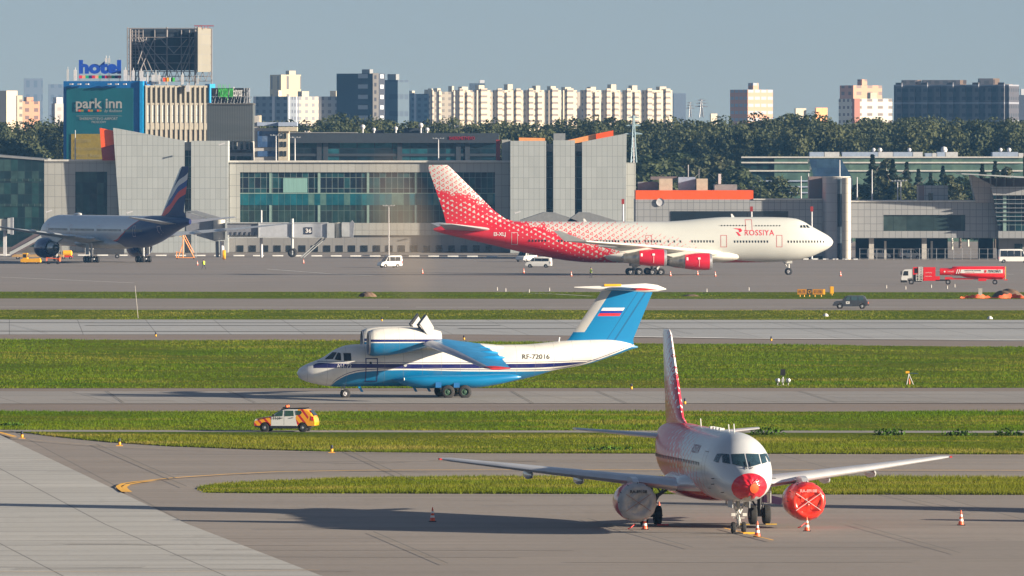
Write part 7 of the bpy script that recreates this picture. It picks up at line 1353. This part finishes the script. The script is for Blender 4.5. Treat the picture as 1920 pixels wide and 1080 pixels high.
# light masts
def mast(px, y0, y1, Y, label, heads=True, m='roof_white'):
    k = Y/F; r_ = thing('light_mast', label, 'mast', P(px, y1, Y)); h = (y1-y0)*k; mb = MB(); mb.tube((0, 0, 0), (0, 0, h), .14, .09, n=8); mb.build('pole', M(m), r_)
    if heads:
        mb = MB(); mb.tube((-1.1, 0, h-.1), (1.1, 0, h-.1), .1, n=6)
        for x in (-1.1, -.5, .5, 1.1): mb.obox((x, -.25, h), .28, .2, .15)
        mb.build('lamp_head', M('grey_paint'), r_)
mast(517.5, 253, 303, 2066, 'slim mast with round lamp cluster above the terminal roof, left one'); mast(553, 257, 303, 2066, 'mast with square lamp frame above the terminal roof', True); mast(822, 259, 301, 2066, 'single mast above the terminal roof near the jumbo fin'); mast(729, 385, 497, 1925, 'tall pale mast standing on the apron before the teal glass'); mast(141, 244, 301, 2070, 'thin lattice mast in front of the ochre banner', False, 'grey_paint')
for x, a, b, lb in ((1502, 330, 374, 'pale pole above the low wing'), (1516, 325, 374, 'pale pole just left of the brown stair house'), (1607, 332, 377, 'thin pole right of the round tower'), (1635, 318, 377, 'tall pole in front of the spruces'), (1683, 339, 377, 'left of two white poles behind the bridge roof'), (1689, 338, 377, 'right of two white poles behind the bridge roof'), (1574.5, 300, 332, 'short pole on top of the round tower'), (1188, 258, 305, 'dark slim pole beside the tall slabs')): mast(x, a, b, 1945, lb, x in (1683, 1689))
for x, y0, y1, lb in ((1409, 388, 412, 'red obstruction lamp pole above the jumbo hump'), (1522, 388, 486, 'red topped pole right of the jumbo nose'), (1168, 374, 415, 'dark lamp pole between the slabs and the wing')):
    k = 1915./F; r_ = thing('signal_pole', lb, 'pole', P(x, y1, 1915.)); h = (y1-y0)*k; mb = MB(); mb.tube((0, 0, 0), (0, 0, h), .2, .14, n=8); mb.build('pole', M('roof_white'), r_); mb = MB(); mb.box(-.28, .28, -.3, .3, h-.9, h+.1); mb.build('lamp_head', M('red_and_shade_panel'), r_)
# cctv arms on walls
for x, y, lb in ((92, 396, 'small wall lamp left of the tall slab'), (243, 398, 'small white wall lamp on the tall slab'), (416, 270, 'grey wall lamp arm near the top of the second slab'), (971, 398, 'curved wall lamp at the foot of the right slabs')): q = P(x, y, 2055.); mb = MB(); mb.obox((0, 0, 0), 1.3, .3, .25, 0, ry=-.3); mb.tube((-.6, .5, -.3), (-.6, -.1, 0), .08); tag(mb.build('wall_lamp', M('roof_white'), loc=q), lb, 'wall lamp')
# cones
mb = MB(); mb.box(-.19, .19, -.19, .19, 0, .04, 2)
def seg(a, b, mi): ra, rb = .14-.12*a, .14-.12*b; mb.loft([[(r*math.cos(t), r*math.sin(t), .04+.68*f) for t in np.linspace(0, 2*math.pi, 17)[:-1]] for f, r in ((a, ra), (b, rb))], mi, False, True)
for i, (a, b) in enumerate(((0, .24), (.24, .4), (.4, .56), (.56, .72), (.72, 1.0))): seg(a, b, i % 2)
cone0 = mb.build('traffic_cone', [M('cone_red'), M('cone_white'), M('black')], fix=False); cm_ = cone0.data; bpy.data.objects.remove(cone0)
for px, py, s_, lb in ((811, 978, 1.02, 'red and white cone alone on the dark shadow left of the jet'), (1209, 993, 1.0, 'red and white cone in front of the grey covered engine'), (1420, 1007, 1.08, 'red and white cone right of the nose wheel'), (1513, 996, 1.0, 'red and white cone in front of the orange covered engine'), (1802, 985, 1.05, 'red and white cone farthest right on the stand'), (1236, 967, 1.0, 'red and white cone half hidden behind the main wheels'),
        (370, 497.5, 1.15, 'small cone near the worker by the twin jet tail'), (569, 494, 1.15, 'small cone near the air bridge wheel'), (792, 513.5, 1.2, 'small cone left of the jumbo tail'), (982, 512.5, 1.2, 'small cone under the white van by the jumbo'), (1071, 518.5, 1.2, 'small cone left of the standing worker'), (1257, 518, 1.2, 'small cone right of the jumbo main wheels'), (1308, 516, 1.2, 'small cone below the inner jumbo engine'), (1341, 518.5, 1.2, 'small cone just right of the inner jumbo engine'), (1576, 518, 1.2, 'small cone right of the jumbo nose wheel')):
    o_ = link_mesh('traffic_cone', cm_, None, place(px, py)); o_.scale = (s_*1.05,)*3; tag(o_, lb, 'traffic cone', 'traffic cones')
# taxiway edge lights
mb = MB(); mb.box(-.18, .18, -.12, .12, 0, .03, 1); mb.tube((0, 0, .05), (0, 0, .22), .08, mi=1); mb.tube((0, 0, .22), (0, 0, .42), .07, mi=0); e0 = mb.build('edge_light', [M('navy'), M('yellow')], fix=False); em = e0.data; bpy.data.objects.remove(e0)
for px, py, lb in ((41, 822, 'taxiway edge light at the far left by the yellow lines'), (224, 836, 'taxiway edge light on the curve at lower left'), (622, 849, 'taxiway edge light right of the striped car'), (1184, 731, 'taxiway edge light behind the blue cargo jet tail'), (1284, 759, 'taxiway edge light just right of the red fin'), (292, 632, 'runway edge light left of the cargo jet'), (870, 638, 'runway edge light above the cargo jet wing'), (1446, 640, 'runway edge light right of the red fin'), (716, 603, 'pale runway light above the cargo jet engines')): o_ = link_mesh('edge_light', em, None, place(px, py)); o_.scale = (1.15,)*3; tag(o_, lb, 'edge light', 'taxiway edge lights')
for px, py, lb in ((1548, 594, 'white dome light in the grass below the small dark car'), (1856, 599, 'white dome light at the right edge of the runway')): mb = MB(); mb.rev([(0, .35), (.2, .3), (.38, .1)], (0, 0, 0), 'z', 12, cap=True); tag(mb.build('dome_light', M('roof_white'), loc=place(px, py)), lb, 'dome light')
for i, px in enumerate(sorted((932, 948, 992, 1030, 1325, 1404, 1662, 1698, 1776, 1790, 1746))): mb = MB(); mb.tube((0, 0, 0), (0, 0, .5), .1, .07); tag(mb.build('marker_stub', M('light_concrete'), loc=place(px, 545+(i*7 % 5)-(6 if px > 1600 else 0))), ORD[i]+' tiny grey marker stub from the left on the far apron edge', 'marker', 'marker stubs along the apron edge')
# PAPI-like lamp unit and tripod
q = place(1468, 724); PU = thing('lamp_unit', 'black box on a post flanked by two silver lamp heads in the grass', 'airfield lamp', q); mb = MB(); mb.tube((0, 0, 0), (0, 0, .75), .05); mb.box(-.5, .5, -.15, .15, 0, .08); mb.build('post', M('steel'), PU); mb = MB(); mb.box(-.2, .2, -.15, .15, .85, 1.35); mb.build('box', M('black'), PU)
for s in (-1, 1): mb = MB(); mb.rev([(-.2, .02), (-.14, .16), (0, .21), (.14, .16), (.2, .02)], (s*.42, 0, .45), 'z', 14); mb.tube((s*.42, 0, 0), (s*.42, 0, .3), .03); mb.build('lamp_head', M('steel'), PU)
mb = MB(); mb.box(-.1, .1, -.1, .1, .3, .62); mb.build('middle_lamp', M('grey_paint'), PU)
q = place(1704, 722); TS = thing('measuring_tripod', 'tripod stand with yellow box and arm in the wide grass strip', 'tripod', q); mb = MB()
for a in (0, 2.1, 4.2): mb.tube((.38*math.cos(a), .38*math.sin(a), 0), (0, 0, .9), .03)
mb.build('legs', M('roof_white'), TS); mb = MB(); mb.box(-.25, .05, -.06, .06, .95, 1.12); mb.build('box', M('yellow'), TS); mb = MB(); mb.tube((0, 0, .95), (.75, 0, .92), .04); mb.build('arm', M('teal_glass'), TS); mb = MB(); mb.tube((.05, 0, 0), (.05, 0, .5), .07, .03); mb.build('weight', M('cone_red'), TS)
# taxiway signs
q = place(1520, 557); SG = thing('taxiway_sign', 'long ochre and black taxiway sign in the far grass strip', 'sign', q, R(3)); k = q.y/F
mat('sign_ochre', (.4, .17, .01), .5)
for a, b, m_ in ((1495, 1512, 'sign_ochre'), (1513, 1522, 'black'), (1523.5, 1543, 'sign_ochre'), (1543.5, 1547, 'yellow')): mb = MB(); mb.box((a-1520)*k, (b-1520)*k, -.15, .15, .35, 1.05); mb.build('panel', M(m_), SG)
mb = MB(); [mb.tube(((x-1520)*k, 0, 0), ((x-1520)*k, 0, .4), .06) for x in (1500, 1508, 1518, 1528, 1540)]; mb.build('legs', M('yellow'), SG)
for tx, a, b, m_ in (('09L-27R', 1497, 1510, 'navy'), ('C1', 1514.5, 1520.5, 'yellow'), ('07-25R', 1526, 1541, 'navy')): fit_text(tx, M(m_), lambda u, v, w, a=a, b=b: ((a+(b-a)*u-1520)*k, -.165, .5+.4*v), SG, 'lettering')
q = place(1560, 554.5); mb = MB(); mb.box(-.22, .22, -.5, .5, .3, 1.25, 0); mb.box(-.3, -.22, -.5, .5, .3, 1.25, 1); mb.tube((0, 0, 0), (0, 0, .3), .06); tag(mb.build('taxiway_sign', [M('yellow'), M('sign_ochre')], loc=q), 'narrow yellow taxiway sign right of the long one', 'sign')
# mounds
def mound(name, label, cat, px, py, w_, h, m, dp=2.0, lump=.25):
    q = place(px, py); rm = random.Random(int(px)); mb = MB(); nz = [(rm.random()*6, rm.random()*3+1) for _ in range(5)]
    def f(u, v):
        x = (u-.5)*2; y = (v-.5)*2; r = max(0, 1-x*x-y*y*1.0)**.8; n = sum(math.sin(x*b*3+a+y*b*2) for a, b in nz)/5
        return (x*w_/2, y*dp, max(-.03, h*r*(1+lump*n)-.02))
    mb.grid(f, 40, 16); return tag(mb.build(name, m, loc=q), label, cat)
mound('dirt_mound', 'brown soil heap in the far grass strip above the cargo jet', 'soil heap', 689, 557, 2.6, .75, M('dirt')); mound('dirt_mound', 'flat reddish soil heap near the cargo jet tail top', 'soil heap', 1295, 556, 2.6, .3, M('dirt')); mound('dirt_mound', 'brown soil heap behind the orange net', 'soil heap', 1890, 558, 4.5, 1.15, M('dirt'))
q = place(1880, 560); NTG = thing('safety_net', 'orange plastic safety net draped low around the soil heap', 'safety net', q); mb = MB(); vs = []
for i in range(61): x = -5.6+i*.19; h = .12+.5*abs(math.sin(i*.13+.2))*(.5+.5*min(1, i/20))+.08*math.sin(i*1.7); vs += [(x, .3*math.sin(i*.4), -.02), (x+.05, .3*math.sin(i*.4)+.25, h)]
mb.add(vs, [(2*i, 2*i+2, 2*i+3, 2*i+1) for i in range(60)], 0, True); mb.add([(a, b+.05, c) for a, b, c in vs], [(2*i, 2*i+1, 2*i+3, 2*i+2) for i in range(60)], 0, True); mb.build('netting', M('net_orange') if 'net_orange' in MC else mat('net_orange', (.7, .1, .03), .8, var=.3, scale=3), NTG, fix=False)
q = place(1838, 559); mb = MB(); mb.box(-.25, .25, -.2, .2, 0, 1.2); mb.box(-.28, .28, -.23, .23, 1.2, 1.28); tag(mb.build('cable_box', M('light_concrete'), loc=q), 'pale upright cable box beside the orange net', 'cable box')
q = place(259, 598); mb = MB(); mb.tube((0, 0, 0), (-.35, 0, 3.7), .035, .025); tag(mb.build('thin_pole', M('light_concrete'), loc=q), 'thin slightly leaning pole in the far grass at left', 'pole')
# people
def person(label, q, rz, walk, vest=True):
    r_ = thing('person', label, 'person', q, rz); me = bpy.data.meshes.new('body'); a = .28 if walk else .1
    vs = [(0, 0, .95), (0, 0, 1.18), (0, 0, 1.42), (0, 0, 1.52), (0, .01, 1.62), (0, .01, 1.74),  # 0-5 pelvis..head
          (-.19, 0, 1.4), (-.26, .02, 1.14), (-.24, -.08, .9), (-.24, -.12, .8), (.19, 0, 1.4), (.26, .02, 1.14), (.25, -.06, .9), (.25, -.09, .8),
          (-.1, 0, .9), (-.12-a*.4, -a*.5, .5), (-.13-a, 0, .07), (-.15-a, -.14, .04), (.1, 0, .9), (.12+a*.4, -.03, .5), (.13+a, .05, .07), (.15+a, -.1, .04)]
    ra = [.16, .14, .15, .065, .1, .1, .075, .052, .04, .045, .075, .052, .04, .045, .1, .07, .05, .05, .1, .07, .05, .05]
    es = [(0, 1), (1, 2), (2, 3), (3, 4), (4, 5), (2, 6), (6, 7), (7, 8), (8, 9), (2, 10), (10, 11), (11, 12), (12, 13), (0, 14), (14, 15), (15, 16), (16, 17), (0, 18), (18, 19), (19, 20), (20, 21)]
    me.from_pydata(vs, es, []); o_ = bpy.data.objects.new('body', me); COL.objects.link(o_); sk = o_.modifiers.new('s', 'SKIN')
    for i, v in enumerate(me.skin_vertices[0].data): v.radius = (ra[i], ra[i]*.85); v.use_root = (i == 0)
    su = o_.modifiers.new('u', 'SUBSURF'); su.levels = 2; su.render_levels = 2
    m2 = bpy.data.meshes.new_from_object(o_.evaluated_get(bpy.context.evaluated_depsgraph_get())); bpy.data.objects.remove(o_); o_ = bpy.data.objects.new('body', m2); COL.objects.link(o_); o_.parent = r_
    for p in m2.polygons: p.use_smooth = True
    if 'worker' not in MC:
        t = NT(bpy.data.materials.new('worker')); x, y, z = t.xyz(); c = t.mix(t.m('GREATER_THAN', z, .93), (.03, .03, .05), (.05, .06, .1)); c = t.mix(t.m('GREATER_THAN', z, 1.5), c, (.5, .3, .2)); c = t.mix(t.m('LESS_THAN', z, .1), c, (.015, .015, .015)); MC['worker'] = t.fin(c, .8)
    m2.materials.clear(); m2.materials.append(M('worker'))
    mb = MB(); mb.loft([[(w_*math.cos(t), d*math.sin(t), z) for t in np.linspace(0, 2*math.pi, 21)[:-1]] for z, w_, d in ((.88, .21, .17), (1.0, .21, .17), (1.25, .22, .17), (1.4, .24, .16), (1.49, .12, .11))], 0, False, True); mb.build('vest', M('hi_vis'), r_)
    mb = MB(); mb.rev([(-.02, .11), (.06, .105), (.1, .06), (.115, .01)], (0, .02, 1.72), 'z', 16); mb.build('hair', M('black'), r_)
person('person in a yellow vest walking with wide steps by the twin jet tail', place(382, 505), R(20), True); person('person in a green yellow vest standing under the jumbo', place(1108, 521), R(-60), False)
# haze
mb = MB(); mb.box(-890, 890, -70, 6990, -2.2, 140); hz = mb.build('haze', bpy.data.materials.new('haze'), fix=True); hm = hz.data.materials[0]; hm.use_nodes = True; n_ = hm.node_tree.nodes; n_.remove(n_['Principled BSDF']); pv = n_.new('ShaderNodeVolumePrincipled'); pv.inputs['Color'].default_value = (.18, .48, .95, 1); pv.inputs['Density'].default_value = 0.000036; pv.inputs['Anisotropy'].default_value = 0.0
hm.node_tree.links.new(pv.outputs[0], n_['Material Output'].inputs['Volume']); hz['kind'] = 'stuff'

# exhaust shimmer behind the reverser doors
ex_ = MB(); ex_.rev([(-7.5, .05), (-6.5, 1.6), (-3, 2.9), (1, 3.3), (4.5, 2.4), (6.5, .05)], (0, 0, 0), 'z', 20); xo = ex_.build('exhaust_haze', bpy.data.materials.new('exhaust_haze'), loc=(-8.6, 738, 14.6)); xo.rotation_euler = (0, R(-13), 0); xo['kind'] = 'stuff'
xm = xo.data.materials[0]; xm.use_nodes = True; n_ = xm.node_tree.nodes; L_ = xm.node_tree.links; n_.remove(n_['Principled BSDF']); pv = n_.new('ShaderNodeVolumePrincipled'); pv.inputs['Color'].default_value = (.62, .5, .36, 1)
tc = n_.new('ShaderNodeTexCoord'); mp = n_.new('ShaderNodeMapping'); mp.inputs['Scale'].default_value = (.3, .3, .14); ln_ = n_.new('ShaderNodeVectorMath'); ln_.operation = 'LENGTH'; L_.new(tc.outputs['Object'], mp.inputs[0]); L_.new(mp.outputs[0], ln_.inputs[0])
mr = n_.new('ShaderNodeMapRange'); mr.inputs[1].default_value = 0; mr.inputs[2].default_value = .95; mr.inputs[3].default_value = .11; mr.inputs[4].default_value = 0; L_.new(ln_.outputs['Value'], mr.inputs[0]); L_.new(mr.outputs[0], pv.inputs['Density']); L_.new(pv.outputs[0], n_['Material Output'].inputs['Volume'])
